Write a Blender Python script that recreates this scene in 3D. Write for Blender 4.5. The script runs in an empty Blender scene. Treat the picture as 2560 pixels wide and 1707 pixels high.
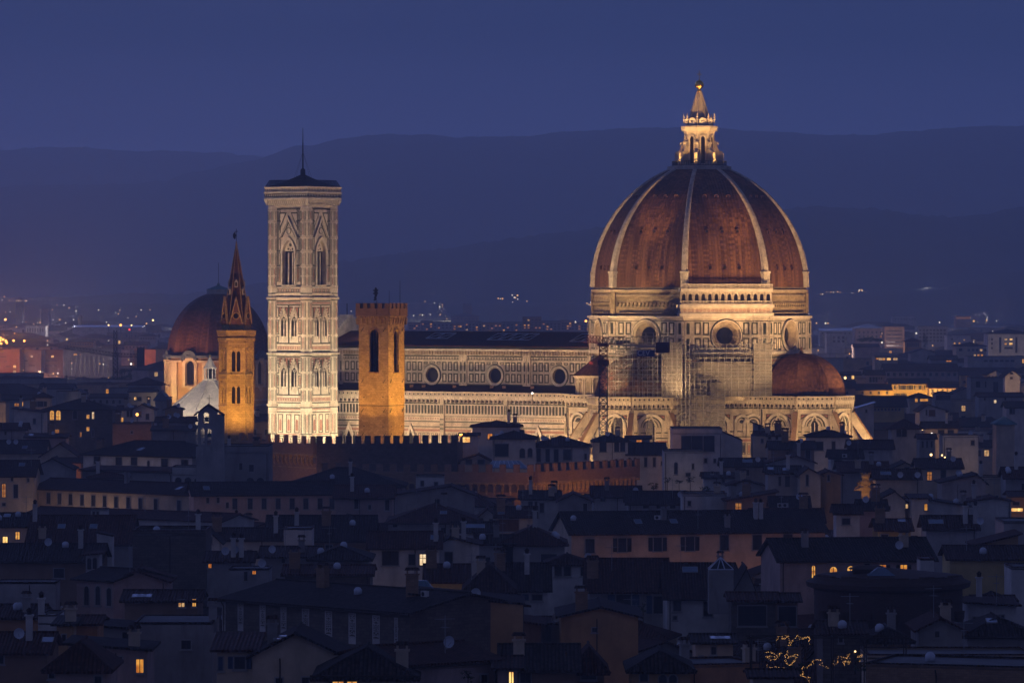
import bpy, math, random
from mathutils import Vector, Matrix
R = math.radians
rng = random.Random(11)
scene = bpy.context.scene

# ---------------------------------------------------------------- camera, sky, sun, exposure
F, H, YH, CX = 11750.0, 55.0, 725.0, 1280.0       # focal length in photo pixels, eye height, horizon row, centre column
def at(px, py, Y):
    return Vector(((px - CX) / F * Y, Y, H - (py - YH) / F * Y))
def proj(p):
    return (CX + p[0] / p[1] * F, YH + (H - p[2]) / p[1] * F)
cam = bpy.data.cameras.new('camera'); co = bpy.data.objects.new('camera', cam)
scene.collection.objects.link(co); scene.camera = co
co.location = (0, 0, H); co.rotation_euler = (R(90), 0, 0)
cam.sensor_width = 36.0; cam.lens = 36.0 * F / 2560.0
cam.shift_y = -(853.5 - YH) / 2560.0
cam.clip_start = 1.0; cam.clip_end = 60000.0

wd = bpy.data.worlds.new('World'); scene.world = wd; wd.use_nodes = True
nt = wd.node_tree; nt.nodes.clear()
def N(t, typ, **kw):
    n = t.nodes.new(typ)
    for k, v in kw.items():
        if hasattr(n, k): setattr(n, k, v)
    return n
out = N(nt, 'ShaderNodeOutputWorld'); bg = N(nt, 'ShaderNodeBackground')
tc = N(nt, 'ShaderNodeTexCoord'); sep = N(nt, 'ShaderNodeSeparateXYZ')
ramp = N(nt, 'ShaderNodeValToRGB')
nz = N(nt, 'ShaderNodeTexNoise'); mp = N(nt, 'ShaderNodeMapping')
mp.inputs['Scale'].default_value = (5, 5, 60); nz.inputs['Scale'].default_value = 1.0; nz.inputs['Detail'].default_value = 3
add = N(nt, 'ShaderNodeMath', operation='MULTIPLY_ADD')
nt.links.new(tc.outputs['Generated'], sep.inputs[0])
nt.links.new(tc.outputs['Generated'], mp.inputs[0]); nt.links.new(mp.outputs[0], nz.inputs['Vector'])
nt.links.new(nz.outputs['Fac'], add.inputs[0]); add.inputs[1].default_value = 0.022
nt.links.new(sep.outputs['Z'], add.inputs[2]); nt.links.new(add.outputs[0], ramp.inputs[0])
cr = ramp.color_ramp
cr.elements[0].position = 0.0;  cr.elements[0].color = (0.072, 0.086, 0.265, 1)
cr.elements[1].position = 1.0;  cr.elements[1].color = (0.017, 0.027, 0.085, 1)
for p, c in ((0.025, (0.043, 0.064, 0.205, 1)), (0.068, (0.010, 0.028, 0.098, 1)), (0.13, (0.062, 0.077, 0.205, 1)), (0.32, (0.062, 0.077, 0.205, 1)), (0.55, (0.024, 0.035, 0.102, 1))):
    e = cr.elements.new(p); e.color = c
# a little dusk pink low on the west side (to the left of the view)
px_ = N(nt, 'ShaderNodeVectorMath', operation='DOT_PRODUCT'); px_.inputs[1].default_value = (-0.55, 0.83, 0.0)
nt.links.new(tc.outputs['Generated'], px_.inputs[0])
mr = N(nt, 'ShaderNodeMapRange'); mr.inputs['From Min'].default_value = 0.80; mr.inputs['From Max'].default_value = 1.0
nt.links.new(px_.outputs['Value'], mr.inputs['Value'])
mr2 = N(nt, 'ShaderNodeMapRange'); mr2.inputs['From Min'].default_value = 0.10; mr2.inputs['From Max'].default_value = 0.0
nt.links.new(sep.outputs['Z'], mr2.inputs['Value'])
mul = N(nt, 'ShaderNodeMath', operation='MULTIPLY'); nt.links.new(mr.outputs[0], mul.inputs[0]); nt.links.new(mr2.outputs[0], mul.inputs[1])
mixp = N(nt, 'ShaderNodeMixRGB', blend_type='ADD'); mixp.inputs['Color2'].default_value = (0.012, 0.002, 0.0, 1)
nt.links.new(mul.outputs[0], mixp.inputs['Fac']); nt.links.new(ramp.outputs[0], mixp.inputs['Color1'])
# the afterglow: above the frame, the western half of the sky is still several times brighter than the eastern half
glow = N(nt, 'ShaderNodeMath', operation='MULTIPLY')
g1 = N(nt, 'ShaderNodeMapRange', interpolation_type='SMOOTHSTEP'); g1.inputs['From Min'].default_value = -0.1; g1.inputs['From Max'].default_value = 0.85; nt.links.new(px_.outputs['Value'], g1.inputs['Value'])
g2 = N(nt, 'ShaderNodeValToRGB'); g2.color_ramp.elements[0].position = 0.065; g2.color_ramp.elements[0].color = (0, 0, 0, 1); g2.color_ramp.elements[1].position = 0.7; g2.color_ramp.elements[1].color = (0, 0, 0, 1)
for p, c in ((0.14, 1.0), (0.32, 0.8)):
    e = g2.color_ramp.elements.new(p); e.color = (c, c, c, 1)
nt.links.new(sep.outputs['Z'], g2.inputs[0]); nt.links.new(g1.outputs[0], glow.inputs[0]); nt.links.new(g2.outputs[0], glow.inputs[1])
mixg = N(nt, 'ShaderNodeMixRGB', blend_type='ADD'); mixg.inputs['Color2'].default_value = (0.128, 0.182, 0.580, 1)
nt.links.new(glow.outputs[0], mixg.inputs['Fac']); nt.links.new(mixp.outputs[0], mixg.inputs['Color1'])
nt.links.new(mixg.outputs[0], bg.inputs['Color']); bg.inputs['Strength'].default_value = 1.0
nt.links.new(bg.outputs[0], out.inputs['Surface'])

sun = bpy.data.lights.new('sun', 'SUN'); so = bpy.data.objects.new('sun', sun); scene.collection.objects.link(so)
sun.energy = 0.02; sun.angle = R(25); sun.color = (0.75, 0.8, 1.0)      # the sun is down: only the last afterglow, high behind the eye
so.rotation_euler = (R(48), 0, R(-35))

vs = scene.view_settings
vs.view_transform = 'Standard'; vs.look = 'None'; vs.gamma = 1.0; vs.use_curve_mapping = False; vs.exposure = 0.0
scene.cycles.use_denoising = True; scene.cycles.denoising_input_passes = 'RGB_ALBEDO_NORMAL'; scene.cycles.denoising_prefilter = 'ACCURATE'
scene.cycles.sample_clamp_indirect = 1.5
scene.cycles.max_bounces = 5; scene.cycles.diffuse_bounces = 2; scene.cycles.glossy_bounces = 2
scene.cycles.volume_bounces = 2; scene.cycles.transparent_max_bounces = 8

# ---------------------------------------------------------------- mesh helpers
Z = Vector((0, 0, 1))
class MB:
    """collects faces (each with its own corners unless given as a grid) and links them as ONE mesh object"""
    def __init__(s): s.v = []; s.f = []; s.m = []; s.sm = []
    def face(s, pts, m=0):
        i = len(s.v); s.v += [tuple(p) for p in pts]; s.f.append(tuple(range(i, i + len(pts)))); s.m.append(m); s.sm.append(False)
    def grid(s, rows, m=0, close=False, smooth=False):
        i = len(s.v); n = len(rows[0])
        for r in rows: s.v += [tuple(p) for p in r]
        for a in range(len(rows) - 1):
            for b in range(n if close else n - 1):
                c = (b + 1) % n
                s.f.append((i + a * n + b, i + a * n + c, i + (a + 1) * n + c, i + (a + 1) * n + b)); s.m.append(m); s.sm.append(smooth)
    def hexa(s, a, b, m=0, caps=True):
        """a, b: two polygons with the same number of corners, joined"""
        n = len(a); i = len(s.v); s.v += [tuple(p) for p in a] + [tuple(p) for p in b]
        for k in range(n):
            l = (k + 1) % n
            s.f.append((i + k, i + l, i + n + l, i + n + k)); s.m.append(m); s.sm.append(False)
        if caps:
            s.f.append(tuple(range(i + n - 1, i - 1, -1))); s.m.append(m); s.sm.append(False)
            s.f.append(tuple(range(i + n, i + 2 * n))); s.m.append(m); s.sm.append(False)
    def box(s, x0, x1, y0, y1, z0, z1, m=0):
        s.hexa([(x0, y0, z0), (x1, y0, z0), (x1, y1, z0), (x0, y1, z0)], [(x0, y0, z1), (x1, y0, z1), (x1, y1, z1), (x0, y1, z1)], m)
    def slab(s, poly, t, m=0):
        s.hexa([(p[0], p[1], p[2] - t) for p in poly], poly, m)
    def lathe(s, prof, n=16, m=0, c=(0, 0, 0), smooth=True, a0=0.0, a1=2 * math.pi):
        full = abs(a1 - a0 - 2 * math.pi) < 1e-6
        k = n if full else n + 1
        rows = [[(c[0] + r * math.cos(a0 + (a1 - a0) * j / n), c[1] + r * math.sin(a0 + (a1 - a0) * j / n), c[2] + z) for j in range(k)] for r, z in prof]
        s.grid(rows, m, close=full, smooth=smooth)
    def tube(s, p, q, r, m=0, n=4, r2=None):
        p, q = Vector(p), Vector(q); d = (q - p)
        if d.length < 1e-6: return
        d.normalize(); a = d.orthogonal().normalized(); b = d.cross(a); r2 = r if r2 is None else r2
        ring = lambda c, rr: [c + a * rr * math.cos(2 * math.pi * (j + .5) / n) + b * rr * math.sin(2 * math.pi * (j + .5) / n) for j in range(n)]
        s.hexa(ring(p, r), ring(q, r2), m)
    def prism(s, poly, z0, z1, m=0):
        s.hexa([(x, y, z0) for x, y in poly], [(x, y, z1) for x, y in poly], m)
    def mesh(s, name, mats):
        me = bpy.data.meshes.new(name); me.from_pydata(s.v, [], s.f)
        for k in mats: me.materials.append(MAT[k])
        me.polygons.foreach_set('material_index', s.m); me.polygons.foreach_set('use_smooth', s.sm)
        uv = me.uv_layers.new(name='UVMap'); co = [0.0] * (2 * len(me.loops)); j = 0
        for f in s.f:
            a = s.v[f[0]]; nx = ny = nz_ = 0.0
            for k in range(len(f)):                       # newell normal
                p, q = s.v[f[k]], s.v[f[(k + 1) % len(f)]]
                nx += (p[1] - q[1]) * (p[2] + q[2]); ny += (p[2] - q[2]) * (p[0] + q[0]); nz_ += (p[0] - q[0]) * (p[1] + q[1])
            h = math.hypot(nx, ny); l = math.sqrt(h * h + nz_ * nz_) or 1.0
            if h / l < 0.02: ux, uy, wx, wy, wz = 1.0, 0.0, 0.0, 1.0, 0.0
            else:
                ux, uy = -ny / h, nx / h
                wx, wy, wz = -nz_ / l * nx / h, -nz_ / l * ny / h, h / l
            for k in f:
                p = s.v[k]; co[j] = p[0] * ux + p[1] * uy; co[j + 1] = p[0] * wx + p[1] * wy + p[2] * wz; j += 2
        uv.data.foreach_set('uv', co); me.update(); return me
    def obj(s, name, mats, parent=None, loc=None):
        o = bpy.data.objects.new(name, s.mesh(name, mats)); scene.collection.objects.link(o)
        if parent is not None: o.parent = parent
        if loc is not None: o.location = loc
        return o

class Fac:
    """a wall plane: u along the wall, v up, o outwards"""
    def __init__(s, mb, O, U, Nn): s.mb, s.O, s.U, s.N = mb, Vector(O), Vector(U).normalized(), Vector(Nn).normalized()
    def p(s, u, v, o=0.0): return s.O + s.U * u + Z * v + s.N * o
    def rect(s, u0, u1, v0, v1, o0, o1, m):
        a = [s.p(u0, v0, o0), s.p(u1, v0, o0), s.p(u1, v1, o0), s.p(u0, v1, o0)]
        b = [s.p(u0, v0, o1), s.p(u1, v0, o1), s.p(u1, v1, o1), s.p(u0, v1, o1)]
        s.mb.hexa(a, b, m, caps=False); s.mb.face(b, m)
    def quad(s, u0, u1, v0, v1, o, m): s.mb.face([s.p(u0, v0, o), s.p(u1, v0, o), s.p(u1, v1, o), s.p(u0, v1, o)], m)
    def poly(s, pts, o0, o1, m):
        b = [s.p(u, v, o1) for u, v in pts]; s.mb.hexa([s.p(u, v, o0) for u, v in pts], b, m, caps=False); s.mb.face(b, m)
    def frame(s, u0, u1, v0, v1, w, o1, m, o0=0.0):
        s.rect(u0, u1, v1 - w, v1, o0, o1, m); s.rect(u0, u1, v0, v0 + w, o0, o1, m)
        s.rect(u0, u0 + w, v0 + w, v1 - w, o0, o1, m); s.rect(u1 - w, u1, v0 + w, v1 - w, o0, o1, m)
    def ring(s, cu, cv, r0, r1, o0, o1, m, n=28, a0=0.0, a1=2 * math.pi, o1b=None):
        o1b = o1 if o1b is None else o1b                    # o1 at the outer rim, o1b at the inner rim
        A = [a0 + (a1 - a0) * k / n for k in range(n + 1)]
        P = lambda r, a, o: s.p(cu + r * math.cos(a), cv + r * math.sin(a), o)
        s.mb.grid([[P(r1, a, o0) for a in A], [P(r1, a, o1) for a in A], [P(r0, a, o1b) for a in A], [P(r0, a, o0) for a in A]], m)
    def disc(s, cu, cv, r, o, m, n=28): s.mb.face([s.p(cu + r * math.cos(2 * math.pi * k / n), cv + r * math.sin(2 * math.pi * k / n), o) for k in range(n)], m)
    @staticmethod
    def arc(cu, w, vs_, pointed=False, n=10):
        """left spring .. right spring"""
        if not pointed: return [(cu - w / 2 * math.cos(math.pi * k / n), vs_ + w / 2 * math.sin(math.pi * k / n)) for k in range(n + 1)]
        h = n // 2; L = [(cu + w / 2 - w * math.cos(R(60) * k / h), vs_ + w * math.sin(R(60) * k / h)) for k in range(h + 1)]
        return L + [(2 * cu - u, v) for u, v in reversed(L[:-1])]
    def arch_wall(s, u0, u1, v0, v1, cu, w, vb, vs_, d, m, mr_, pointed=False):
        """a wall panel with one arched opening whose sides run d deep"""
        A = s.arc(cu, w, vs_, pointed); l, r = cu - w / 2, cu + w / 2
        if l > u0: s.quad(u0, l, v0, v1, 0, m)
        if u1 > r: s.quad(r, u1, v0, v1, 0, m)
        if vb > v0: s.quad(l, r, v0, vb, 0, m)
        for (a, b), (c, e) in zip(A, A[1:]): s.mb.face([s.p(a, b), s.p(c, e), s.p(c, v1), s.p(a, v1)], m)
        O = [(l, vb)] + A + [(r, vb)]
        s.mb.grid([[s.p(u, v, 0) for u, v in O + O[:1]], [s.p(u, v, -d) for u, v in O + O[:1]]], mr_)
        return O
    def hole_wall(s, u0, u1, v0, v1, cu, cv, r, m, n=32):
        ang = sorted([2 * math.pi * k / n for k in range(n)] + [math.atan2(v - cv, u - cu) % (2 * math.pi) for u in (u0, u1) for v in (v0, v1)])
        def edge(a):
            c, q = math.cos(a), math.sin(a); t = 1e9
            if c > 1e-9: t = min(t, (u1 - cu) / c)
            if c < -1e-9: t = min(t, (u0 - cu) / c)
            if q > 1e-9: t = min(t, (v1 - cv) / q)
            if q < -1e-9: t = min(t, (v0 - cv) / q)
            return s.p(cu + c * t, cv + q * t)
        ang.append(ang[0])
        s.mb.grid([[s.p(cu + r * math.cos(a), cv + r * math.sin(a)) for a in ang], [edge(a) for a in ang]], m)

def thing(name, label, cat, loc=(0, 0, 0), rz=0.0, group=None):
    o = bpy.data.objects.new(name, None); scene.collection.objects.link(o); o.empty_display_size = 2
    o.location = loc; o.rotation_euler = (0, 0, rz); tag(o, label, cat, group); return o
def tag(o, label, cat, group=None, kind=None):
    if label: o['label'] = label
    if cat: o['category'] = cat
    if group: o['group'] = group
    if kind: o['kind'] = kind
    return o
def dup(o, parent=None):
    c = o.copy(); scene.collection.objects.link(c)
    if parent is not None: c.parent = parent
    for ch in list(o.children): dup(ch, c)
    return c
def flood(loc, target, power, col=(1.0, 0.80, 0.52), cone=60, blend=0.7, size=0.4):
    l = bpy.data.lights.new('floodlight', 'SPOT'); o = bpy.data.objects.new('floodlight', l); scene.collection.objects.link(o)
    o.location = loc; d = Vector(target) - Vector(loc); o.rotation_euler = d.to_track_quat('-Z', 'Y').to_euler()
    l.energy = power; l.color = col; l.spot_size = R(cone); l.spot_blend = blend; l.shadow_soft_size = size
    return o
def bulb_or_fill_light(loc, power, col, size=0.3):
    l = bpy.data.lights.new('lamp_or_fill_light', 'POINT'); o = bpy.data.objects.new('lamp_or_fill_light', l); scene.collection.objects.link(o)
    o.location = loc; l.energy = power; l.color = col; l.shadow_soft_size = size; return o

# ---------------------------------------------------------------- materials
MAT = {}
def newmat(k):
    m = bpy.data.materials.new(k); m.use_nodes = True; MAT[k] = m
    t = m.node_tree; return m, t, t.nodes['Principled BSDF']
def noise(t, src, scale, detail=4.0, rough=0.6):
    n = N(t, 'ShaderNodeTexNoise'); n.inputs['Scale'].default_value = scale; n.inputs['Detail'].default_value = detail; n.inputs['Roughness'].default_value = rough
    t.links.new(src, n.inputs['Vector']); return n
def mixc(t, a, b, fac, mode='MIX'):
    x = N(t, 'ShaderNodeMixRGB', blend_type=mode)
    for s_, k in ((fac, 'Fac'), (a, 'Color1'), (b, 'Color2')):
        if isinstance(s_, (int, float)): x.inputs[k].default_value = s_
        elif isinstance(s_, tuple): x.inputs[k].default_value = (*s_, 1)
        else: t.links.new(s_, x.inputs[k])
    return x.outputs[0]
def ramp2(t, src, lo, hi):
    r_ = N(t, 'ShaderNodeMapRange'); r_.inputs['From Min'].default_value = lo; r_.inputs['From Max'].default_value = hi
    t.links.new(src, r_.inputs['Value']); return r_.outputs[0]
def dim(c, f): return tuple(x * f for x in c)
def m_plain(k, c, var=0.35, scale=0.5, rough=0.85, metal=0.0, stain=0.0, streak=False, spec=0.08):
    """one colour, worn: broad patches, fine grain and (stain) darker weathered blotches with shapes of their own"""
    m, t, b = newmat(k); tcn = N(t, 'ShaderNodeTexCoord'); g = N(t, 'ShaderNodeNewGeometry')
    n1 = noise(t, g.outputs['Position'], scale); n2 = noise(t, g.outputs['Position'], scale * 9, 3)
    col = mixc(t, dim(c, 1 - var), dim(c, 1 + var * 0.6), ramp2(t, n1.outputs['Fac'], 0.3, 0.7))
    col = mixc(t, col, dim(c, 0.7), mixc(t, (0, 0, 0), (var, var, var), ramp2(t, n2.outputs['Fac'], 0.45, 0.75)))
    if stain:
        mpn = N(t, 'ShaderNodeMapping'); mpn.inputs['Scale'].default_value = (1, 1, 0.22 if streak else 1)
        t.links.new(g.outputs['Position'], mpn.inputs[0]); n3 = noise(t, mpn.outputs[0], scale * 2.1, 5, 0.65)
        col = mixc(t, col, dim(c, 0.45), mixc(t, (0, 0, 0), (stain, stain, stain), ramp2(t, n3.outputs['Fac'], 0.52, 0.72)))
    t.links.new(col, b.inputs['Base Color']); b.inputs['Roughness'].default_value = rough; b.inputs['Metallic'].default_value = metal
    b.inputs['Specular IOR Level'].default_value = spec
    bp = N(t, 'ShaderNodeBump'); bp.inputs['Strength'].default_value = 0.25; bp.inputs['Distance'].default_value = 0.05
    t.links.new(n2.outputs['Fac'], bp.inputs['Height']); t.links.new(bp.outputs[0], b.inputs['Normal']); return m
def m_brick(k, c1, c2, mortar, w, h, scale=1.0, stain=0.4):
    m, t, b = newmat(k); u = N(t, 'ShaderNodeUVMap'); br = N(t, 'ShaderNodeTexBrick'); g = N(t, 'ShaderNodeNewGeometry')
    t.links.new(u.outputs[0], br.inputs['Vector'])
    br.inputs['Scale'].default_value = scale; br.inputs['Brick Width'].default_value = w; br.inputs['Row Height'].default_value = h
    br.inputs['Mortar Size'].default_value = 0.018; br.inputs['Bias'].default_value = 0.0
    br.inputs['Color1'].default_value = (*c1, 1); br.inputs['Color2'].default_value = (*c2, 1); br.inputs['Mortar'].default_value = (*mortar, 1)
    n1 = noise(t, g.outputs['Position'], 0.45, 5); n2 = noise(t, g.outputs['Position'], 2.6, 4, 0.7)
    col = mixc(t, br.outputs['Color'], dim(c1, 0.5), mixc(t, (0, 0, 0), (stain,) * 3, ramp2(t, n1.outputs['Fac'], 0.45, 0.75)))
    col = mixc(t, col, dim(c2, 1.5), mixc(t, (0, 0, 0), (stain,) * 3, ramp2(t, n2.outputs['Fac'], 0.5, 0.85)))
    t.links.new(col, b.inputs['Base Color']); b.inputs['Roughness'].default_value = 0.9; b.inputs['Specular IOR Level'].default_value = 0.2
    bp = N(t, 'ShaderNodeBump'); bp.inputs['Strength'].default_value = 0.5; bp.inputs['Distance'].default_value = 0.08
    t.links.new(n2.outputs['Fac'], bp.inputs['Height']); t.links.new(bp.outputs[0], b.inputs['Normal']); return m
def m_tile(k, c, pitch=0.28, var=0.45, spec=0.3, bump=0.9, row=0.42, rough=0.75, gully_shade=0.75):
    """pantiles: rounded rows running down the slope (UV u along the eave), each tile a little different"""
    m, t, b = newmat(k); u = N(t, 'ShaderNodeUVMap'); g = N(t, 'ShaderNodeNewGeometry')
    wv = N(t, 'ShaderNodeTexWave', wave_type='BANDS', bands_direction='X', wave_profile='SIN')
    wv.inputs['Scale'].default_value = 0.314 / pitch; wv.inputs['Distortion'].default_value = 0.3; wv.inputs['Detail'].default_value = 1
    t.links.new(u.outputs[0], wv.inputs['Vector'])
    br = N(t, 'ShaderNodeTexBrick'); br.offset = 0.0
    br.inputs['Scale'].default_value = 1.0; br.inputs['Brick Width'].default_value = pitch; br.inputs['Row Height'].default_value = row
    br.inputs['Mortar Size'].default_value = 0.012
    br.inputs['Color1'].default_value = (*dim(c, 1 - var), 1); br.inputs['Color2'].default_value = (*dim(c, 1 + var), 1); br.inputs['Mortar'].default_value = (*dim(c, 0.35), 1)
    t.links.new(u.outputs[0], br.inputs['Vector'])
    n1 = noise(t, g.outputs['Position'], 0.22, 5); n2 = noise(t, g.outputs['Position'], 3.0, 3)
    col = mixc(t, br.outputs['Color'], dim(c, 0.5), mixc(t, (0, 0, 0), (0.6,) * 3, ramp2(t, n1.outputs['Fac'], 0.42, 0.72)))
    col = mixc(t, col, (c[0] * 1.3, c[1] * 1.5, c[2] * 1.7), mixc(t, (0, 0, 0), (0.35,) * 3, ramp2(t, n2.outputs['Fac'], 0.55, 0.8)))
    col = mixc(t, col, dim(c, 0.3), mixc(t, (gully_shade,) * 3, (0, 0, 0), ramp2(t, wv.outputs['Fac'], 0.1, 0.6)))     # shade of the gullies between the tile rows, put into the colour
    t.links.new(col, b.inputs['Base Color']); b.inputs['Roughness'].default_value = rough; b.inputs['Specular IOR Level'].default_value = spec
    bp = N(t, 'ShaderNodeBump'); bp.inputs['Strength'].default_value = bump; bp.inputs['Distance'].default_value = 0.12
    t.links.new(wv.outputs['Fac'], bp.inputs['Height']); t.links.new(bp.outputs[0], b.inputs['Normal']); return m
def m_emit(k, c, s, patch=0.0, scale=3.0):
    m, t, b = newmat(k); t.nodes.remove(b); e = N(t, 'ShaderNodeEmission'); o = t.nodes['Material Output']
    t.links.new(e.outputs[0], o.inputs['Surface']); e.inputs['Strength'].default_value = s; e.inputs['Color'].default_value = (*c, 1)
    if patch:                                              # a lit room behind glass: furniture, curtains, darker corners
        g = N(t, 'ShaderNodeNewGeometry'); n1 = noise(t, g.outputs['Position'], scale, 2, 0.5)
        t.links.new(mixc(t, (c[0], c[1], c[2]), (c[0] * 0.45, c[1] * 0.22, c[2] * 0.1), ramp2(t, n1.outputs['Fac'], 0.5 - patch * 0.2, 0.75)), e.inputs['Color'])
    m.cycles.emission_sampling = 'NONE'; return m
m_plain('marble', (0.64, 0.54, 0.42), 0.40, 0.45, 0.6, stain=0.65, streak=True)
m_plain('marble_light', (0.72, 0.63, 0.51), 0.26, 0.6, 0.6, stain=0.42, streak=True)
m_plain('marble_green', (0.040, 0.052, 0.042), 0.3, 0.8, 0.6)
m_plain('marble_pink', (0.40, 0.17, 0.125), 0.3, 0.8, 0.65, stain=0.3)
m_plain('marble_worn', (0.42, 0.33, 0.23), 0.4, 0.5, 0.85, stain=0.6)
m_plain('void', (0.012, 0.011, 0.012), 0.1, 1, 0.6)
m_brick('rough_stone', (0.25, 0.185, 0.105), (0.42, 0.32, 0.19), (0.12, 0.09, 0.06), 1.2, 0.5, stain=0.75)
m_brick('gold_stone', (0.34, 0.22, 0.095), (0.54, 0.37, 0.17), (0.20, 0.13, 0.06), 0.8, 0.36, stain=0.6)
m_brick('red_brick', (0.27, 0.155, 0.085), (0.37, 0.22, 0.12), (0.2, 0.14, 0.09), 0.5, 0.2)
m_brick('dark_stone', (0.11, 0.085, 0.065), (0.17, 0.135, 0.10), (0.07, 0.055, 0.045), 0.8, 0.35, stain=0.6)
m_tile('dome_tile', (0.188, 0.090, 0.046), 0.8, 0.5, 0.05, 0.4, 0.8, gully_shade=0.15)
m_tile('small_dome_tile', (0.155, 0.071, 0.042), 0.8, 0.5, 0.05, 0.4, 0.75, gully_shade=0.15)
m_tile('roof_tile', (0.080, 0.043, 0.030), 0.34, 0.5, 0.04)
m_tile('roof_tile_old', (0.060, 0.042, 0.033), 0.34, 0.55, 0.04)
m_tile('roof_tile_red', (0.105, 0.044, 0.027), 0.34, 0.5, 0.04)
m_plain('rib_stone', (0.62, 0.54, 0.43), 0.35, 0.8, 0.8, stain=0.5)
m_plain('gold', (0.9, 0.6, 0.15), 0.1, 1, 0.28, 1.0, spec=0.5)
m_plain('lead', (0.13, 0.15, 0.17), 0.3, 0.6, 0.6, 0.2)
m_plain('copper', (0.12, 0.24, 0.24), 0.3, 0.6, 0.7)
for k, c in (('white_plaster', (0.68, 0.62, 0.54)), ('grey_plaster', (0.44, 0.40, 0.36)), ('cream_plaster', (0.64, 0.49, 0.33)), ('ochre_plaster', (0.52, 0.31, 0.14)),
             ('orange_plaster', (0.55, 0.27, 0.12)), ('pink_plaster', (0.52, 0.36, 0.29)), ('yellow_plaster', (0.60, 0.43, 0.17)), ('old_plaster', (0.36, 0.32, 0.28)), ('brown_plaster', (0.30, 0.19, 0.12))):
    m_plain(k, dim(c, .92), 0.28, 0.3, 0.9, stain=0.7 if k in ('old_plaster', 'grey_plaster') else 0.5, streak=True)
m_brick('brown_dark', (0.075, 0.042, 0.030), (0.10, 0.058, 0.04), (0.05, 0.035, 0.03), 0.5, 0.2)
m_plain('trim_stone', (0.34, 0.31, 0.27), 0.2, 0.8, 0.9)
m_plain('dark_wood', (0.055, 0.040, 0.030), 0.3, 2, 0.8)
m_plain('green_shutter', (0.035, 0.050, 0.040), 0.3, 2, 0.7)
m_plain('blue_shutter', (0.06, 0.09, 0.15), 0.3, 2, 0.7)
m_plain('brown_shutter', (0.16, 0.07, 0.035), 0.3, 2, 0.7)
m_plain('window_glass', (0.018, 0.020, 0.026), 0.1, 1, 0.12, spec=0.5)
m_plain('roof_glass', (0.16, 0.22, 0.28), 0.2, 0.8, 0.25, spec=0.6)
m_plain('white_metal', (0.62, 0.64, 0.68), 0.15, 1, 0.5)
m_plain('grey_metal', (0.30, 0.29, 0.27), 0.2, 1, 0.6, 0.0)
m_plain('black_iron', (0.016, 0.016, 0.018), 0.2, 1, 0.7)
m_plain('crane_red', (0.11, 0.014, 0.016), 0.2, 1, 0.6)
m_plain('crane_blue', (0.040, 0.048, 0.095), 0.2, 1, 0.6)
m_plain('sign_blue', (0.015, 0.025, 0.16), 0.1, 1, 0.5)
m_plain('sign_white', (0.75, 0.75, 0.75), 0.05, 1, 0.5)
m_plain('concrete', (0.20, 0.19, 0.18), 0.25, 0.25, 0.9, stain=0.4)
m_plain('leaf', (0.045, 0.075, 0.028), 0.5, 1.2, 0.8)
m_plain('leaf_dark', (0.030, 0.050, 0.024), 0.5, 1.2, 0.8)
m_plain('bark', (0.09, 0.065, 0.045), 0.3, 2, 0.9)
m_plain('hill_woods', (0.030, 0.040, 0.024), 0.6, 0.012, 0.95)
m_plain('ground_dark', (0.055, 0.05, 0.045), 0.4, 0.05, 0.95)
m_emit('lit_warm', (1.0, 0.50, 0.11), 0.95, 0.8, 1.6)
m_emit('lit_soft', (1.0, 0.66, 0.30), 0.75, 0.9, 2.2)
m_emit('lit_amber', (1.0, 0.44, 0.07), 0.85, 0.9, 1.3)
m_emit('lit_pale', (1.0, 0.76, 0.46), 1.2, 0.7, 1.9)
m_emit('lit_bright', (1.0, 0.62, 0.20), 1.7, 0.5, 1.2)
m_emit('lit_dim', (1.0, 0.42, 0.10), 0.42, 0.9, 1.8)
m_emit('lit_orange', (1.0, 0.36, 0.05), 0.8, 0.7, 2.0)
m_emit('lamp_warm', (1.0, 0.62, 0.25), 4.0)
m_emit('lamp_orange', (1.0, 0.40, 0.08), 5.0)
m_emit('lamp_white', (1.0, 0.90, 0.74), 3.5)
m_emit('lamp_green', (0.1, 1.0, 0.45), 3.0)
m_emit('lamp_red', (1.0, 0.06, 0.05), 2.0)
m_emit('far_warm', (1.0, 0.50, 0.16), 1.5)
m_emit('far_white', (1.0, 0.85, 0.65), 1.5)
m_emit('fairy', (1.0, 0.50, 0.15), 2.3)
def m_net(k, c, cell, wire, hole):
    """scaffold netting / wire mesh: woven strands with real gaps between them"""
    m, t, b = newmat(k); u = N(t, 'ShaderNodeUVMap'); br = N(t, 'ShaderNodeTexBrick'); br.offset = 0.0; t.links.new(u.outputs[0], br.inputs['Vector'])
    br.inputs['Scale'].default_value = 1.0; br.inputs['Brick Width'].default_value = cell; br.inputs['Row Height'].default_value = cell; br.inputs['Mortar Size'].default_value = wire
    g = N(t, 'ShaderNodeNewGeometry'); n1 = noise(t, g.outputs['Position'], 0.5, 4)
    tr = N(t, 'ShaderNodeBsdfTransparent'); mx = N(t, 'ShaderNodeMixShader'); o = t.nodes['Material Output']
    b.inputs['Base Color'].default_value = (*c, 1); b.inputs['Roughness'].default_value = 0.9
    sm = N(t, 'ShaderNodeMath', operation='MAXIMUM'); t.links.new(br.outputs['Fac'], sm.inputs[0]); sm.inputs[1].default_value = hole
    t.links.new(sm.outputs[0], mx.inputs[0]); t.links.new(tr.outputs[0], mx.inputs[1]); t.links.new(b.outputs[0], mx.inputs[2]); t.links.new(mx.outputs[0], o.inputs['Surface']); return m
m_net('scaffold_net', (0.155, 0.14, 0.125), 1.0, 0.05, 0.66)
m_net('wire_screen', (0.02, 0.02, 0.025), 0.6, 0.05, 0.3)

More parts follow.
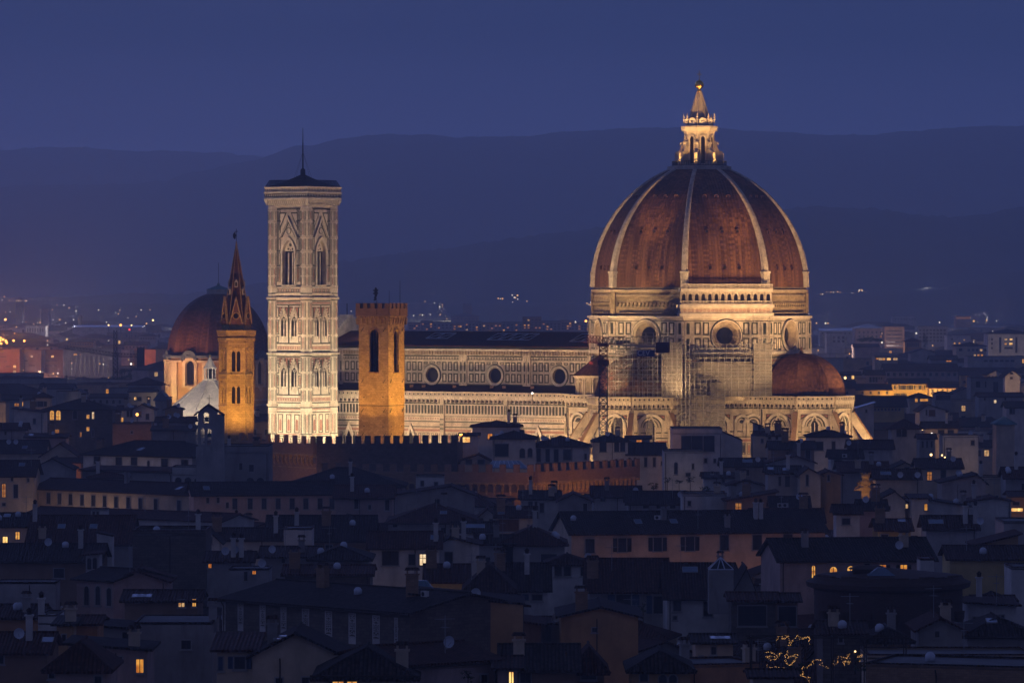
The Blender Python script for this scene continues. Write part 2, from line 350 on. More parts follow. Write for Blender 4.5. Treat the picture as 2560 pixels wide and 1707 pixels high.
# ---------------------------------------------------------------- ground, hills, air
g = MB()
g.face([(-4000, -200, 0), (4000, -200, 0), (4000, 2500, 0), (-4000, 2500, 0)]); g.face([(-4000, 2500, 0), (4000, 2500, 0), (4000, 11400, 0), (-4000, 11400, 0)])
tag(g.obj('ground', ['ground_dark']), None, None, kind='structure')
def hills(name, Y, depth, prof, seed, rough):
    """a wooded ridge: its crest runs through the listed photo points at distance Y and it falls to the plain on both sides"""
    r_ = random.Random(seed); mb = MB(); xs = [-400 + 14 * i for i in range(250)]; S = 1.0884
    P = [(a * S, b * S) for a, b in prof]
    def crest(x):
        if x <= P[0][0]: return P[0][1]
        for (a, b), (c, d) in zip(P, P[1:]):
            if x <= c:
                t = (x - a) / (c - a); t = t * t * (3 - 2 * t); return b + (d - b) * t
        return P[-1][1]
    ph = [r_.uniform(0, 6.3) for _ in range(24)]
    def bump(x, y): return sum(math.sin(x * (0.02 + 0.017 * k) + ph[k] + y * 0.002 * (k % 5)) / (1 + k * 0.5) for k in range(24))
    rows = []
    for j in range(-8, 9):
        t = j / 8.0; fall = (0.5 + 0.5 * math.cos(math.pi * t)) ** 0.8; y = Y + depth * t; row = []
        for x in xs:
            z = at(x, crest(x), Y)[2]; X = (x - CX) / F * Y
            row.append((X, y, max(-4.0, z * fall + rough * bump(x, y * 7) * (0.35 + 0.65 * abs(t)) * fall + rough * r_.uniform(-.5, .5) * fall)))
        rows.append(row)
    mb.grid(rows, 0, smooth=True); tag(mb.obj(name, ['hill_woods']), None, None, kind='structure')
hills('hills', 10300, 900, [(-200, 350), (0, 342), (150, 338), (300, 345), (500, 352), (640, 360), (900, 380), (1300, 420), (2500, 420)], 5, 4)
hills('hills', 8500, 1500, [(-200, 440), (0, 430), (150, 425), (300, 422), (380, 418), (450, 395), (560, 372), (700, 335), (800, 316), (880, 309), (950, 310), (1050, 314), (1200, 314), (1290, 305), (1400, 296), (1500, 294), (1650, 293), (1760, 303), (1900, 310), (2000, 308), (2100, 302), (2200, 292), (2280, 288), (2352, 290), (2600, 300)], 2, 2.2)
hills('hills', 5700, 800, [(-200, 690), (500, 672), (600, 652), (700, 625), (800, 600), (900, 585), (1000, 570), (1100, 560), (1200, 545), (1300, 530), (1390, 521), (1600, 495), (1800, 478), (1900, 474), (2000, 480), (2100, 492), (2180, 497), (2250, 492), (2352, 478), (2600, 470)], 3, 2.4)
hills('hills', 4900, 400, [(-200, 700), (1000, 696), (1700, 690), (1880, 680), (1950, 672), (2050, 668), (2150, 660), (2250, 642), (2352, 625), (2600, 610)], 4, 2.0)
# ---------------------------------------------------------------- the dusk air
m = bpy.data.materials.new('haze_air'); m.use_nodes = True; t = m.node_tree; t.nodes.clear(); o_ = N(t, 'ShaderNodeOutputMaterial'); pv = N(t, 'ShaderNodeVolumePrincipled')
pv.inputs['Color'].default_value = (0.84, 0.91, 1.0, 1); pv.inputs['Density'].default_value = 0.00017; pv.inputs['Anisotropy'].default_value = 0.55
t.links.new(pv.outputs[0], o_.inputs['Volume']); MAT['haze_air'] = m
mb = MB(); mb.box(-4300, 4300, -400, 11500, -1.5, 410); tag(mb.obj('haze', ['haze_air']), None, None, kind='stuff')
# ---------------------------------------------------------------- the cathedral
DX, DY = 49.8, 1250.0
cath = thing('cathedral', 'huge floodlit marble cathedral with an eight-sided red tiled dome and white ribs', 'cathedral', (DX, DY, 0))
def az(a, r): return Vector((r * math.sin(R(a)), -r * math.cos(R(a)), 0))     # plan point; 0 = towards the eye, + = to the right
CM = ['marble', 'marble_green', 'marble_pink', 'void', 'marble_light', 'rough_stone', 'marble_worn']
W_, G_, P_, V_, L_, B_, O_ = range(7)
A8 = [-10 + 45 * k for k in range(-2, 6)]                                         # corners of the octagon
def oct_pts(r, z): return [az(a, r) + Z * z for a in A8]
def oct_fac(mb, r, k):                                                             # wall plane between corner k and k+1
    p, q = az(A8[k], r), az(A8[k] + 45, r); u = (q - p); n = (p + q).normalized(); return Fac(mb, p, u, n), u.length
def prof_r(z): return math.sqrt(max(0.0, 34.2 ** 2 - (z - 55.7) ** 2)) - 5.8
ZS = [55.7 + (87.4 - 55.7) * k / 26 for k in range(27)]
mb = MB()
for k in range(8):
    mb.grid([[az(A8[k], prof_r(z)).lerp(az(A8[k] + 45, prof_r(z)), j / 4) + Z * z for j in range(5)] for z in ZS])
mb.obj('dome', ['dome_tile'], cath)
for a in A8:                                                                        # the eight white ribs
    mb = MB(); t = az(a + 90, 1.0); rows = []
    for z in ZS:
        f = (z - 55.7) / 31.7; w = 0.85 - 0.36 * f; r0, r1 = prof_r(z) - 0.5, prof_r(z) + 0.75 - 0.2 * f; n = az(a, 1.0)
        rows.append([n * r0 - t * w + Z * z, n * r1 - t * w + Z * z, n * (r1 + .22) - t * w * .5 + Z * z, n * (r1 + .22) + t * w * .5 + Z * z, n * r1 + t * w + Z * z, n * r0 + t * w + Z * z])
    mb.grid(rows)
    n = az(a, 1.0); r = prof_r(57)                                                  # the block the rib starts from
    for (z0, z1, e, w) in ((55.7, 59.4, .75, 1.0), (59.4, 59.9, .95, 1.15)):
        q = [n * (r - 1.5) - t * w, n * (r + e) - t * w, n * (r + e) + t * w, n * (r - 1.5) + t * w]; mb.hexa([p + Z * z0 for p in q], [p + Z * z1 for p in q])
    mb.obj('rib', ['rib_stone'], cath)
def dome_eye(a, z):                                                                 # the small round openings in the tiles
    f = math.cos(R(22.5)) / math.cos(R(a - round((a - 12.5) / 45) * 45 - 12.5)); p = az(a, prof_r(z) * f) + Z * z; n = az(12.5 + 45 * round((a - 12.5) / 45), 1.0)
    mb = MB(); u = n.cross(Z); fc = Fac(mb, (0, 0, 0), u, n)
    fc.ring(0, 0, 0.45, 0.60, -0.8, 0.22, 0, 10); fc.disc(0, 0, 0.5, 0.12, 1, 10); fc.rect(-.6, .6, -.72, -.58, -1.2, .4, 0)
    mb.obj('dome_opening', ['small_dome_tile', 'void'], cath, p)
for c in (-77.5, -32.5, 12.5, 57.5):
    for z, s in ((60.9, 8.6), (70.3, 10), (79.5, 10.5)):
        for d in (-1, 0, 1): dome_eye(c + d * s, z)
mb = MB()
mb.hexa(oct_pts(prof_r(87.2) + 1.0, 86.9), oct_pts(prof_r(87.2) + 1.1, 87.8)); mb.hexa(oct_pts(prof_r(87.2) + .3, 87.8), oct_pts(prof_r(87.2) + .3, 88.0))
mb.obj('dome_collar', ['rib_stone'], cath)

lan = MB(); lan.hexa(oct_pts(4.0, 88.0), oct_pts(4.0, 97.0), 0)
lantern = lan.obj('lantern', ['marble_light'], cath)
m2 = MB()
for k in range(8):
    fc, w = oct_fac(m2, 4.0, k); c = w / 2
    fc.rect(c - .95, c - .55, 88.2, 95.2, 0, .28, 0); fc.rect(c + .55, c + .95, 88.2, 95.2, 0, .28, 0)
    fc.ring(c, 95.2, .55, .98, 0, .28, 0, 12, 0, math.pi)
    fc.poly([(c - .55, 88.6), (c + .55, 88.6)] + [(c - .55 * math.cos(math.pi * (1 - j / 8)), 95.2 + .55 * math.sin(math.pi * j / 8)) for j in range(9)], -.1, .04, 1)
m2.obj('lantern_window', ['marble_light', 'void'], lantern)
for a in A8:
    m2 = MB(); t = az(a + 90, .42); n = az(a, 1)
    q = [(3.6, 88), (6.5, 88), (6.5, 91.3), (6.1, 91.8), (5.6, 91.8), (5.0, 92.4), (4.75, 93.4), (4.55, 94.3), (4.0, 94.6), (3.6, 94.6)]
    m2.hexa([n * r - t + Z * z for r, z in q], [n * r + t + Z * z for r, z in q]); n2 = az(a, 4.75)
    m2.lathe([(0.5, 0), (.55, .3), (.5, .6)], 8, 0, n2 + Z * 93.6); m2.obj('lantern_buttress', ['marble_light'], lantern)
    m2 = MB(); m2.box(-.16, .16, -.16, .16, 0, .9)
    m2.lathe([(.12, .8), (.3, 1.0), (.3, 1.2), (.1, 1.4), (.26, 1.7), (.22, 1.9), (.08, 2.1), (.18, 2.35), (.02, 2.7)], 8); m2.obj('pinnacle', ['marble_light'], lantern, az(a, 4.05) + Z * 99.2)
m2 = MB(); m2.hexa(oct_pts(4.1, 96.6), oct_pts(4.2, 97.2)); m2.hexa(oct_pts(4.7, 97.2), oct_pts(4.95, 98.1)); m2.hexa(oct_pts(4.95, 98.1), oct_pts(4.9, 98.5)); m2.obj('lantern_cornice', ['marble_light'], lantern)
m2 = MB(); m2.hexa(oct_pts(3.5, 98.5), oct_pts(3.3, 100.4))
for k in range(8):
    fc, w = oct_fac(m2, 3.75, k); fc.ring(w / 2, 99.6, .6, 1.1, -.3, .15, 0, 10, 0, math.pi); fc.rect(w / 2 - 1.1, w / 2 + 1.1, 98.5, 99.6, -.3, .12, 0)
m2.obj('lantern_crown', ['marble_light'], lantern)
m2 = MB(); m2.hexa(oct_pts(2.75, 100.3), oct_pts(.48, 107.9))
for a in A8: m2.tube(az(a, 2.8) + Z * 100.3, az(a, .5) + Z * 107.9, .16)
m2.obj('lantern_cone', ['marble'], lantern)
m2 = MB(); m2.lathe([(.5, 107.6), (.75, 107.9), (.4, 108.2), (.42, 108.4)] + [(1.2 * math.sin(R(20 + 8 * k)), 109.55 - 1.2 * math.cos(R(20 + 8 * k))) for k in range(20)] + [(.12, 110.8), (.1, 111.2)], 20); m2.obj('golden_ball', ['gold'], lantern)
m2 = MB(); m2.box(-.09, .09, -.06, .06, 111, 113.3); m2.box(-.6, .6, -.06, .06, 112.2, 112.42); m2.obj('cross', ['gold'], lantern)
m2 = MB()
for k in range(8):
    fc, w = oct_fac(m2, 7.3, k); fc.rect(0, w, 88.0, 88.16, -.1, .05, 0); fc.rect(0, w, 89.1, 89.22, -.1, .05, 0)
    for j in range(9): fc.rect(w * j / 8 - .05, w * j / 8 + .05, 88.1, 89.1, -.08, .03, 0)
m2.obj('lantern_railing', ['black_iron'], lantern)

RD = 29.7                                                                           # drum: marble storey with the eight round windows
mb = MB(); FW = 2 * RD * math.sin(R(22.5))
for k in range(8):
    fc, w = oct_fac(mb, RD, k); c = w / 2
    fc.hole_wall(0, w, 38.8, 48.0, c, 43.1, 3.1, W_)
    fc.rect(0, w, 38.2, 39.0, 0, .35, L_); fc.rect(0, w, 46.85, 47.0, 0, .08, G_); fc.rect(0, w, 47.6, 48.2, 0, .5, L_)
    for s in (-1, 1):
        for j, d in enumerate((4.6, 6.85, 9.0)):
            for v0, v1 in ((39.35, 42.55), (43.35, 46.6)):
                if j == 0: v0, v1 = (v0 - .05, v1)
                u0, u1 = sorted((c + s * d, c + s * (d + 1.65)))
                if j < 2: fc.frame(u0, u1, v0, v1, .32, .07, G_); fc.rect(u0 + .5, u1 - .5, v0 + .5, v1 - .5, 0, .05, L_)
        for v0, v1 in ((39.35, 42.55), (43.35, 46.6)):                              # corner pilaster
            u0, u1 = sorted((c + s * (w / 2 - .15), c + s * (w / 2 - 1.95))); fc.rect(u0, u1, v0 - .2, v1 + .2, 0, .3, W_); fc.rect(u0 + .5, u1 - .5, v0 + .15, v1 - .15, .3, .35, G_)
    for e in (1, -1):                                                               # frames around the window corners
        for f in (1, -1): pass
    fc.ring(c, 43.1, 3.1, 3.9, 0, .4, O_, 36, o1b=.2); fc.ring(c, 43.1, 3.9, 4.15, 0, .5, L_, 36); fc.ring(c, 43.1, 4.15, 4.45, 0, .1, G_, 36)
    A = [2 * math.pi * j / 36 for j in range(37)]
    P = lambda r, o: [fc.p(c + r * math.cos(a), 43.1 + r * math.sin(a), o) for a in A]
    mb.grid([P(3.1, .1), P(2.75, -.5), P(2.7, -.6), P(2.3, -1.3), P(2.2, -1.6)], O_)
drum = mb.obj('drum', CM, cath)
for k in range(8):
    m2 = MB(); fc, w = oct_fac(m2, RD, k); fc.disc(w / 2, 43.1, 2.25, -1.55, 0)
    for d in (-.75, .75): fc.rect(w / 2 + d - .06, w / 2 + d + .06, 41, 45.2, -1.55, -1.45, 1); fc.rect(w / 2 - 2.1, w / 2 + 2.1, 43.1 + d - .06, 43.1 + d + .06, -1.55, -1.47, 1)
    m2.obj('round_window', ['window_glass', 'black_iron'], drum)
mb = MB()                                                                           # raw masonry band above, where the gallery was never built
mb.hexa(oct_pts(28.7, 48.0), oct_pts(28.5, 54.4), 0, caps=False); mb.hexa(oct_pts(29.0, 54.4), oct_pts(29.1, 55.1), 1); mb.hexa(oct_pts(28.6, 55.1), oct_pts(28.5, 55.75), 0)
for k in range(8):
    fc, w = oct_fac(mb, 28.6, k)
    if k == 2: continue
    fc.rect(-.1, w + .1, 53.4, 53.75, 0, .25, 1)
    for j in range(17): u = 1.6 + (w - 3.2) * j / 16; fc.rect(u - .3, u + .3, 51.1, 51.7, 0, .5, 0); fc.rect(u - .22, u + .22, 50.6, 51.1, 0, .06, 2)
    fc.rect(2.0, w - 2.2, 48.9, 49.15, 0, .9, 0)
    fc.rect(-.2, 1.0, 48.2, 54.3, 0, .55, 0); fc.rect(w - 1.0, w + .2, 48.2, 54.3, 0, .55, 0)
mb.obj('masonry_band', ['rough_stone', 'marble_worn', 'void'], cath)
mb = MB(); fc, w = oct_fac(mb, RD, 2)                                               # the finished marble gallery on one side
fc.rect(-1.3, w + 1.3, 48.2, 49.0, -2, .75, 1); fc.rect(-1.0, w + 1.0, 49.0, 50.4, -2, .45, 0); fc.rect(-1.4, w + 1.4, 50.4, 51.2, -2, .9, 1)
for j in range(22): u = .2 + (w - .4) * j / 21; fc.ring(u, 49.7, .22, .4, .45, .5, 3, 8)
fc.rect(-.9, w + .9, 51.2, 51.5, -2, .7, 1); fc.rect(-1.0, w + 1.0, 54.55, 55.2, -2, .9, 1); fc.rect(-1.0, w + 1.0, 55.2, 55.36, -2, 1.0, 1); fc.rect(-1.0, w + 1.0, 56.35, 56.55, .55, 1.0, 1)
n_ = 14; bw = (w + 1.8) / n_
for j in range(n_):
    O = fc.arch_wall(-.9 + j * bw, -.9 + (j + 1) * bw, 51.5, 54.55, -.9 + (j + .5) * bw, bw * .6, 51.6, 53.55, .45, 0, 0)
    fc.mb.face([fc.p(a, b, -.42) for a, b in O], 2)
    for b_ in range(2): fc.rect(-.9 + j * bw - .16 + bw * .0, -.9 + j * bw + .16, 51.5, 54.5, 0, .22, 1)
    fc.ring(-.9 + (j + .5) * bw, 53.55, bw * .275, bw * .275 + .14, 0, .08, 1, 8, 0, math.pi)
for j in range(70): u = -.9 + (w + 1.8) * j / 69; fc.rect(u - .07, u + .07, 55.36, 56.35, .6, .85, 1)
for j in range(70): u = -.9 + (w + 1.8) * j / 69; fc.rect(u - .06, u + .06, 51.5, 52.1, .25, .4, 1)
fc.rect(-.9, w + .9, 52.1, 52.2, .2, .45, 1)
mb.obj('gallery', ['marble', 'marble_light', 'void', 'marble_pink'], cath)
mb = MB()                                                                           # body below the drum
mb.hexa(oct_pts(28.6, 14), oct_pts(28.6, 38.4), 0)
for k in range(8):
    fc, w = oct_fac(mb, 28.6, k)
    for z, m in ((37.2, 1), (36.4, 2), (35.0, 1), (33.6, 2), (32.0, 1), (30, 2)): fc.rect(0, w, z, z + .35, 0, .05, m)
mb.obj('crossing_wall', ['marble_worn', 'marble_green', 'marble_pink'], cath)

# lower walls: one bay of the marble cladding
def parapet(fc, w, zt, zb):
    """pierced parapet above a corbel table"""
    fc.rect(0, w, zt - .18, zt, -.5, .95, L_); fc.rect(0, w, zt - 1.35, zt - 1.15, -.5, .95, L_); fc.rect(0, w, zt - 1.15, zt - .18, -.5, .8, W_)
    n = max(3, round(w / 1.32)); s = w / n
    for j in range(n):
        u = (j + .5) * s; fc.disc(u, zt - .67, .30, .84, V_, 8); fc.ring(u, zt - .67, .28, .40, .8, .9, L_, 8)
        fc.rect(u - s * .5 + .02, u - s * .5 + .3, zb, zt - 1.35, 0, .7, W_)
        fc.poly([(u - s * .5 + .30, zt - 1.35), (u - s * .5 + .30, zt - 2.0), (u - .30, zt - 2.25), (u - .18, zt - 2.0), (u, zt - 1.78), (u + .18, zt - 2.0), (u + .30, zt - 2.25), (u + s * .5 + .02, zt - 2.0), (u + s * .5 + .02, zt - 1.35)], 0, .72, L_)
        fc.poly([(u - .34, zb + .35), (u + .34, zb + .35), (u + .34, zt - 2.2), (u, zt - 1.85), (u - .34, zt - 2.2)], 0, .06, V_ if j % 1 == 0 else G_)
    fc.rect(0, w, zb - .2, zb + .1, 0, .3, G_)
def stripes(fc, w, z0, z1):
    z, k = z0, 0
    while z < z1 - .3:
        h = (.5, .28, .42, .3)[k % 4]; fc.rect(0, w, z, min(z + h, z1), 0, .05 + .01 * (k % 2), (P_, G_, W_, G_)[k % 4]); z += h + (.55, .3, .4, .35)[k % 4]; k += 1
def niche_row(fc, w, z0, z1):
    n = max(2, round(w / 1.35)); s = w / n
    for j in range(n): u = (j + .5) * s; fc.frame(u - .42, u + .42, z0, z1, .14, .06, G_); fc.poly([(u - .2, z0 + .4), (u + .2, z0 + .4), (u + .2, z1 - .8), (u, z1 - .4), (u - .2, z1 - .8)], 0, .05, P_ if j % 2 else G_)
def blind_arch(fc, c, w, vs_, win=True, zb=17.0):
    r = w / 2
    fc.ring(c, vs_, r - .0, r + .75, 0, .5, L_, 20, 0, math.pi); fc.ring(c, vs_, r - .3, r, 0, .1, G_, 20, 0, math.pi)
    fc.rect(c - r - .75, c - r, zb, vs_, 0, .4, W_); fc.rect(c + r, c + r + .75, zb, vs_, 0, .4, W_)
    fc.ring(c, vs_, r - 1.0, r - .75, 0, .08, G_, 16, 0, math.pi)
    for a in (35, 90, 145): fc.ring(c + (r - 1.0) * .62 * math.cos(R(a)), vs_ + (r - 1.0) * .62 * math.sin(R(a)), .22, .4, 0, .08, G_, 8)
    for s in (-1, 1): fc.poly([(c + s * (r + .9), vs_ + r + .4), (c + s * (r + .9), vs_ + r * .62), (c + s * (r * .62), vs_ + r + .4)], 0, .06, G_); fc.poly([(c + s * (r + .75), vs_ + r + .2), (c + s * (r + .75), vs_ + r * .8), (c + s * (r * .82), vs_ + r + .2)], .06, .08, P_)
    if win:
        fc.rect(c - 1.25, c - .95, zb - 3, vs_ + .1, 0, .35, L_); fc.rect(c + .95, c + 1.25, zb - 3, vs_ + .1, 0, .35, L_)
        A = Fac.arc(c, 1.9, vs_ + .1, True); fc.poly([(c - .95, zb - 3)] + A + [(c + .95, zb - 3)], 0, .05, V_)
        fc.rect(c - .1, c + .1, zb - 3, vs_ + 1.0, .05, .25, L_)
        fc.poly([(c - 1.6, vs_ + .2), (c - 1.25, vs_ + .2), (c, vs_ + 2.6), (c + 1.25, vs_ + .2), (c + 1.6, vs_ + .2), (c, vs_ + 3.2)], 0, .4, L_)
def base_wall(pts, name, arches=(), win=True):
    """polygonal run of the lower wall, corner to corner (plan points)"""
    mb = MB()
    for i, (p, q) in enumerate(zip(pts, pts[1:])):
        p, q = Vector((*p, 0)), Vector((*q, 0)); u = q - p; w = u.length; n = u.cross(Z).normalized(); fc = Fac(mb, p, u, n)
        fc.quad(0, w, 0, 27.4, 0, W_); parapet(fc, w, 27.4, 24.3); stripes(fc, w, 15.6, 18.9); niche_row(fc, w, 12.2, 15.2)
        fc.rect(0, .55, 10, 24.2, 0, .45, W_); fc.rect(w - .55, w, 10, 24.2, 0, .45, W_); fc.rect(.18, .37, 19, 24, .45, .5, G_); fc.rect(w - .37, w - .18, 19, 24, .45, .5, G_)
        for a in arches:
            f, aw = a[0], a[1]
            blind_arch(fc, f * w, min(aw, w * .8), 19.8 + (4.9 - min(aw, w * .8)) * .35, win and aw > 3.5)
    return mb.obj(name, CM, cath)
def rel(p): return (p.x, p.y)
T1, T2 = az(-32.5, 31), az(57.5, 31)
tv = lambda T, a: rel(T + az(a, 13.2))
for T, angs in ((T1, (-145, -100, -55, -10, 35, 80)), (T2, (-55, -10, 35, 80, 125))):
    base_wall([tv(T, a) for a in angs], 'tribune_wall', ((.5, 5.6),))
    mb = MB(); rows = []
    for j in range(15):
        t = R(90 * j / 14); rows.append([T + az(-10 + 45 * k, 11.7 * math.cos(t) ** .92) + Z * (26.8 + 11.6 * math.sin(t)) for k in range(9)])
    mb.grid(rows); mb.lathe([(.5, 0), (.6, .5), (.25, 1.0), (.45, 1.4), (.1, 1.9)], 8, 0, T + Z * 38.2)
    mb.obj('tribune_dome', ['small_dome_tile'], cath)
    mb = MB(); mb.face([T + az(-10 + 45 * k, 13) + Z * 26.5 for k in range(8)]); mb.obj('tribune_terrace', ['roof_tile_old'], cath)
    for a in angs[1:] if T is T2 else angs[1:]:
        mb = MB(); n = az(a, 1); t = az(a + 90, .6); B = T + n * 13.0                    # sloping brick-backed buttress
        q = [(6.6, 9), (8.2, 9), (8.2, 12.2), (7.4, 13.0), (.9, 23.0), (0, 23.0), (0, 20.6), (6.6, 11.4)]
        mb.hexa([B + n * r - t + Z * z for r, z in q], [B + n * r + t + Z * z for r, z in q], 0)
        d = [(7.5, 12.95), (7.7, 13.15), (1.0, 23.35), (.8, 23.1)]; t2 = t * 1.12; mb.hexa([B + n * r - t2 + Z * z for r, z in d], [B + n * r + t2 + Z * z for r, z in d], 1)
        mb.obj('buttress', ['marble', 'red_brick', 'marble_green'], cath)
base_wall([tv(T1, 80), tv(T2, -55)], 'sacristy_wall', ((.38, 5.2), (.72, 2.6), (.88, 4.0)), False)
S_, Wd = Vector((-math.sin(R(32.5)), -math.cos(R(32.5)), 0)), Vector((-math.cos(R(32.5)), math.sin(R(32.5)), 0))
SW = lambda s, l: S_ * s + Wd * l
base_wall([rel(SW(21, 27)), rel(SW(24.6, 26.2)), rel(SW(25.9, 12.3))], 'sacristy_wall', ((.28, 3.6), (.66, 3.6)), False)
mb = MB(); mb.face([SW(0, 10) + Z * 26.6, SW(0, 28) + Z * 26.6, SW(24.4, 28) + Z * 26.6, SW(26, 12) + Z * 26.6]); mb.face([T1 * .3 + Z * 26.62, Vector((*tv(T1, 80), 26.62)), Vector((*tv(T2, -55), 26.62)), T2 * .3 + Z * 26.62]); mb.obj('sacristy_roof', ['roof_tile_old'], cath)
for a in (-77.5, 12.5):                                                             # the little round exedrae against the drum
    C = az(a, 27.6); mb = MB(); mb.lathe([(5.6, 26.4), (5.6, 32.2)], 24, 0, C); mb.lathe([(6.1, 31.8), (6.7, 32.1), (6.7, 32.5), (6.0, 32.6)], 24, 0, C)
    for j in range(9):
        b = a - 96 + 24 * j; n = az(b, 1); fc = Fac(mb, C + n * 5.55, -n.cross(Z) * -1, n)
        if j % 1 == 0:
            fc.ring(0, 30.2, .75, 1.05, 0, .3, 0, 10, 0, math.pi); fc.poly([(-.75, 27.4)] + Fac.arc(0, 1.5, 30.2) + [(.75, 27.4)], -.2, .07, 1)
        n2 = az(b + 12, 1)
        for e in (-3, 3): p = C + az(b + 12 + e, 5.85); mb.tube(p + Z * 27.2, p + Z * 31.4, .24, 0, 6); mb.tube(p + Z * 31.3, p + Z * 31.8, .24, 0, 6, .45)
    ex = mb.obj('exedra', ['marble', 'marble_worn'], cath)
    m2 = MB(); m2.lathe([(6.8, 32.45), (4.4, 34.4), (2.2, 36.2), (.1, 37.6)], 24, 0, C, smooth=False); m2.obj('exedra_roof', ['small_dome_tile'], ex)
# nave: aisle wall, clerestory, roofs, the back of the west gable
L0, L1 = 26.5, 112.6
mb = MB(); fa = Fac(mb, SW(21, L1), -Wd, S_); LW = L1 - L0 + .5
fa.quad(0, LW, 0, 27.6, 0, W_)
bays = [27.0, 47.4, 67.8, 88.2, 108.6]
def lu(l): return L1 - l
for b0 in bays:
    b1 = min(b0 + 20.4, L1); u0, u1 = lu(b1), lu(b0); f2 = Fac(mb, fa.p(u0, 0), -Wd, S_); w = u1 - u0
    parapet(f2, w, 27.6, 24.5)
    n = round((w - 1.6) / 1.02)
    for j in range(n): u = .9 + (w - 1.8) * (j + .5) / n; f2.rect(u - .31, u + .31, 21.7, 23.95, 0, .05, G_); f2.rect(u + .34, u + .62, 21.5, 24.1, 0, .12, L_)
    f2.rect(0, w, 24.0, 24.3, 0, .16, L_); f2.rect(0, w, 21.25, 21.5, 0, .2, L_); f2.rect(0, w, 20.9, 21.0, 0, .06, G_)
    for j in range(int(w / .8)): f2.rect(.3 + j * .8, .62 + j * .8, 20.15, 20.47, 0, .05, P_)
    stripes(f2, w, 16.9, 19.8); niche_row(f2, w, 12.6, 16.4)
    f2.rect(-.5, .7, 8, 27.0, 0, .75, W_); f2.rect(-.3, .0, 21.7, 24, .75, .8, G_); f2.rect(.2, .5, 21.7, 24, .75, .8, G_)
    for z in (17.5, 18.6, 20): f2.rect(-.5, .7, z, z + .3, .75, .79, G_)
    c = w * .5; A = Fac.arc(c, 1.3, 15.5, True); f2.poly([(c - .65, 9)] + A + [(c + .65, 9)], 0, .06, V_); f2.poly([(c - 1.6, 15.4), (c - .7, 15.4), (c, 17.4), (c + .7, 15.4), (c + 1.6, 15.4), (c, 18.9)], 0, .5, L_)
    f2.rect(c - 1.2, c - .7, 9, 15.5, 0, .4, L_); f2.rect(c + .7, c + 1.2, 9, 15.5, 0, .4, L_)
mb.obj('aisle_wall', CM, cath)
mb = MB(); mb.face([SW(20.9, L1) + Z * 26.0, SW(20.9, L0) + Z * 26.0, SW(12, L0 - 2) + Z * 29.2, SW(12, L1) + Z * 29.2]); mb.obj('aisle_roof', ['roof_tile_old'], cath)
mb = MB(); fn = Fac(mb, SW(12, L1), -Wd, S_)
for z, h, m, o in ((38.5, .5, L_, .7), (39.2, .35, G_, .5), (37.5, .9, O_, .45), (36.9, .35, G_, .06), (36.05, .16, G_, .06), (29.2, .35, G_, .08), (28.7, .3, G_, .08), (28.0, .4, G_, .1)): fn.rect(0, L1 - 24, z, z + h, 0, o, m)
for j in range(int((L1 - 24) / .9)): fn.rect(.3 + j * .9, .75 + j * .9, 37.55, 38.45, .45, .75, O_); fn.ring(.5 + j * .9, 36.5, .16, .32, 0, .05, G_, 4)
oc = [97.6, 77.2, 56.8, 36.4]
for i, l in enumerate(oc):
    u0, u1 = lu(l + 10.2), lu(l - 10.2); u1 = min(u1, L1 - 24); c = lu(l)
    fn.hole_wall(u0, u1, 26, 39.6, c, 31.9, 2.05, W_); fn.ring(c, 31.9, 2.05, 2.75, 0, .4, L_, 28, o1b=.15); fn.ring(c, 31.9, 2.75, 2.98, 0, .1, G_, 28)
    A = [2 * math.pi * j / 28 for j in range(29)]; mb.grid([[fn.p(c + 2.05 * math.cos(a), 31.9 + 2.05 * math.sin(a), o) for a in A] for o in (.1, -1.0)], O_)
    for s in (-1, 1):
        for d in (3.3, 5.15, 7.0):
            for v0, v1 in ((30.0, 32.4), (33.05, 35.5)):
                a, b = sorted((c + s * d, c + s * (d + 1.35)))
                if b < L1 - 24.2: fn.frame(a, b, v0, v1, .29, .07, G_); fn.rect(a + .42, b - .42, v0 + .42, v1 - .42, 0, .04, L_)
        a, b = sorted((c + s * 1.5, c + s * 2.7)); fn.frame(a, b, 34.85, 35.5, .2, .07, G_)
    fn.frame(c - .85, c + .85, 34.95, 35.6, .2, .07, G_)
    for s in (-1, 1):
        a, b = sorted((c + s * 9.0, c + s * 10.15))
        if b < L1 - 24: fn.rect(a, b, 28.0, 37.4, 0, .35, W_); [fn.rect(a + .36, b - .36, v0, v1, .35, .4, G_) for v0, v1 in ((30, 32.4), (33.05, 35.5))]
fn.quad(0, lu(oc[0] + 10.2), 26, 39.6, 0, W_)
clere = mb.obj('clerestory_wall', CM, cath)
for l in oc:
    m2 = MB(); f3 = Fac(m2, SW(12, L1), -Wd, S_); c = lu(l); f3.disc(c, 31.9, 2.1, -.9, 0)
    for d in (-.7, 0, .7): f3.rect(c - 2, c + 2, 31.9 + d - .04, 31.9 + d + .04, -.9, -.84, 1)
    m2.obj('round_window', ['window_glass', 'black_iron'], clere)
mb = MB(); mb.slab([SW(12.7, L1) + Z * 39.9, SW(12.7, 24) + Z * 39.9, SW(0, 24) + Z * 43.7, SW(0, L1) + Z * 43.7], .3); mb.slab([SW(0, L1) + Z * 43.7, SW(0, 24) + Z * 43.7, SW(-12.7, 24) + Z * 39.9, SW(-12.7, L1) + Z * 39.9], .3)
mb.obj('nave_roof', ['roof_tile_red'], cath)
mb = MB(); ff = Fac(mb, SW(22, L1), S_ * -1, -Wd)                                   # back of the west front rising above the roofs
prof = [(0, 0), (44, 0), (44, 30.5), (34.5, 30.5), (34.5, 39.8), (33.0, 40.5), (22, 47.8), (11, 40.5), (9.5, 39.8), (9.5, 30.5), (0, 30.5)]
ff.poly(prof, -2.6, .3, 0)
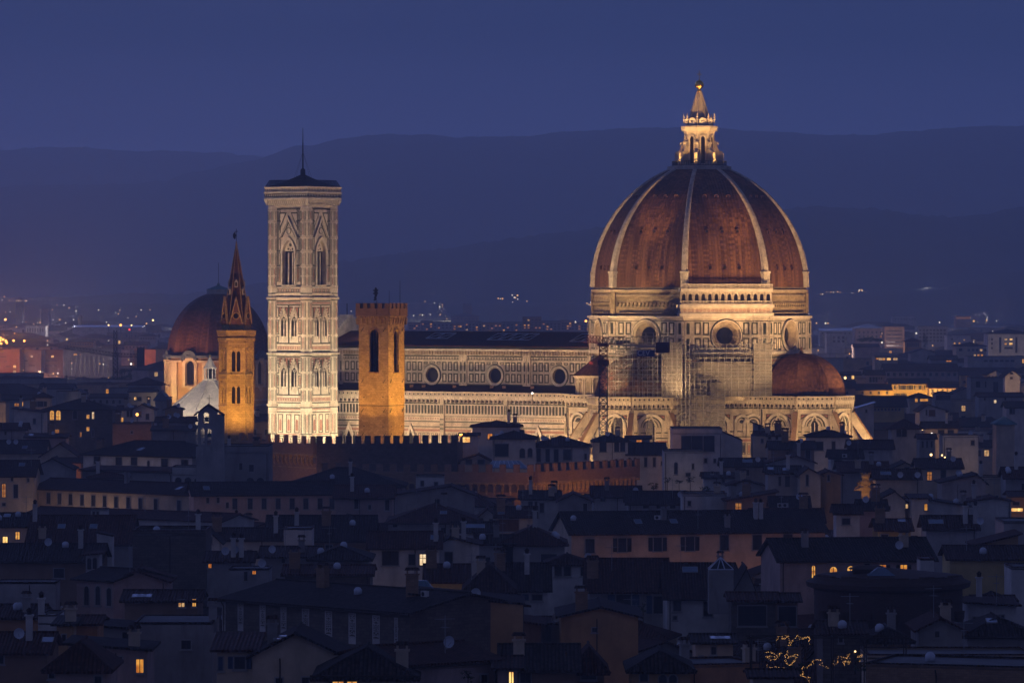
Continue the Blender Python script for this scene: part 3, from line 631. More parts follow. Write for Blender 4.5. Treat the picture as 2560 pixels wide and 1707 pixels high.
for k in range(12):
    for s in (-1, 1):
        u = 22 + s * (10.6 - k * .9); v = 40.6 + k * .6; ff.rect(u - .45, u + .45, v, v + .9, -2.7, .4, 1)
for k in range(9): ff.rect(9.8 + k * .8 - 8.6, 10.2 + k * .8 - 8.6, 30.5, 31.8, -2.6, .35, 1)
ff.rect(.3, 9.8, 31.8, 32.1, -2.6, .4, 1)
mb.tube(ff.p(22, 47.5, -1), ff.p(22, 51.3, -1), .12, 2)
mb.obj('west_gable', ['marble', 'marble_light', 'black_iron'], cath)
def roof_frame(l0, l1, n, h, label):
    """white metal safety truss lying on the nave roof"""
    mb = MB(); sl = lambda l, s: SW(s, l) + Z * (39.9 + (12.7 - s) / 12.7 * 3.8 + .25) + Vector((DX, DY, 0)); c0 = sl((l0 + l1) / 2, 6)
    P = lambda l, s: sl(l, s) - c0
    for s in (2.6, 2.6 + h): mb.tube(P(l0, s), P(l1, s), .11)
    for j in range(n + 1): l = l0 + (l1 - l0) * j / n; mb.tube(P(l, 2.6), P(l, 2.6 + h), .1)
    for j in range(n): a, b = l0 + (l1 - l0) * j / n, l0 + (l1 - l0) * (j + 1) / n; mb.tube(P(a, 2.6), P(b, 2.6 + h), .09)
    tag(mb.obj('roof_truss', ['white_metal'], None, c0), label, 'metal truss', 'white metal trusses lying on the nave roof')
roof_frame(28.3, 35.0, 2, 6.5, 'short white truss on the nave roof, the one beside the dome')
roof_frame(48.5, 62.0, 4, 5.5, 'longest white zigzag truss on the cathedral nave roof, four bays')
roof_frame(75.5, 82.5, 2, 4.6, 'short white truss on the nave roof beside the orange brick tower')
mb = MB()
for i, l in enumerate((98, 92, 83, 79, 69, 57, 53, 44)): p = SW(13.5, l) + Z * 28.8; mb.box(p.x - .5, p.x + .5, p.y - .5, p.y + .5, 27.6, 29.2)
mb.obj('roof_cowls', ['red_brick'], cath)

# ---------------------------------------------------------------- campanile
CA = -35.7; CW = 12.3; hw = CW / 2
cn = az(CA, 1); ce = az(CA + 90, 1); corner = Vector(((767 - CX) / F * 1267, 1267, 0))
cc = corner - cn * (hw + .2) - ce * (hw + .2)
camp = thing('bell_tower', 'tall square white marble bell tower with pink and green inlay, mast on its roof', 'bell tower', cc)
def camp_face(k, mb):
    n = az(CA + 90 * k, 1); u = az(CA + 90 * k + 90, 1); return Fac(mb, n * hw - u * hw, u, n)
mb = MB()
def strip(fc, u0, u1, v0, v1, inner, w=.16):
    fc.frame(u0, u1, v0, v1, w * 1.55, .06, G_); q_ = (u1 - u0) * .35; fc.rect(u0 + q_, u1 - q_, v0 + w + .3, v1 - w - .3, 0, .05, inner)
for k in range(4):
    fc = camp_face(k, mb); c = hw
    fc.quad(0, CW, 0, 24.1, 0, L_)
    for j in range(4): u = 2.4 + j * 2.85; strip(fc, u, u + 1.75, 8, 15, P_); strip(fc, u, u + 1.75, 16.4, 21.5, L_); fc.poly([(u + .5, 17)] + Fac.arc(u + .875, .75, 19.5, True) + [(u + 1.25, 17)], .05, .1, P_)
    for z, m in ((15.3, G_), (15.9, P_), (21.9, G_), (22.7, P_), (23.1, G_), (23.5, L_)): fc.rect(0, CW, z, z + .26, 0, .07, m)
    for z0, z1, vb, vs_ in ((24.1, 38.0, 28.2, 32.4), (38.0, 53.0, 41.8, 46.2)):
        for i, cu in enumerate((c - 1.8, c + 1.8)):
            O = fc.arch_wall(0 if i == 0 else c, c if i == 0 else CW, z0, z1, cu, 1.95, vb, vs_, .3, L_, W_, True)
            mb.face([fc.p(a, b, -.28) for a, b in O], V_)
            fc.rect(cu - .13, cu + .13, vb, vs_ + .2, -.28, -.08, L_); fc.rect(cu - .97, cu + .97, vb, vb + .7, -.28, -.15, L_)
            fc.ring(cu, vs_ + .75, .26, .4, -.28, -.12, L_, 10)
            for s in (-1, 1):
                fc.rect(cu + s * 1.05 - .16, cu + s * 1.05 + .16, vb - .3, vs_ + .2, 0, .12, L_)
                fc.poly([(cu + s * .9, vs_ + .9), (cu + s * 1.35, vs_ + .2), (cu + s * 1.35, vs_ + .9), (cu, vs_ + 4.3), (cu, vs_ + 3.4)][:: s], 0, .18, W_)
                fc.poly([(cu + s * 1.5, vs_ + 1.2), (cu + s * 1.5, vs_ + 4.2), (cu + s * .35, vs_ + 4.2)], 0, .07, G_); fc.poly([(cu + s * 1.4, vs_ + 1.9), (cu + s * 1.4, vs_ + 4.05), (cu + s * .6, vs_ + 4.05)], .07, .1, P_)
                for b in range(4): t = b / 4; fc.rect(cu + s * (1.25 - t * 1.2) - .13, cu + s * (1.25 - t * 1.2) + .13, vs_ + 1.2 + t * 2.9, vs_ + 1.6 + t * 2.9, .3, .5, L_)
            fc.ring(cu, vs_ + 2.0, .2, .36, .0, .38, L_, 8)
        fc.frame(1.75, CW - 1.75, z0 + 2.4, z1 - 1.9, .3, .1, G_)
        fc.rect(c - .2, c + .2, z0 + 2.7, z1 - 2.2, 0, .09, G_)
        for s in (-1, 1):
            a, b = sorted((c + s * 3.35, c + s * 4.45)); strip(fc, a, b, z0 + 5.0, z1 - 6.0, P_, .14); strip(fc, a, b, z0 + 2.8, z0 + 4.6, L_, .14); strip(fc, a, b, z1 - 5.6, z1 - 2.6, L_, .14)
        for j in range(14): u = 2 + (CW - 4) * (j + .5) / 14; fc.frame(u - .28, u + .28, z0 + .9, z0 + 1.8, .12, .06, P_)
        fc.rect(0, CW, z1 - .45, z1, 0, .55, L_); fc.rect(0, CW, z1 - .8, z1 - .45, 0, .3, W_); fc.rect(0, CW, z1 - 1.15, z1 - .85, 0, .08, G_); fc.rect(0, CW, z0 + .3, z0 + .6, 0, .08, G_)
        for j in range(26): u = 1.8 + (CW - 3.6) * j / 25; fc.ring(u, z1 - 1.5, .1, .22, 0, .07, P_, 6)
    vb, vs_ = 56.4, 64.9
    O = fc.arch_wall(0, CW, 53.0, 77.5, c, 4.1, vb, vs_, 1.2, W_, W_, True); mb.face([fc.p(a, b, -1.15) for a, b in O], V_)
    for d in (-.72, .72): fc.rect(c + d - .15, c + d + .15, vb, vs_ + .2, -1.1, -.7, L_)
    A = Fac.arc(c, 4.0, vs_ + .6, True); fc.poly(A, -1.1, -.8, L_)
    for a, b, r in ((0, 2.3, .5), (-.75, 1.2, .33), (.75, 1.2, .33), (0, .9, .2)): fc.disc(c + a, vs_ + b, r, -.77, V_, 8); fc.ring(c + a, vs_ + b, r, r + .12, -.85, -.7, L_, 8)
    for s in (-1, 1):
        fc.rect(c + s * 2.3 - .2, c + s * 2.3 + .2, vb, vs_, 0, .35, L_)
        fc.poly([(c + s * 3.1, 69.2), (c + s * 2.7, 69.2), (c, 74.0), (c, 75.0)][::s], 0, .5, L_)
        fc.poly([(c + s * 2.5, 69.2), (c + s * 2.2, 69.2), (c, 73.0), (c, 73.6)][::s], 0, .12, G_)
        fc.poly([(c + s * 3.2, 71.0), (c + s * 3.2, 76.0), (c + s * .7, 76.0)], 0, .08, G_); fc.poly([(c + s * 2.85, 72.4), (c + s * 2.85, 75.6), (c + s * 1.2, 75.6)], .08, .12, L_)
        for v0, v1 in ((57.2, 61.2), (61.6, 65.2), (65.6, 68.9), (69.6, 73.2), (73.7, 76.4)):
            a, b = sorted((c + s * 2.75, c + s * 3.55)); strip(fc, a, b, v0, v1, P_ if v0 < 60 else L_, .13)
            a, b = sorted((c + s * 3.75, c + s * 4.75)); strip(fc, a, b, v0, v1, P_, .14)
    A1, A2 = Fac.arc(c, 4.1, vs_, True), Fac.arc(c, 5.3, vs_, True)
    mb.grid([[fc.p(a, b, .0) for a, b in A2], [fc.p(a, b, .4) for a, b in A2], [fc.p(a, b, .4) for a, b in A1], [fc.p(a, b, 0) for a, b in A1]], L_)
    fc.ring(c, 71.0, .4, .7, 0, .15, L_, 10); fc.ring(c, 71.0, .75, .9, 0, .12, G_, 10)
    for z in (56.0, 61.35, 65.3, 69.1, 73.4, 76.6): fc.rect(0, c - 2.6, z, z + .32, 0, .14, G_); fc.rect(c + 2.6, CW, z, z + .32, 0, .14, G_)
    for j in range(18): u = .8 + (CW - 1.6) * j / 17; fc.ring(u, 76.95, .14, .3, 0, .08, G_, 6)
    fc.rect(0, CW, 53.9, 54.2, 0, .35, L_); fc.rect(0, CW, 55.5, 55.75, 0, .2, L_)
    for j in range(12): u = .9 + (CW - 1.8) * (j + .5) / 12; fc.frame(u - .35, u + .35, 54.35, 55.35, .13, .06, G_ if j % 2 else P_)
mb.obj('shaft', CM, camp)
for k in range(4):                                                                   # octagonal corner buttresses with the same bands
    m2 = MB(); n = az(CA + 90 * k + 45, 1) * (hw * math.sqrt(2) - .75); r = 1.62; pts = lambda rr, z: [n + az(CA + 22.5 + 45 * j, rr) + Z * z for j in range(8)]
    m2.hexa(pts(r, 0), pts(r, 77.6), L_)
    for z, h, e in ((15.3, .3, .1), (21.9, .3, .1), (23.6, .5, .45), (37.5, .5, .5), (52.5, .5, .5), (55.5, .3, .25), (61.3, .3, .14), (65.3, .3, .14), (69.1, .3, .14), (73.4, .3, .14), (76.6, .3, .14)): m2.hexa(pts(r + e, z), pts(r + e, z + h), W_)
    for z in (16, 23.2, 37.1, 52.1, 53.9): m2.hexa(pts(r + .05, z), pts(r + .05, z + .3), G_)
    for j in range(8):
        a = CA + 45 * j; nn = az(a, 1); u = az(a + 90, 1); fc = Fac(m2, n + nn * r * math.cos(R(22.5)), u, nn)
        for v0, v1 in ((8, 15), (16.4, 21.6), (25, 28), (28.6, 32.5), (33, 36.8), (39, 42.4), (43, 47), (47.6, 51.8), (56.2, 58.6), (58.9, 61), (61.8, 65), (65.8, 68.8), (69.6, 73.1), (73.9, 76.3)): fc.rect(-.12, .12, v0 + .3, v1 - .3, 0, .05, P_ if (int(v0) + j) % 2 else L_); fc.rect(-.5, -.32, v0, v1, 0, .04, G_); fc.rect(.32, .5, v0, v1, 0, .04, G_)
    m2.obj('corner_buttress', CM, camp)
mb = MB(); q = lambda e, z: [cn * a * (hw + e) + ce * b * (hw + e) + Z * z for a, b in ((1, -1), (1, 1), (-1, 1), (-1, -1))]
mb.hexa(q(.35, 77.5), q(.5, 78.0), 0); mb.hexa(q(.5, 78.0), q(1.15, 79.4), 3); mb.hexa(q(1.3, 79.4), q(1.35, 79.9), 1); mb.hexa(q(1.15, 79.9), q(1.2, 81.2), 0); mb.hexa(q(1.4, 81.2), q(1.45, 81.5), 1); mb.hexa(q(1.2, 81.5), q(1.2, 82.6), 0); mb.hexa(q(1.35, 82.6), q(1.4, 82.9), 1)
for k in range(4):
    fc = camp_face(k, mb)
    for j in range(22):
        u = -1.0 + (CW + 2.0) * j / 21; mb.hexa([fc.p(u - .14, 77.9, .4), fc.p(u + .14, 77.9, .4), fc.p(u + .14, 79.4, .6), fc.p(u - .14, 79.4, .6)], [fc.p(u - .14, 78.0, .75), fc.p(u + .14, 78.0, .75), fc.p(u + .14, 79.4, 1.45), fc.p(u - .14, 79.4, 1.45)], 1)
        fc.disc(u, 82.05, .2, 1.24, 2, 6); fc.frame(u - .33, u + .33, 80.2, 80.95, .1, 1.26, 2, 1.15)
mb.obj('cornice', ['marble', 'marble_light', 'marble_green', 'marble_worn'], camp)
mb = MB(); mb.grid([[p for p in q(.6, 83.0)], [p for p in q(-1.8, 84.0)], [p for p in q(-4.2, 85.3)], [p for p in q(-5.9, 86.4)]], 0, close=True); mb.lathe([(.7, 86.2), (.65, 87.6), (.25, 88.0)], 8, 0)
mb.obj('roof', ['roof_tile_old'], camp)
mb = MB(); mb.tube((0, 0, 87.5), (0, 0, 95), .22, 0, 8, .16); mb.tube((0, 0, 95), (0, 0, 99.0), .13, 0, 6, .05)
for k in range(4): mb.tube((0, 0, 92.5), cn * (3.2, 0, -3.2, 0)[k] + ce * (0, 3.2, 0, -3.2)[k] + Z * 85, .02)
mb.obj('mast', ['black_iron'], camp)
mb = MB()
for k in range(4):
    fc = camp_face(k, mb)
    mb.face([fc.p(-1.2, 82.9, 1.2), fc.p(CW + 1.2, 82.9, 1.2), fc.p(CW + .3, 84.7, .3), fc.p(-.3, 84.7, .3)], 0)
    for j in range(10): t = j / 9; mb.tube(fc.p(-1.2 + (CW + 2.4) * t, 82.9, 1.2), fc.p(-.3 + (CW + .6) * t, 84.7, .3), .035, 1)
    mb.tube(fc.p(-.3, 84.7, .3), fc.p(CW + .3, 84.7, .3), .05, 1)
mb.obj('safety_screen', ['wire_screen', 'black_iron'], camp)
# ---------------------------------------------------------------- orange brick tower and the battlemented palace it stands in
def tower_frame(px, Y, ang, w):
    """nearest corner at photo column px; ang = bearing of the left face; returns the centre"""
    n, e = az(ang, 1), az(ang + 90, 1); c = Vector(((px - CX) / F * Y, Y, 0)) - n * w / 2 - e * w / 2; return c, n, e
BA, BW = -26.9, 6.9
c, n0, n1 = tower_frame(971, 960, BA, BW)
btw = thing('brick_tower', 'slender orange lit brick tower with swallow notched battlements and tall belfry openings', 'tower', c)
mb = MB()
for k in range(4):
    n = az(BA + 90 * k, 1); u = az(BA + 90 * k + 90, 1); fc = Fac(mb, n * BW / 2 - u * BW / 2, u, n); m = BW / 2 + (.1 if k == 0 else 0)
    w = 2.1 if k == 0 else 2.15
    O = fc.arch_wall(0, BW, 10, 48.4, m, w, 38.2, 45.9, .55, 0, 0); mb.face([fc.p(a, b, -.9 if k else -3.2) for a, b in O], 2)
    A1, A2 = Fac.arc(m, w, 45.9), Fac.arc(m, w + .9, 45.9)
    mb.grid([[fc.p(a, b, .0) for a, b in A2], [fc.p(a, b, .1) for a, b in A2], [fc.p(a, b, .1) for a, b in A1], [fc.p(a, b, 0) for a, b in A1]], 1)
    fc.rect(m - w / 2 - .2, m + w / 2 + .2, 37.95, 38.2, 0, .2, 1)
    for v in (21, 27, 33): 
        for d in (.18, .82): fc.rect(BW * d - .12, BW * d + .12, v, v + .22, 0, .06, 2)
    for v in (20, 25, 30, 36, 46.5):                                                # iron cramps
        for d in (.13, .87): a, b = fc.p(BW * d - .3, v, .12), fc.p(BW * d + .3, v + .8, .12); mb.tube(a, b, .06, 3)
    fc.rect(0, BW, 31.3, 31.45, 0, .05, 3)
mb.box(-BW / 2 + 1.2, BW / 2 - 1.2, -BW / 2 + 1.2, BW / 2 - 1.2, 37, 37.4, 3)
mb.obj('shaft', ['gold_stone', 'red_brick', 'void', 'black_iron'], btw)
mb = MB()
qq = lambda e, z: [n0 * a * (BW / 2 + e) + n1 * b * (BW / 2 + e) + Z * z for a, b in ((1, -1), (1, 1), (-1, 1), (-1, -1))]
mb.hexa(qq(.05, 48.3), qq(.1, 49.8), 0)
for k in range(4):
    n = az(BA + 90 * k, 1); u = az(BA + 90 * k + 90, 1); fc = Fac(mb, n * BW / 2 - u * BW / 2, u, n); ns = 7
    for j in range(ns + 1):
        x = -.3 + (BW + .6) * j / ns
        for i in range(4): o1 = (.14, .3, .42, .48)[i]; fc.rect(x - .17, x + .17, 47.9 + i * .33, 48.25 + i * .33, -.1, o1, 0)
    for j in range(ns): x = -.3 + (BW + .6) * (j + .5) / ns; fc.ring(x, 49.25, .27, .5, -.1, .46, 0, 8, 0, math.pi)
    for j in range(1, 7, 2): fc.rect(-.3 + (BW + .6) * (j + .5) / ns - .3, -.3 + (BW + .6) * (j + .5) / ns + .3, 48.3, 49.1, 0, .16, 1)
mb.hexa(qq(.48, 49.7), qq(.48, 51.25), 1); mb.hexa(qq(.54, 49.62), qq(.54, 49.78), 0)
mb.obj('machicolation', ['gold_stone', 'red_brick'], btw)
def merlon_row(parent, P, Q, z, n, w, h, t, mats, nm='merlon'):
    P, Q = Vector(P), Vector(Q); u = (Q - P); L = u.length; u.normalize(); nn = u.cross(Z).normalized(); base = None
    for j in range(n):
        c_ = P + u * (L * j / max(1, n - 1))
        if base is None:
            mb_ = MB(); f_ = Fac(mb_, (0, 0, 0), u, nn); f_.rect(-w / 2, w / 2, 0, h, -t, 0, 0); mb_.face([f_.p(-w / 2, 0, -t), f_.p(w / 2, 0, -t), f_.p(w / 2, h, -t), f_.p(-w / 2, h, -t)], 0); f_.rect(-w / 2 - .04, w / 2 + .04, h - .1, h, -t - .03, .03, 1)
            base = mb_.obj(nm, mats, parent, c_ + Z * z)
        else:
            d = base.copy(); scene.collection.objects.link(d); d.parent = parent; d.location = c_ + Z * z
e = BW / 2 + .48
for k in range(4):
    n = az(BA + 90 * k, 1); u = az(BA + 90 * k + 90, 1); merlon_row(btw, n * e - u * (e - .55), n * e + u * (e - .55), 51.25, 5, 1.0, 1.05, .5, ['red_brick', 'red_brick'])
mb = MB(); mb.box(-.9, .9, -.35, .35, 42.6, 43.2, 1); mb.lathe([(.9, 40.6), (.75, 41.0), (.6, 42.2), (.2, 42.6)], 12, 0); mb.obj('bell', ['copper', 'dark_wood'], btw)
pz = tower_frame(971, 960, BA, BW)[0]
def pole(px, top, Y, label):
    p = at(px, 762, Y); q = at(px, top, Y); mb = MB(); h = q.z - p.z + 2; mb.tube((0, 0, 0), (0, 0, h), .07, 0, 6, .03); o = mb.obj('pole', ['black_iron'], None, (p.x, p.y, p.z - 2)); tag(o, label, 'pole')
pole(973, 726, 957, 'plain short pole on top of the orange brick tower, at the middle corner')
pole(1000, 701, 958, 'tallest thin pole on the orange brick tower top')
# rampant lion weathervane
lp = at(938, 762, 958); lion = thing('weathervane', 'black rampant lion weathervane on the orange brick tower', 'weathervane', lp)
mb = MB(); mb.tube((.32, 0, -2), (.32, 0, 1.0), .05, 0, 6); mb.obj('pole', ['black_iron'], lion)
mb = MB(); L = [(.10, .3), (.34, .55), (.22, .9), (.38, 1.2), (.44, 1.55), (.62, 1.75), (.60, 1.95), (.42, 1.9), (.46, 2.15), (.66, 2.35), (.58, 2.55), (.42, 2.45), (.30, 2.85), (.02, 2.95), (-.14, 2.7), (-.1, 2.5), (-.42, 2.45), (-.50, 2.25), (-.2, 2.15), (-.16, 1.95), (-.46, 1.8), (-.5, 1.6), (-.18, 1.6), (-.12, 1.2), (-.26, .85), (-.18, .55), (-.36, .35), (-.3, .2)]
mb.hexa([(a, -.05, b + .6) for a, b in L], [(a, .05, b + .6) for a, b in L]); mb.obj('lion', ['black_iron'], lion)

pal = thing('battlemented_palace', 'long dark brick palace with battlements and orange lit corbel arches', 'palace', (0, 0, 0))
def pal_wall(pa, pb, zt, z0, mat, nmer, mw, corb=True, mh=1.6, nm='palace_wall'):
    P, Q = Vector((pa[0], pa[1], 0)), Vector((pb[0], pb[1], 0)); u = Q - P; L = u.length; nn = u.cross(Z).normalized(); mb = MB(); fc = Fac(mb, P, u, nn)
    fc.rect(0, L, z0, zt - mh, -1.0, 0, 0); fc.rect(0, L, zt - mh - 2.3, zt - mh - 2.05, 0, .12, 0)
    if corb:
        n = max(3, round(L / 1.55)); fc.rect(0, L, zt - mh - 2.05, zt - mh, 0, .75, 0)
        for j in range(n):
            x = L * (j + .5) / n; s = L / n
            fc.rect(x - s * .5 - .18, x - s * .5 + .18, zt - mh - 3.6, zt - mh - 2.05, 0, .55, 1)
            mb.hexa([fc.p(x - s * .5 - .18, zt - mh - 4.5, 0), fc.p(x - s * .5 + .18, zt - mh - 4.5, 0), fc.p(x - s * .5 + .18, zt - mh - 3.6, 0), fc.p(x - s * .5 - .18, zt - mh - 3.6, 0)], [fc.p(x - s * .5 - .18, zt - mh - 4.4, .05), fc.p(x - s * .5 + .18, zt - mh - 4.4, .05), fc.p(x - s * .5 + .18, zt - mh - 3.6, .55), fc.p(x - s * .5 - .18, zt - mh - 3.6, .55)], 1)
            fc.disc(x, zt - mh - 2.8, s * .5 - .2, .02, 2, 8); fc.rect(x - s * .5 + .2, x + s * .5 - .2, zt - mh - 3.9, zt - mh - 2.8, 0, .03, 2); fc.ring(x, zt - mh - 2.75, s * .5 - .2, s * .5 + .15, 0, .68, 1, 8, 0, math.pi); fc.rect(x - s * .5, x + s * .5, zt - mh - 2.3, zt - mh - 2.0, 0, .8, 1)  # arch recesses dark, corbels pale: light and shade put into the stone colours
        fc.rect(0, L, zt - mh - 5.0, zt - mh - 4.75, 0, .18, 1)
    o = mb.obj(nm, [mat, 'gold_stone', 'dark_stone'], pal); off = nn * (.75 if corb else 0)
    merlon_row(o, P + off + u.normalized() * mw * .5, Q + off - u.normalized() * mw * .5, zt - mh, nmer, mw, mh, .55, [mat, 'dark_stone'])
    return o
X = lambda px, Y: ((px - CX) / F * Y, Y)
zB = 55 - (1090 - 725) * 945 / F
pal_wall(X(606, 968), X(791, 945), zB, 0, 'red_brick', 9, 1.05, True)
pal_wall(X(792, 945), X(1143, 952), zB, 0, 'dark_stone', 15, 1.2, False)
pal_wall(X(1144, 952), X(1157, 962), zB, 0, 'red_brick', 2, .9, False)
mb = MB(); mb.face([(X(606, 968)[0], 969, zB - 2.6), (X(791, 945)[0], 946, zB - 2.6), (X(1143, 952)[0], 953, zB - 2.6), (X(1140, 975)[0], 975, zB - 2.6), (X(640, 985)[0], 985, zB - 2.6)]); mb.obj('palace_roof', ['roof_tile_old'], pal)
zC = 55 - (1157 - 725) * 925 / F
pal_wall(X(806, 925), X(1335, 918), zC, 0, 'red_brick', 16, 1.25, True)
pal_wall(X(1336, 918), X(1592, 948), zC + .1, 0, 'red_brick', 13, 1.1, True)
mb = MB(); mb.slab([(X(1335, 920)[0] + 1, 921, zC - 2.4), (X(1590, 950)[0], 950, zC - 2.4), (X(1590, 958)[0], 958, zC - .6), (X(1340, 940)[0], 940, zC - .6)], .3); mb.obj('palace_roof', ['roof_tile_old'], pal)
mb = MB(); p0 = at(1220, 1168, 926); mb.slab([(p0.x, 926, p0.z), (at(1322, 1172, 926).x, 926, p0.z - .2), (at(1300, 1165, 930).x, 930, p0.z + 1.2), (at(1232, 1160, 930).x, 930, p0.z + 1.2)], .15)
for j in range(8): t = j / 7; mb.tube((p0.x + t * 7.6, 925.9, p0.z + .06), (p0.x + .9 + t * 5.2, 930, p0.z + 1.28), .05, 1)
mb.obj('glass_roof', ['roof_glass', 'white_metal'], pal)

# ---------------------------------------------------------------- hexagonal golden bell tower with a spire
hc = Vector(((591 - CX) / F * 985, 985, 0)); hx = thing('spired_bell_tower', 'six-sided golden stone bell tower with a pointed brick spire', 'bell tower', hc)
HR = 3.55; H6 = [0 + 60 * k + 2 for k in range(6)]                                    # bearings of the faces
hp = lambda r, z, d=0: [az(a + 30, r) + Z * z for a in H6]
mb = MB(); fw = HR
def hex_fac(mb, k, r): n = az(H6[k], 1); u = az(H6[k] + 90, 1); return Fac(mb, n * r * math.cos(R(30)) - u * r / 2, u, n)
for k in range(6):
    fc = hex_fac(mb, k, HR); m = HR / 2
    fc.quad(0, HR, 8, 30.9, 0, 0); fc.quad(0, HR, 44.0, 46.2, 0, 0)
    for z0, z1, vb, vs_, ww in ((30.9, 37.5, 31.3, 34.3, .72), (37.5, 44.0, 38.0, 41.6, .8)):
        for i, cu in enumerate((m - .52, m + .52)):
            O = fc.arch_wall(0 if i == 0 else m, m if i == 0 else HR, z0, z1, cu, ww, vb, vs_, .6, 0, 0, True); mb.face([fc.p(a, b, -.55) for a, b in O], 1)
        mb.tube(fc.p(m, vb, .02), fc.p(m, vs_, .02), .09, 2, 6)
        A1, A2 = Fac.arc(m, 2.2, vs_ + .1), Fac.arc(m, 2.7, vs_ + .1); mb.grid([[fc.p(a, b, o) for a, b in A] for A, o in ((A2, 0), (A2, .12), (A1, .12), (A1, 0))], 2)
    for z, h, o in ((30.6, .3, .2), (37.2, .3, .2)): fc.rect(-.1, HR + .1, z, z + h, 0, o, 2)
    for j in range(6):
        u = HR * (j + .5) / 6; fc.rect(u - .09, u + .09, 35.6, 36.6, 0, .16, 0); fc.rect(u - .09, u + .09, 43.0, 44.1, 0, .22, 0); fc.ring(u, 44.2, .2, .34, 0, .3, 0, 6, 0, math.pi)
    fc.rect(-.15, HR + .15, 44.5, 45.0, 0, .36, 0); fc.rect(-.05, .22, 8, 44, 0, .14, 0); fc.rect(HR - .22, HR + .05, 8, 44, 0, .14, 0)
    for j in range(5): u = HR * (j + .5) / 5; fc.ring(u, 45.3, .2, .33, 0, .42, 0, 6, 0, math.pi)
    fc.rect(-.25, HR + .25, 45.6, 46.3, 0, .46, 0); fc.rect(-.32, HR + .32, 46.3, 46.6, 0, .58, 2)
mb.obj('shaft', ['gold_stone', 'void', 'gold_stone'], hx)
mb = MB(); mb.hexa(hp(3.1, 46.4), hp(3.05, 48.0), 2); mb.hexa(hp(2.85, 48.0), hp(.34, 63.2), 0); mb.hexa(hp(.42, 63.2), hp(.38, 63.5), 1); mb.hexa(hp(.32, 63.5), hp(.1, 65.2), 1)
for a in H6: mb.tube(az(a + 30, 2.9) + Z * 48, az(a + 30, .34) + Z * 63.2, .12, 1, 6, .07)
sp = mb.obj('spire', ['small_dome_tile', 'gold_stone', 'gold_stone'], hx)
for k in range(6):
    m2 = MB(); fc = hex_fac(m2, k, 3.05); m = 3.05 / 2
    fc.poly([(.25, 47.9), (2.8, 47.9), (m, 53.3)], -.4, .25, 0); fc.poly([(.1, 47.9), (.3, 47.9), (m, 53.0), (m, 53.7)], -.1, .4, 1); fc.poly([(2.95, 47.9), (2.75, 47.9), (m, 53.0), (m, 53.7)], -.1, .4, 1)
    for a, b in ((.32, 0), (-.32, 0), (0, .32), (0, -.32)): fc.disc(m + a, 49.6 + b, .27, .27, 2, 8)
    fc.ring(m, 49.6, .62, .78, .2, .34, 1, 14); m2.obj('gable', ['small_dome_tile', 'gold_stone', 'void'], hx)
for k in range(0, 6):
    m2 = MB(); n = az(H6[k], 1); u = az(H6[k] + 90, 1); fc = Fac(m2, n * 1.75, u, n); z = 55.6 if k % 2 == 0 else 54.0
    fc.poly([(-.36, z), (.36, z), (.36, z + 1.1), (0, z + 1.7), (-.36, z + 1.1)], -1.2, .12, 0); fc.rect(-.2, .2, z + .2, z + 1.0, .12, .14, 1); m2.obj('spire_dormer', ['rib_stone', 'void'], hx)
mb = MB(); mb.tube((0, 0, 65), (0, 0, 67.8), .06, 0, 6); mb.box(-.35, .35, -.04, .04, 67.2, 67.32)
q = [(-.35, 65.6), (-.65, 65.9), (-.75, 66.5), (-.6, 66.9), (-.45, 66.9), (-.4, 67.15), (-.2, 67.1), (-.2, 66.75), (.1, 66.3), (-.15, 66.2), (-.15, 65.8)]
mb.hexa([(a, -.05, b) for a, b in q], [(a, .05, b) for a, b in q]); mb.obj('vane', ['black_iron'], hx)

# ---------------------------------------------------------------- red domed chapel and the white roofed baptistery behind
kc = Vector(((546 - CX) / F * 1560, 1560, 0)); ch = thing('domed_chapel', 'large dark red ribless dome of a chapel with arched golden windows below', 'church', kc)
K8 = [-8 + 45 * k for k in range(8)]; kp = lambda r, z: [az(a, r) + Z * z for a in K8]
mb = MB(); rows = []
for j in range(21): t = R(80 * j / 20); rows.append([az(K8[k], 17.3 * math.cos(t)).lerp(az(K8[k] + 45, 17.3 * math.cos(t)), i / 4) + Z * (33.6 + 20.6 * math.sin(t)) for k in range(8) for i in range(4)])
mb.grid(rows, 0, close=True); mb.obj('dome', ['small_dome_tile'], ch)
mb = MB(); mb.hexa(kp(3.9, 53.6), kp(4.0, 55.2), 0); mb.hexa(kp(4.2, 55.2), kp(.6, 56.5), 1); mb.lathe([(.5, 56.4), (.55, 56.9), (.1, 57.4)], 8, 1); mb.tube((0, 0, 57), (0, 0, 64), .08, 2, 5); mb.obj('lantern', ['grey_plaster', 'copper', 'black_iron'], ch)
mb = MB()
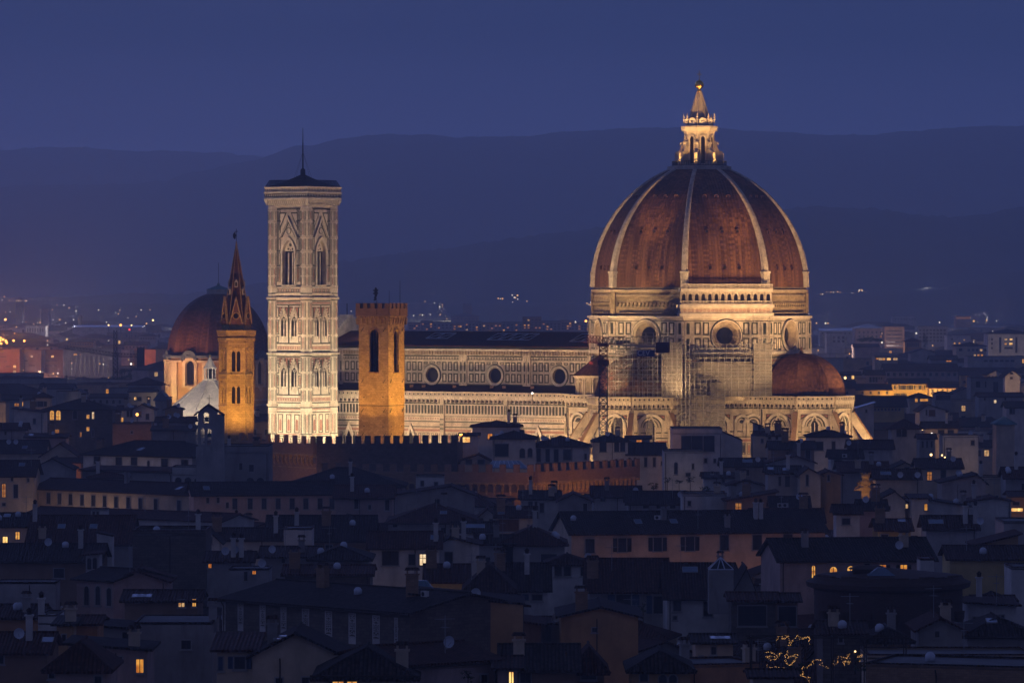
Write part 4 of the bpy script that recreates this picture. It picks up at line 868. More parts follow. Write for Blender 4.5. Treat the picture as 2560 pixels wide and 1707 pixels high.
for k in range(8):
    p, q = az(K8[k], 17.9), az(K8[k] + 45, 17.9); u = q - p; w = u.length; n = (p + q).normalized(); fc = Fac(mb, p, u, n); c = w / 2
    O = fc.arch_wall(0, w, 0, 32.6, c, 3.6, 24.0, 30.0, .8, 0, 1); mb.face([fc.p(a, b, -.75) for a, b in O], 2)
    for j in (-.9, 0, .9): fc.rect(c + j - .06, c + j + .06, 24, 31.4, -.7, -.6, 4)
    for s in (-1, 1): fc.rect(c + s * 2.3 - .5, c + s * 2.3 + .5, 23.4, 30, 0, .45, 1); fc.rect(c + s * (w / 2 - .9) - .9, c + s * (w / 2 - .9) + .9, 18, 31.2, 0, .5, 1)
    fc.ring(c, 30, 1.8, 3.0, 0, .5, 1, 14, 0, math.pi); fc.rect(c - 3, c + 3, 23.0, 23.5, 0, .7, 1); fc.poly([(c - 1.2, 23), (c + 1.2, 23), (c, 21.6)], 0, .4, 1)
    fc.rect(-.3, c - 3.0, 31.2, 31.9, 0, .7, 1); fc.rect(c + 3.0, w + .3, 31.2, 31.9, 0, .7, 1); fc.rect(-.4, w + .4, 32.6, 33.5, -3, .9, 3); fc.ring(c, 32.0, 1.8, 3.1, 0, .9, 3, 12, 0, math.pi)
    fc.rect(0, w, 18.6, 19.0, 0, .4, 1); fc.rect(0, w, 16.8, 17.4, 0, .5, 1)
mb.obj('drum_wall', ['ochre_plaster', 'cream_plaster', 'window_glass', 'lead', 'black_iron'], ch)
bc = Vector(((525 - CX) / F * 1400, 1400, 0)); bp = thing('baptistery', 'pale marble pyramid roof of an eight-sided baptistery with a small white lantern', 'baptistery', bc)
B8 = [-14 + 45 * k for k in range(8)]; bq = lambda r, z: [az(a, r) + Z * z for a in B8]
mb = MB(); mb.hexa(bq(14.2, 18.6), bq(1.8, 28.2))
for a in B8: mb.tube(az(a, 14.2) + Z * 18.7, az(a, 1.8) + Z * 28.3, .16)
mb.obj('roof', ['marble_light'], bp)
mb = MB(); mb.hexa(bq(13.6, 0), bq(13.6, 18.2), 0); mb.hexa(bq(14.1, 18.0), bq(14.4, 18.7), 1)
for k in range(8):
    p, q = az(B8[k], 13.6), az(B8[k] + 45, 13.6); u = q - p; fc = Fac(mb, p, u, (p + q).normalized())
    for z in (8, 12, 15, 17): fc.rect(0, u.length, z, z + .3, 0, .06, 2)
    for j in range(9): fc.rect(u.length * (j + .5) / 9 - .1, u.length * (j + .5) / 9 + .1, 12.4, 14.8, 0, .06, 2)
mb.obj('wall', ['marble', 'marble_light', 'marble_green'], bp)
mb = MB(); mb.hexa(bq(1.9, 28.0), bq(2.0, 28.6)); mb.hexa(bq(1.0, 28.6), bq(1.0, 31.6), 1)
for a in B8: mb.tube(az(a, 1.65) + Z * 28.6, az(a, 1.65) + Z * 31.6, .17, 0, 6)
mb.hexa(bq(2.0, 31.6), bq(2.05, 32.0)); mb.hexa(bq(1.9, 32.0), bq(.2, 35.0)); mb.lathe([(.1, 35), (.42, 35.3), (.42, 35.6), (.1, 35.9)], 10, 2); mb.obj('lantern', ['marble_light', 'void', 'gold'], bp)

# ---------------------------------------------------------------- scaffolding, tower crane
sc = thing('scaffolding', 'tall scaffolding of poles and pale netting wrapped around the cathedral apse under the drum', 'scaffolding', (DX, DY, 0))
def scaffold(parent, P, Q, dep, z0, z1, bay=2.0, lift=2.0, net=None, decks=True, skip=0.0, seed=1):
    r_ = random.Random(seed); P, Q = Vector((*P, 0)), Vector((*Q, 0)); u = Q - P; L = u.length; u.normalize(); nn = u.cross(Z).normalized(); nb, nl = max(1, round(L / bay)), max(1, round((z1 - z0) / lift))
    mb = MB(); pt = lambda i, k, o: P + u * (L * i / nb) + nn * o + Z * (z0 + (z1 - z0) * k / nl)
    for o in (0, -dep):
        for i in range(nb + 1): mb.tube(pt(i, 0, o), pt(i, nl, o) + Z * (1.0 if o == 0 else .3), .075 if o == 0 else .05, 0)
        for k in range(nl + 1): mb.tube(pt(0, k, o), pt(nb, k, o), .07 if o == 0 else .045, 0)
    for k in range(nl + 1):
        mb.tube(pt(0, k, 0) + Z * 1.0, pt(nb, k, 0) + Z * 1.0, .035, 0)
        for i in range(nb + 1): mb.tube(pt(i, k, 0), pt(i, k, -dep), .045, 0)
    for k in range(nl):
        for i in range(0, nb, 3):
            if r_.random() < .6: mb.tube(pt(i, k, .03), pt(i + 1, k + 1, .03), .045, 0)
    mb.obj('pole_frame', ['grey_metal'], parent)
    if decks:
        mb = MB()
        for k in range(1, nl + 1):
            for i in range(nb):
                if r_.random() > skip: a, b = pt(i, k, -.05), pt(i + 1, k, -dep + .05); mb.slab([a + Z * .08, a + u * (L / nb) + Z * .08, b + Z * .08, b - u * (L / nb) + Z * .08], .28)
        mb.obj('deck', ['dark_wood'], parent)
    if net:
        mb = MB(); z = z0
        for i in range(nb): mb.grid([[pt(i + j / 3, k / 3, -.12 + .05 * math.sin(i * 2.1 + j * 1.9 + k * 1.3)) for j in range(4)] for k in range(3 * nl + 1)], 0, smooth=True)
        mb.obj('netting', [net], parent)
loc = lambda px, py_, Y: ((px - CX) / F * Y - DX, Y - DY)
# around the south tribune dome (open poles), the pale wrapped block and its tall front tower
A0, A1_ = loc(1521, 0, 1209), loc(1693, 0, 1206)
scaffold(sc, A0, A1_, 3.0, 27.5, 41.5, 1.3, 1.4, None, True, .45, 1)
scaffold(sc, (A0[0] + 2, A0[1] + 6), (A1_[0], A1_[1] + 6), 2.5, 27.5, 43, 1.9, 1.9, None, True, .6, 2)
scaffold(sc, loc(1693, 0, 1206), loc(1724, 0, 1203), 2.0, 12, 41, 1.5, 1.9, None, True, .4, 3)
scaffold(sc, loc(1655, 0, 1204), loc(1705, 0, 1201), 2.0, 27.5, 41.6, 1.6, 1.9, 'scaffold_net', False, 0, 9)
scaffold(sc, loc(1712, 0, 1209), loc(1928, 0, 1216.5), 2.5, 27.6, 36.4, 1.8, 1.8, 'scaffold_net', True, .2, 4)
scaffold(sc, loc(1732, 0, 1210.5), loc(1900, 0, 1216.5), 1.5, 36.4, 40.0, 1.9, 1.2, None, True, .8, 5)
scaffold(sc, loc(1885, 0, 1213), loc(1929, 0, 1214.5), 2.5, 27.6, 41.2, 1.6, 1.8, 'scaffold_net', True, .2, 6)
scaffold(sc, loc(1704, 0, 1208), loc(1777, 0, 1208), 3.5, 10, 27.8, 1.7, 1.9, 'scaffold_net', True, .2, 7)
scaffold(sc, loc(1777, 0, 1208), loc(1812, 0, 1209), 3.5, 10, 31.2, 1.7, 1.9, 'scaffold_net', True, .2, 8)
scaffold(sc, loc(1705, 0, 1208), loc(1766, 0, 1208), 2.0, 28.0, 31.0, 1.7, 1.5, None, True, .2, 10)
for (px0, px1, Y, t) in ((1372 + 170, 1600, 1207.5, 'hanging'), ):
    pass
mb = MB(); a, b = at(1742, 906, 1216), at(1886, 890, 1216); mb.box(a.x - DX, b.x - DX, 1217 - DY, 1218.5 - DY, a.z, b.z, 0); mb.obj('deck', ['dark_wood'], sc)  # dark board added for the shaded band at the drum base
m2 = MB()
for px0, px1, py0, py1 in ((1534, 1556, 1044, 1085), (1616, 1633, 1052, 1086)):
    a, b = at(px0, py1, 1206), at(px1, py0, 1206); w = b.x - a.x; cx_ = (a.x + b.x) / 2 - DX; m2.lathe([(w / 2, a.z - 4), (w / 2, b.z - .4), (w * .35, b.z)], 12, 0, (cx_, 1206 - DY, 0), smooth=False)
m2.obj('window_wrapping', ['scaffold_net'], sc)

kr = thing('tower_crane', 'red and blue lattice tower crane beside the scaffolding, blue sign on its arm', 'crane', at(1508, 1080, 1200))
def lattice(P, Q, w, n, mat, parent, name, up=Z, tri=False, r=.085):
    P, Q = Vector(P), Vector(Q); d = (Q - P).normalized(); a = d.cross(up)
    a = a.normalized() if a.length > .1 else Vector((1, 0, 0)); b = a.cross(d).normalized(); mb = MB()
    cs = [a * .5 + b * -.5, a * -.5 + b * -.5, b * .6] if tri else [a * .5 + b * .5, a * -.5 + b * .5, a * -.5 + b * -.5, a * .5 + b * -.5]
    cs = [c_ * w for c_ in cs]; m = len(cs)
    for c_ in cs: mb.tube(P + c_, Q + c_, r)
    for i in range(n):
        s, t = P.lerp(Q, i / n), P.lerp(Q, (i + 1) / n)
        for j in range(m):
            k = (j + 1) % m; mb.tube(s + cs[j], t + cs[k], r * .65); mb.tube(s + cs[j], s + cs[k], r * .6)
            if not tri: mb.tube(s + cs[k], t + cs[j], r * .65)
    return mb.obj(name, [mat], parent)
kz = kr.location.z; hz = lambda py: at(1508, py, 1200).z - kz
lattice((0, 0, -kz), (0, 0, hz(912)), 2.1, 22, 'crane_blue', kr, 'mast', r=.125)
lattice((0, 0, hz(912)), (0, 0, hz(866)), 2.0, 4, 'crane_red', kr, 'mast', r=.125)
mb = MB(); mb.lathe([(1.3, hz(866)), (1.5, hz(864)), (1.5, hz(860)), (1.1, hz(858))], 12, 0); mb.box(-1.5, 1.5, -1.4, -.2, hz(912), hz(900), 0); mb.obj('slewing_ring', ['crane_red'], kr)
jz = hz(851); tipx = (1469 - 1508) / F * 1200; cx2 = (1672 - 1508) / F * 1200
lattice((0, 0, jz), (tipx, 14, jz + .2), 1.6, 5, 'crane_red', kr, 'jib', tri=True, r=.1)
lattice((0, 0, jz - .2), (5.2, -2, jz), 1.6, 4, 'crane_red', kr, 'jib', tri=True, r=.1)
mb = MB(); mb.tube((1, -1.0, hz(860)), (cx2 - 1, -6, hz(869)), .18, 0); mb.tube((1, .6, hz(860)), (cx2 - 1, -4.6, hz(869)), .18, 0)
for j in range(8): t = j / 7; mb.tube((1 + (cx2 - 2) * t, -1 - 5 * t, hz(860 + 9 * t)), (1 + (cx2 - 2) * t, .6 - 5.2 * t, hz(860 + 9 * t)), .07, 0)
mb.tube((.2, 0, hz(848)), (cx2 * .8, -4.6, hz(866)), .06, 0); mb.obj('counter_jib', ['grey_metal'], kr)
mb = MB(); bx0, bx1 = (1638 - 1508) / F * 1200, cx2; mb.box(bx0, bx1, -6.6, -4.4, hz(881), hz(855), 0); mb.box(bx0 + .9, bx1 - .9, -6.75, -4.3, hz(879), hz(857), 0); mb.obj('ballast', ['crane_red'], kr)
mb = MB()
for k in range(4): mb.box((1540 - 1508 + k * 9) / F * 1200, (1547 - 1508 + k * 9) / F * 1200, -2.6, -1.4, hz(858), hz(850), 0)
mb.obj('winch', ['crane_blue'], kr)
mb = MB(); mb.box((1590 - 1508) / F * 1200, (1635 - 1508) / F * 1200, -6.5, -6.3, hz(890), hz(874), 0); sgn = mb.obj('sign', ['sign_blue'], kr)
tx = bpy.data.curves.new('lettering', 'FONT'); tx.body = 'CEV'; tx.size = 1.75; tx.extrude = .02; tx.align_x = 'CENTER'; tx.align_y = 'CENTER'; tx.materials.append(MAT['sign_white'])
tmp = bpy.data.objects.new('lettering', tx); lme = bpy.data.meshes.new_from_object(tmp); bpy.data.objects.remove(tmp)
to = bpy.data.objects.new('lettering', lme); scene.collection.objects.link(to); to.parent = sgn; to.rotation_euler = (R(90), 0, 0); to.location = ((1607 - 1508) / F * 1200, -6.54, hz(882))
mb = MB(); hx_ = (1473 - 1508) / F * 1200; mb.tube((hx_ + .6, 12, jz), (hx_ + .6, 12, jz - 5.4), .03, 0); mb.lathe([(.05, 0), (.5, .3), (.5, .8), (.05, 1.1)], 8, 1, (hx_ + .6, 12, jz - 6.4)); mb.obj('hook_block', ['black_iron', 'crane_red'], kr)

# ---------------------------------------------------------------- floodlights of the monuments
warm, gold_, cream = (1.0, 0.74, 0.44), (1.0, 0.52, 0.12), (1.0, 0.80, 0.55)
def W(px, Y, z): return Vector(((px - CX) / F * Y, Y, z))
cb = Vector((cc.x, cc.y, 0))
for k, n in ((0, cn), (1, ce)):
    t = n.cross(Z)
    for s in (-1, 1):
        flood(cb + n * 36 + t * s * 9 + Z * 15, cb + n * 4 + Z * 25, (52000, 43000)[k], (1.0, .78, .48), 66)
        flood(cb + n * 46 + t * s * 6 + Z * 18, cb + n * 4 + Z * 66, (80000, 60000)[k], (1.0, .68, .38), 50)
Sw = lambda s, l, z: SW(s, l) + Vector((DX, DY, z))
for l in (30, 42, 54, 66, 78, 90): flood(Sw(46, l, 10), Sw(21, l, 20), 14500, (1.0, .66, .36), 100)
for l in range(28, 108, 8): flood(Sw(19.8, l, 27.3), Sw(12, l, 36), 680, (1.0, .66, .36), 130, .8, .2)
for a, d, p in ((-32.5, 66, 38000), (-5, 68, 34000), (28, 66, 38000), (57, 62, 36000), (-62, 58, 22000), (88, 60, 15000)):
    flood(az(a, d) + Vector((DX, DY, 13)), az(a, 30) + Vector((DX, DY, 19)), p * .8, (1.0, .62, .27), 100)
for a, p in ((-60, 30000), (-34, 52000), (-8, 40000), (14, 66000), (34, 46000), (60, 46000), (-85, 22000)):
    flood(az(a, 60) + Vector((DX, DY, 27.5)), az(a, 28) + Vector((DX, DY, 46)), p * .66, (1.0, .62, .29), 62)
for a, p, c_ in ((-36, 80000, (1.0, .70, .34)), (14, 105000, (1.0, .57, .24)), (54, 90000, (1.0, .58, .25)), (-66, 70000, (1.0, .66, .32))): flood(az(a, 70) + Vector((DX, DY, 26)), az(a, 22) + Vector((DX, DY, 64)), p, c_, 44, 1.0)
for a in (-55, -10, 35, 80, -100, 125):
    flood(az(a, 8.6) + Vector((DX, DY, 88.4)), az(a, 2) + Vector((DX, DY, 97)), 1100, (1.0, .52, .14), 90, .7, .15)
    flood(az(a + 20, 5.1) + Vector((DX, DY, 98.7)), az(a + 20, 1.5) + Vector((DX, DY, 106)), 380, (1.0, .62, .27), 100, .7, .1)
flood(Sw(9, 100, 45), Sw(3, 112.6, 43.5), 1700, (1.0, .8, .6), 110)
for a in (-34, 22): flood(az(a, 75) + Vector((DX, DY, 27)), az(a, 1) + Vector((DX, DY, 99)), 300000, (1.0, .54, .16), 13)
bl = Vector((pz.x, pz.y, 0))
for n, p, col in ((n0, 14000, (1.0, .50, .10)), (n1, 25000, (1.0, .51, .10))):
    t = n.cross(Z); flood(bl + n * 19 + t * 3 + Z * 26, bl + Z * 43, p, col, 70); flood(bl + n * 17 - t * 4 + Z * 25.5, bl + Z * 33, p * .45, col, 80)
for a, p in ((-58, 9500), (0, 16500), (55, 12000)):
    flood(Vector((hc.x, hc.y, 0)) + az(a, 17) + Z * 24, Vector((hc.x, hc.y, 38)), p, (1.0, .53, .11), 75)
flood(Vector((hc.x, hc.y, 0)) + az(10, 16) + Z * 30, Vector((hc.x, hc.y, 55)), 9000, (1.0, .50, .20), 60)
for a, p in ((-70, 26000), (-45, 22000), (-20, 13000), (40, 2500)): flood(Vector((kc.x, kc.y, 0)) + az(a, 30) + Z * 15, Vector((kc.x, kc.y, 0)) + az(a, 15) + Z * 28, p * .5, (1.0, .62, .25), 85)
for a, p in ((-62, 34000), (-20, 22000)): flood(Vector((kc.x, kc.y, 0)) + az(a, 42) + Z * 18, Vector((kc.x, kc.y, 0)) + az(a, 12) + Z * 40, p, (1.0, .5, .3), 60)
for a in (-30, 20): flood(Vector((bc.x, bc.y, 0)) + az(a, 34) + Z * 21, Vector((bc.x, bc.y, 23)), 22000, (1.0, .86, .7), 60)
for px, Y, p in ((1400, 905, 900), (1470, 910, 1300), (1540, 918, 900), (1330, 903, 420)): flood(W(px, Y, 6), W(px, Y + 20, 19), p * 2.6, (1.0, .42, .08), 95)
for px, p in ((640, 1100), (740, 1100)): flood(W(px, 935, 14), W(px + 10, 958, 23), p, (1.0, .50, .24), 95)
for px in (1060, 1110, 1150): flood(W(px, 966, 21), W(px - 3, 951, 25.5), 900, (1.0, .5, .12), 110)
flood(W(680, 975, 21), W(700, 950, 26), 900, (1.0, .5, .12), 110); flood(W(960, 972, 21), W(950, 950, 26), 500, (1.0, .5, .12), 110)
# ---------------------------------------------------------------- houses
BOXES = []                         # visible rectangles (photo pixels) and distance of everything already standing: (x0, x1, y0, y1, Y)
PLAN = []                          # plan circles of everything already standing
CR = {'A1': (0, 1000, 3.5636), 'A2': (620, 1000, 3.5636), 'A3': (1260, 1000, 3.5636), 'A4': (1900, 1000, 3.5636), 'B1': (0, 1380, 3.5636), 'B2': (620, 1380, 3.5636), 'B3': (1260, 1380, 3.5636), 'B4': (1900, 1380, 3.5636),
      'R': (1960, 680, 3.92), 'L': (0, 660, 4.126), 'M': (820, 620, 3.459), 'C6': (980, 780, 3.92)}
PL = {'W': 'white_plaster', 'G': 'grey_plaster', 'C': 'cream_plaster', 'O': 'ochre_plaster', 'A': 'orange_plaster', 'P': 'pink_plaster', 'Y': 'yellow_plaster', 'S': 'old_plaster', 'N': 'brown_plaster', 'B': 'red_brick', 'K': 'dark_stone', 'X': 'concrete'}
_cache = {}
def shared(key, make):
    if key not in _cache: _cache[key] = make()
    return _cache[key]
def put(name, me, parent, loc, scale=None, rz=0.0):
    o = bpy.data.objects.new(name, me); scene.collection.objects.link(o); o.parent = parent; o.location = loc; o.rotation_euler = (0, 0, rz)
    if scale: o.scale = scale
    return o
LIT = {'l': 'lit_warm', 'L': 'lit_bright', 'i': 'lit_dim', 'o': 'lit_orange'}
def win_mesh(kind, w, h):
    def make():
        mb = MB(); f = Fac(mb, (0, 0, 0), (1, 0, 0), (0, -1, 0)); b = .11
        if kind == 'arch':
            A1, A2 = Fac.arc(0, w, h - w / 2), Fac.arc(0, w + 2 * b, h - w / 2); mb.grid([[f.p(a, v, o) for a, v in A] for A, o in ((A2, -.02), (A2, .09), (A1, .09), (A1, -.02))], 0)
            f.rect(-w / 2 - b, -w / 2, 0, h - w / 2, -.02, .09, 0); f.rect(w / 2, w / 2 + b, 0, h - w / 2, -.02, .09, 0)
        else: f.frame(-w / 2 - b, w / 2 + b, -b, h + b, b, .09, 0, -.02)
        f.rect(-w / 2 - .2, w / 2 + .2, -b - .1, -b + .04, -.02, .2, 0)
        f.rect(-.035, .035, 0, h - (w * .1 if kind == 'arch' else 0), -.01, .06, 1)
        if h > 1.2: f.rect(-w / 2, w / 2, h * .62, h * .62 + .06, -.01, .055, 1)
        return mb.mesh('window', ['trim_stone', 'dark_wood'])
    return shared(('w', kind, round(w, 1), round(h, 1)), make)
def pane_mesh(kind, w, h, mat):
    def make():
        mb = MB(); f = Fac(mb, (0, 0, 0), (1, 0, 0), (0, -1, 0))
        if kind == 'arch': mb.face([f.p(a, v, .02) for a, v in [(-w / 2, 0)] + Fac.arc(0, w, h - w / 2) + [(w / 2, 0)]], 0)
        else: f.quad(-w / 2, w / 2, 0, h, .02, 0)
        return mb.mesh('pane', [mat])
    return shared(('p', kind, round(w, 1), round(h, 1), mat), make)
def shutter_mesh(w, h, mat):
    def make():
        mb = MB(); f = Fac(mb, (0, 0, 0), (1, 0, 0), (0, -1, 0)); f.frame(-w / 2, w / 2, 0, h, .07, .1, 0, .02); n = max(4, int(h / .14))
        for k in range(n): z = .07 + (h - .14) * k / n; mb.face([f.p(-w / 2 + .07, z, .08), f.p(w / 2 - .07, z, .08), f.p(w / 2 - .07, z + (h - .14) / n, .03), f.p(-w / 2 + .07, z + (h - .14) / n, .03)], 0)
        return mb.mesh('shutter', [mat])
    return shared(('s', round(w, 1), round(h, 1), mat), make)
def add_window(root, x, z, w, h, kind, side=None, shut='green_shutter'):
    """kind: d dark, l/L/i/o lit, s dark with open shutters, c closed shutters, a arched dark, A arched lit, S lit with open shutters"""
    shape = 'arch' if kind in 'aA' else 'rect'
    loc, rz = ((x, 0, z), 0.0) if side is None else ((0 if side == 'l' else root['w'], x, z), R(-90) if side == 'l' else R(90))
    o = put('window', win_mesh(shape, w, h), root, loc, None, rz)
    if kind == 'c':
        for s in (-1, 1): put('shutter', shutter_mesh(w / 2, h, shut), o, (s * w / 4, -.02, 0))
        return o
    mat = LIT.get(kind, {'A': 'lit_warm', 'S': 'lit_warm'}.get(kind, 'window_glass')); v_ = int(abs(x * 7.3 + z * 3.1 + root.location.x)) % 4
    if mat == 'lit_warm': mat = ('lit_warm', 'lit_soft', 'lit_amber', 'lit_warm')[v_]
    elif mat == 'lit_bright': mat = ('lit_bright', 'lit_pale', 'lit_bright', 'lit_soft')[v_]
    put('pane', pane_mesh(shape, w, h, mat), o, (0, 0, 0))
    if kind in 'sS':
        for s in (-1, 1): put('shutter', shutter_mesh(w * .5, h, shut), o, (s * (w * .78 + .1), 0, 0))
    return o
def chimney_mesh(v):
    def make():
        mb = MB(); w, d, h = ((.8, .6, 1.5), (1.3, .7, 1.9), (.6, .6, 2.3), (1.0, .9, 1.2))[v]; mb.box(-w / 2, w / 2, -d / 2, d / 2, -1.2, h, 0); mb.box(-w / 2 - .12, w / 2 + .12, -d / 2 - .12, d / 2 + .12, h, h + .14, 0)
        if v != 2:
            for s in (-1, 1): mb.box(s * w * .38 - .08, s * w * .38 + .08, -d / 2, d / 2, h + .14, h + .5, 0)
            mb.hexa([(-w / 2 - .15, -d / 2 - .15, h + .5), (w / 2 + .15, -d / 2 - .15, h + .5), (w / 2 + .15, d / 2 + .15, h + .5), (-w / 2 - .15, d / 2 + .15, h + .5)], [(-w / 2, -.05, h + .8), (w / 2, -.05, h + .8), (w / 2, .05, h + .8), (-w / 2, .05, h + .8)], 1)
        else: mb.lathe([(.2, h + .1), (.26, h + .5), (.32, h + .55), (.05, h + .8)], 8, 1)
        return mb.mesh('chimney', [('old_plaster', 'red_brick', 'white_plaster', 'cream_plaster')[v], 'roof_tile'])
    return shared(('ch', v), make)
def antenna_mesh():
    def make():
        mb = MB(); mb.tube((0, 0, -.5), (0, 0, 3.2), .035, 0, 5); mb.tube((-.9, 0, 2.9), (.9, 0, 2.9), .025, 0)
        for k in range(7): mb.tube((-.8 + .26 * k, -.35 + .03 * k, 2.9), (-.8 + .26 * k, .35 - .03 * k, 2.9), .018, 0)
        mb.tube((0, -.5, 2.2), (0, .5, 2.2), .02, 0)
        for k in range(4): mb.tube((-.3, -.4 + .26 * k, 2.2), (.3, -.4 + .26 * k, 2.2), .016, 0)
        return mb.mesh('antenna', ['grey_metal'])
    return shared('ant', make)
def dish_mesh():
    def make():
        mb = MB(); mb.tube((0, 0, -.6), (0, 0, .6), .04, 0, 5); rows = []
        for k in range(5): r = .52 * k / 4; rows.append([(r * math.cos(2 * math.pi * j / 14), -.25 + .22 * (k / 4) ** 2 * -1 + .1, .7 + r * math.sin(2 * math.pi * j / 14)) for j in range(14)])
        mb.grid(rows, 1, close=True, smooth=True); mb.tube((0, -.2, .35), (0, -.75, .7), .02, 0); return mb.mesh('satellite_dish', ['grey_metal', 'white_metal'])
    return shared('dish', make)
def skylight_mesh():
    def make():
        mb = MB(); mb.box(-.55, .55, -.75, .75, 0, .12, 0); mb.face([(-.47, -.67, .125), (.47, -.67, .125), (.47, .67, .125), (-.47, .67, .125)], 1); return mb.mesh('skylight', ['grey_metal', 'roof_glass'])
    return shared('sky', make)
def ac_mesh():
    def make():
        mb = MB(); mb.box(-.45, .45, -.17, .17, 0, .65, 0); f = Fac(mb, (0, -.17, 0), (1, 0, 0), (0, -1, 0)); f.disc(-.1, .33, .25, .012, 1, 14); f.ring(-.1, .33, .24, .28, 0, .03, 0, 14); return mb.mesh('air_conditioner', ['white_plaster', 'black_iron'])
    return shared('ac', make)
def tank_mesh():
    def make():
        mb = MB(); mb.lathe([(0, .0), (.42, 0), (.45, .5), (.25, .75), (.05, .8)], 10, 0); return mb.mesh('vent', ['white_metal'])
    return shared('tank', make)
EXTRA = {'chimney': None, 'antenna': antenna_mesh, 'satellite_dish': dish_mesh, 'skylight': skylight_mesh, 'air_conditioner': ac_mesh, 'vent': tank_mesh}
def roof_z(kind, w, d, rise, gx, x, y):
    """height of the roof surface above the eave at a local point"""
    if kind == 'e': return rise * (1 - abs(y - d / 2) / (d / 2))
    if kind == 'g': return rise * (1 - (gx * w - x) / (gx * w) if x < gx * w else 1 - (x - gx * w) / (w - gx * w))
    if kind == 'h': return rise * max(0, min(1, min(x, w - x, y, d - y) / (min(w, d) / 2)))
    if kind == 's': return rise * y / d
    if kind == 'l': return rise * (1 - x / w)
    if kind == 'r': return rise * x / w
    return 0.0
def house(name, label, cat, P1, P2, ze, depth, kind, rise, wall, roof, over=.55, gx=.5, group=None, zb=0.0, extras=(), seed=0, parapet_h=.7):
    """P1, P2: plan points of the front wall's left and right end. kind e/g/h/s/l/r/f: ridge along, gable to the front, hip, rising back, falling right, rising right, flat"""
    d_ = Vector((P2[0] - P1[0], P2[1] - P1[1])); w = d_.length; rz = math.atan2(d_.y, d_.x); d = depth
    t = thing(name, label, cat, (P1[0], P1[1], 0), rz, group); t['w'] = w
    mb = MB(); B = [(0, 0), (w, 0), (w, d), (0, d)]
    tops = {'e': [0, 0, 0, 0], 'h': [0] * 4, 'g': [0] * 4, 'f': [parapet_h] * 4, 's': [0, 0, rise, rise], 'l': [rise, 0, 0, rise], 'r': [0, rise, rise, 0]}[kind]
    mb.hexa([(x, y, zb) for x, y in B], [(x, y, ze + k) for (x, y), k in zip(B, tops)], 0, caps=False)
    if kind == 'e':
        for x in (0, w): mb.face([(x, 0, ze), (x, d, ze), (x, d / 2, ze + rise)], 0)
    if kind == 'g':
        for y in (0, d): mb.face([(0, y, ze), (w, y, ze), (gx * w, y, ze + rise)], 0)
    mb.obj('wall', [wall], t)
    mb = MB(); o = over; th = .22
    if kind == 'e':
        s = rise / (d / 2); e = -o * s
        mb.slab([(-o, -o, ze + e + th), (w + o, -o, ze + e + th), (w + o, d / 2, ze + rise + th), (-o, d / 2, ze + rise + th)], th); mb.slab([(w + o, d + o, ze + e + th), (-o, d + o, ze + e + th), (-o, d / 2, ze + rise + th), (w + o, d / 2, ze + rise + th)], th)
        mb.tube((-o, d / 2, ze + rise + th), (w + o, d / 2, ze + rise + th), .14, 0, 6)
    elif kind == 'g':
        for a, b in ((0, -o), (w, w + o)):
            L = abs(gx * w - a); e = -o * rise / L
            mb.slab([(b, -o, ze + e + th), (b, d + o, ze + e + th), (gx * w, d + o, ze + rise + th), (gx * w, -o, ze + rise + th)], th)
        mb.tube((gx * w, -o, ze + rise + th), (gx * w, d + o, ze + rise + th), .14, 0, 6)
    elif kind == 'h':
        m = min(w, d) / 2; e = -o * rise / m; q = [(-o, -o, ze + e + th), (w + o, -o, ze + e + th), (w + o, d + o, ze + e + th), (-o, d + o, ze + e + th)]
        r1, r2 = ((m, d / 2, ze + rise + th), (w - m, d / 2, ze + rise + th)) if w >= d else ((w / 2, m, ze + rise + th), (w / 2, d - m, ze + rise + th))
        if w >= d: faces = [(q[0], q[1], r2, r1), (q[2], q[3], r1, r2), (q[1], q[2], r2), (q[3], q[0], r1)]
        else: faces = [(q[0], q[1], r1), (q[1], q[2], r2, r1), (q[2], q[3], r2), (q[3], q[0], r1, r2)]
        for f in faces: mb.face(f, 0)
        for a, b in zip(q, q[1:] + q[:1]): mb.face([a, b, (b[0], b[1], b[2] - th), (a[0], a[1], a[2] - th)], 0)
        mb.face([(p[0], p[1], p[2] - th) for p in q], 0)
        for a, b in ((q[0], r1), (q[1], r1 if w < d else r2), (r1, r2)): mb.tube(a, b, .13, 0, 6)
    elif kind == 'f':
        mb.box(.0, w, .0, d, ze - .05, ze + .1, 1)
        for x0, x1, y0, y1 in ((-.06, w + .06, -.06, .22), (-.06, w + .06, d - .22, d + .06), (-.06, .22, .22, d - .22), (w - .22, w + .06, .22, d - .22)): mb.box(x0, x1, y0, y1, ze + parapet_h, ze + parapet_h + .12, 0)
    else:
        zz = {'s': (0, 0, rise, rise), 'l': (rise, 0, 0, rise), 'r': (0, rise, rise, 0)}[kind]; q = [(-o, -o), (w + o, -o), (w + o, d + o), (-o, d + o)]
        mb.slab([(x, y, ze + k + th) for (x, y), k in zip(q, zz)], th)
    ro = mb.obj('roof', [roof, 'concrete'], t)
    r_ = random.Random(seed * 7 + 3)
    if w > 6 and P1[1] < 1150 and r_.random() < .75:          # gutter and rain pipe
        mb = MB(); x = r_.choice((.35, w - .35, w * r_.uniform(.3, .7))); zt_ = ze - .15; mb.tube((x, -over + .1, zt_), (x, -.1, zt_ - .6), .06, 0, 6); mb.tube((x, -.1, zt_ - .6), (x, -.1, max(zb, ze - 9)), .06, 0, 6)
        if kind in 'ehs': mb.tube((-over, -over - .06, zt_ + .02), (w + over, -over - .06, zt_ + .02), .08, 0, 6)
        mb.obj('rain_pipe', ['dark_wood'], t)
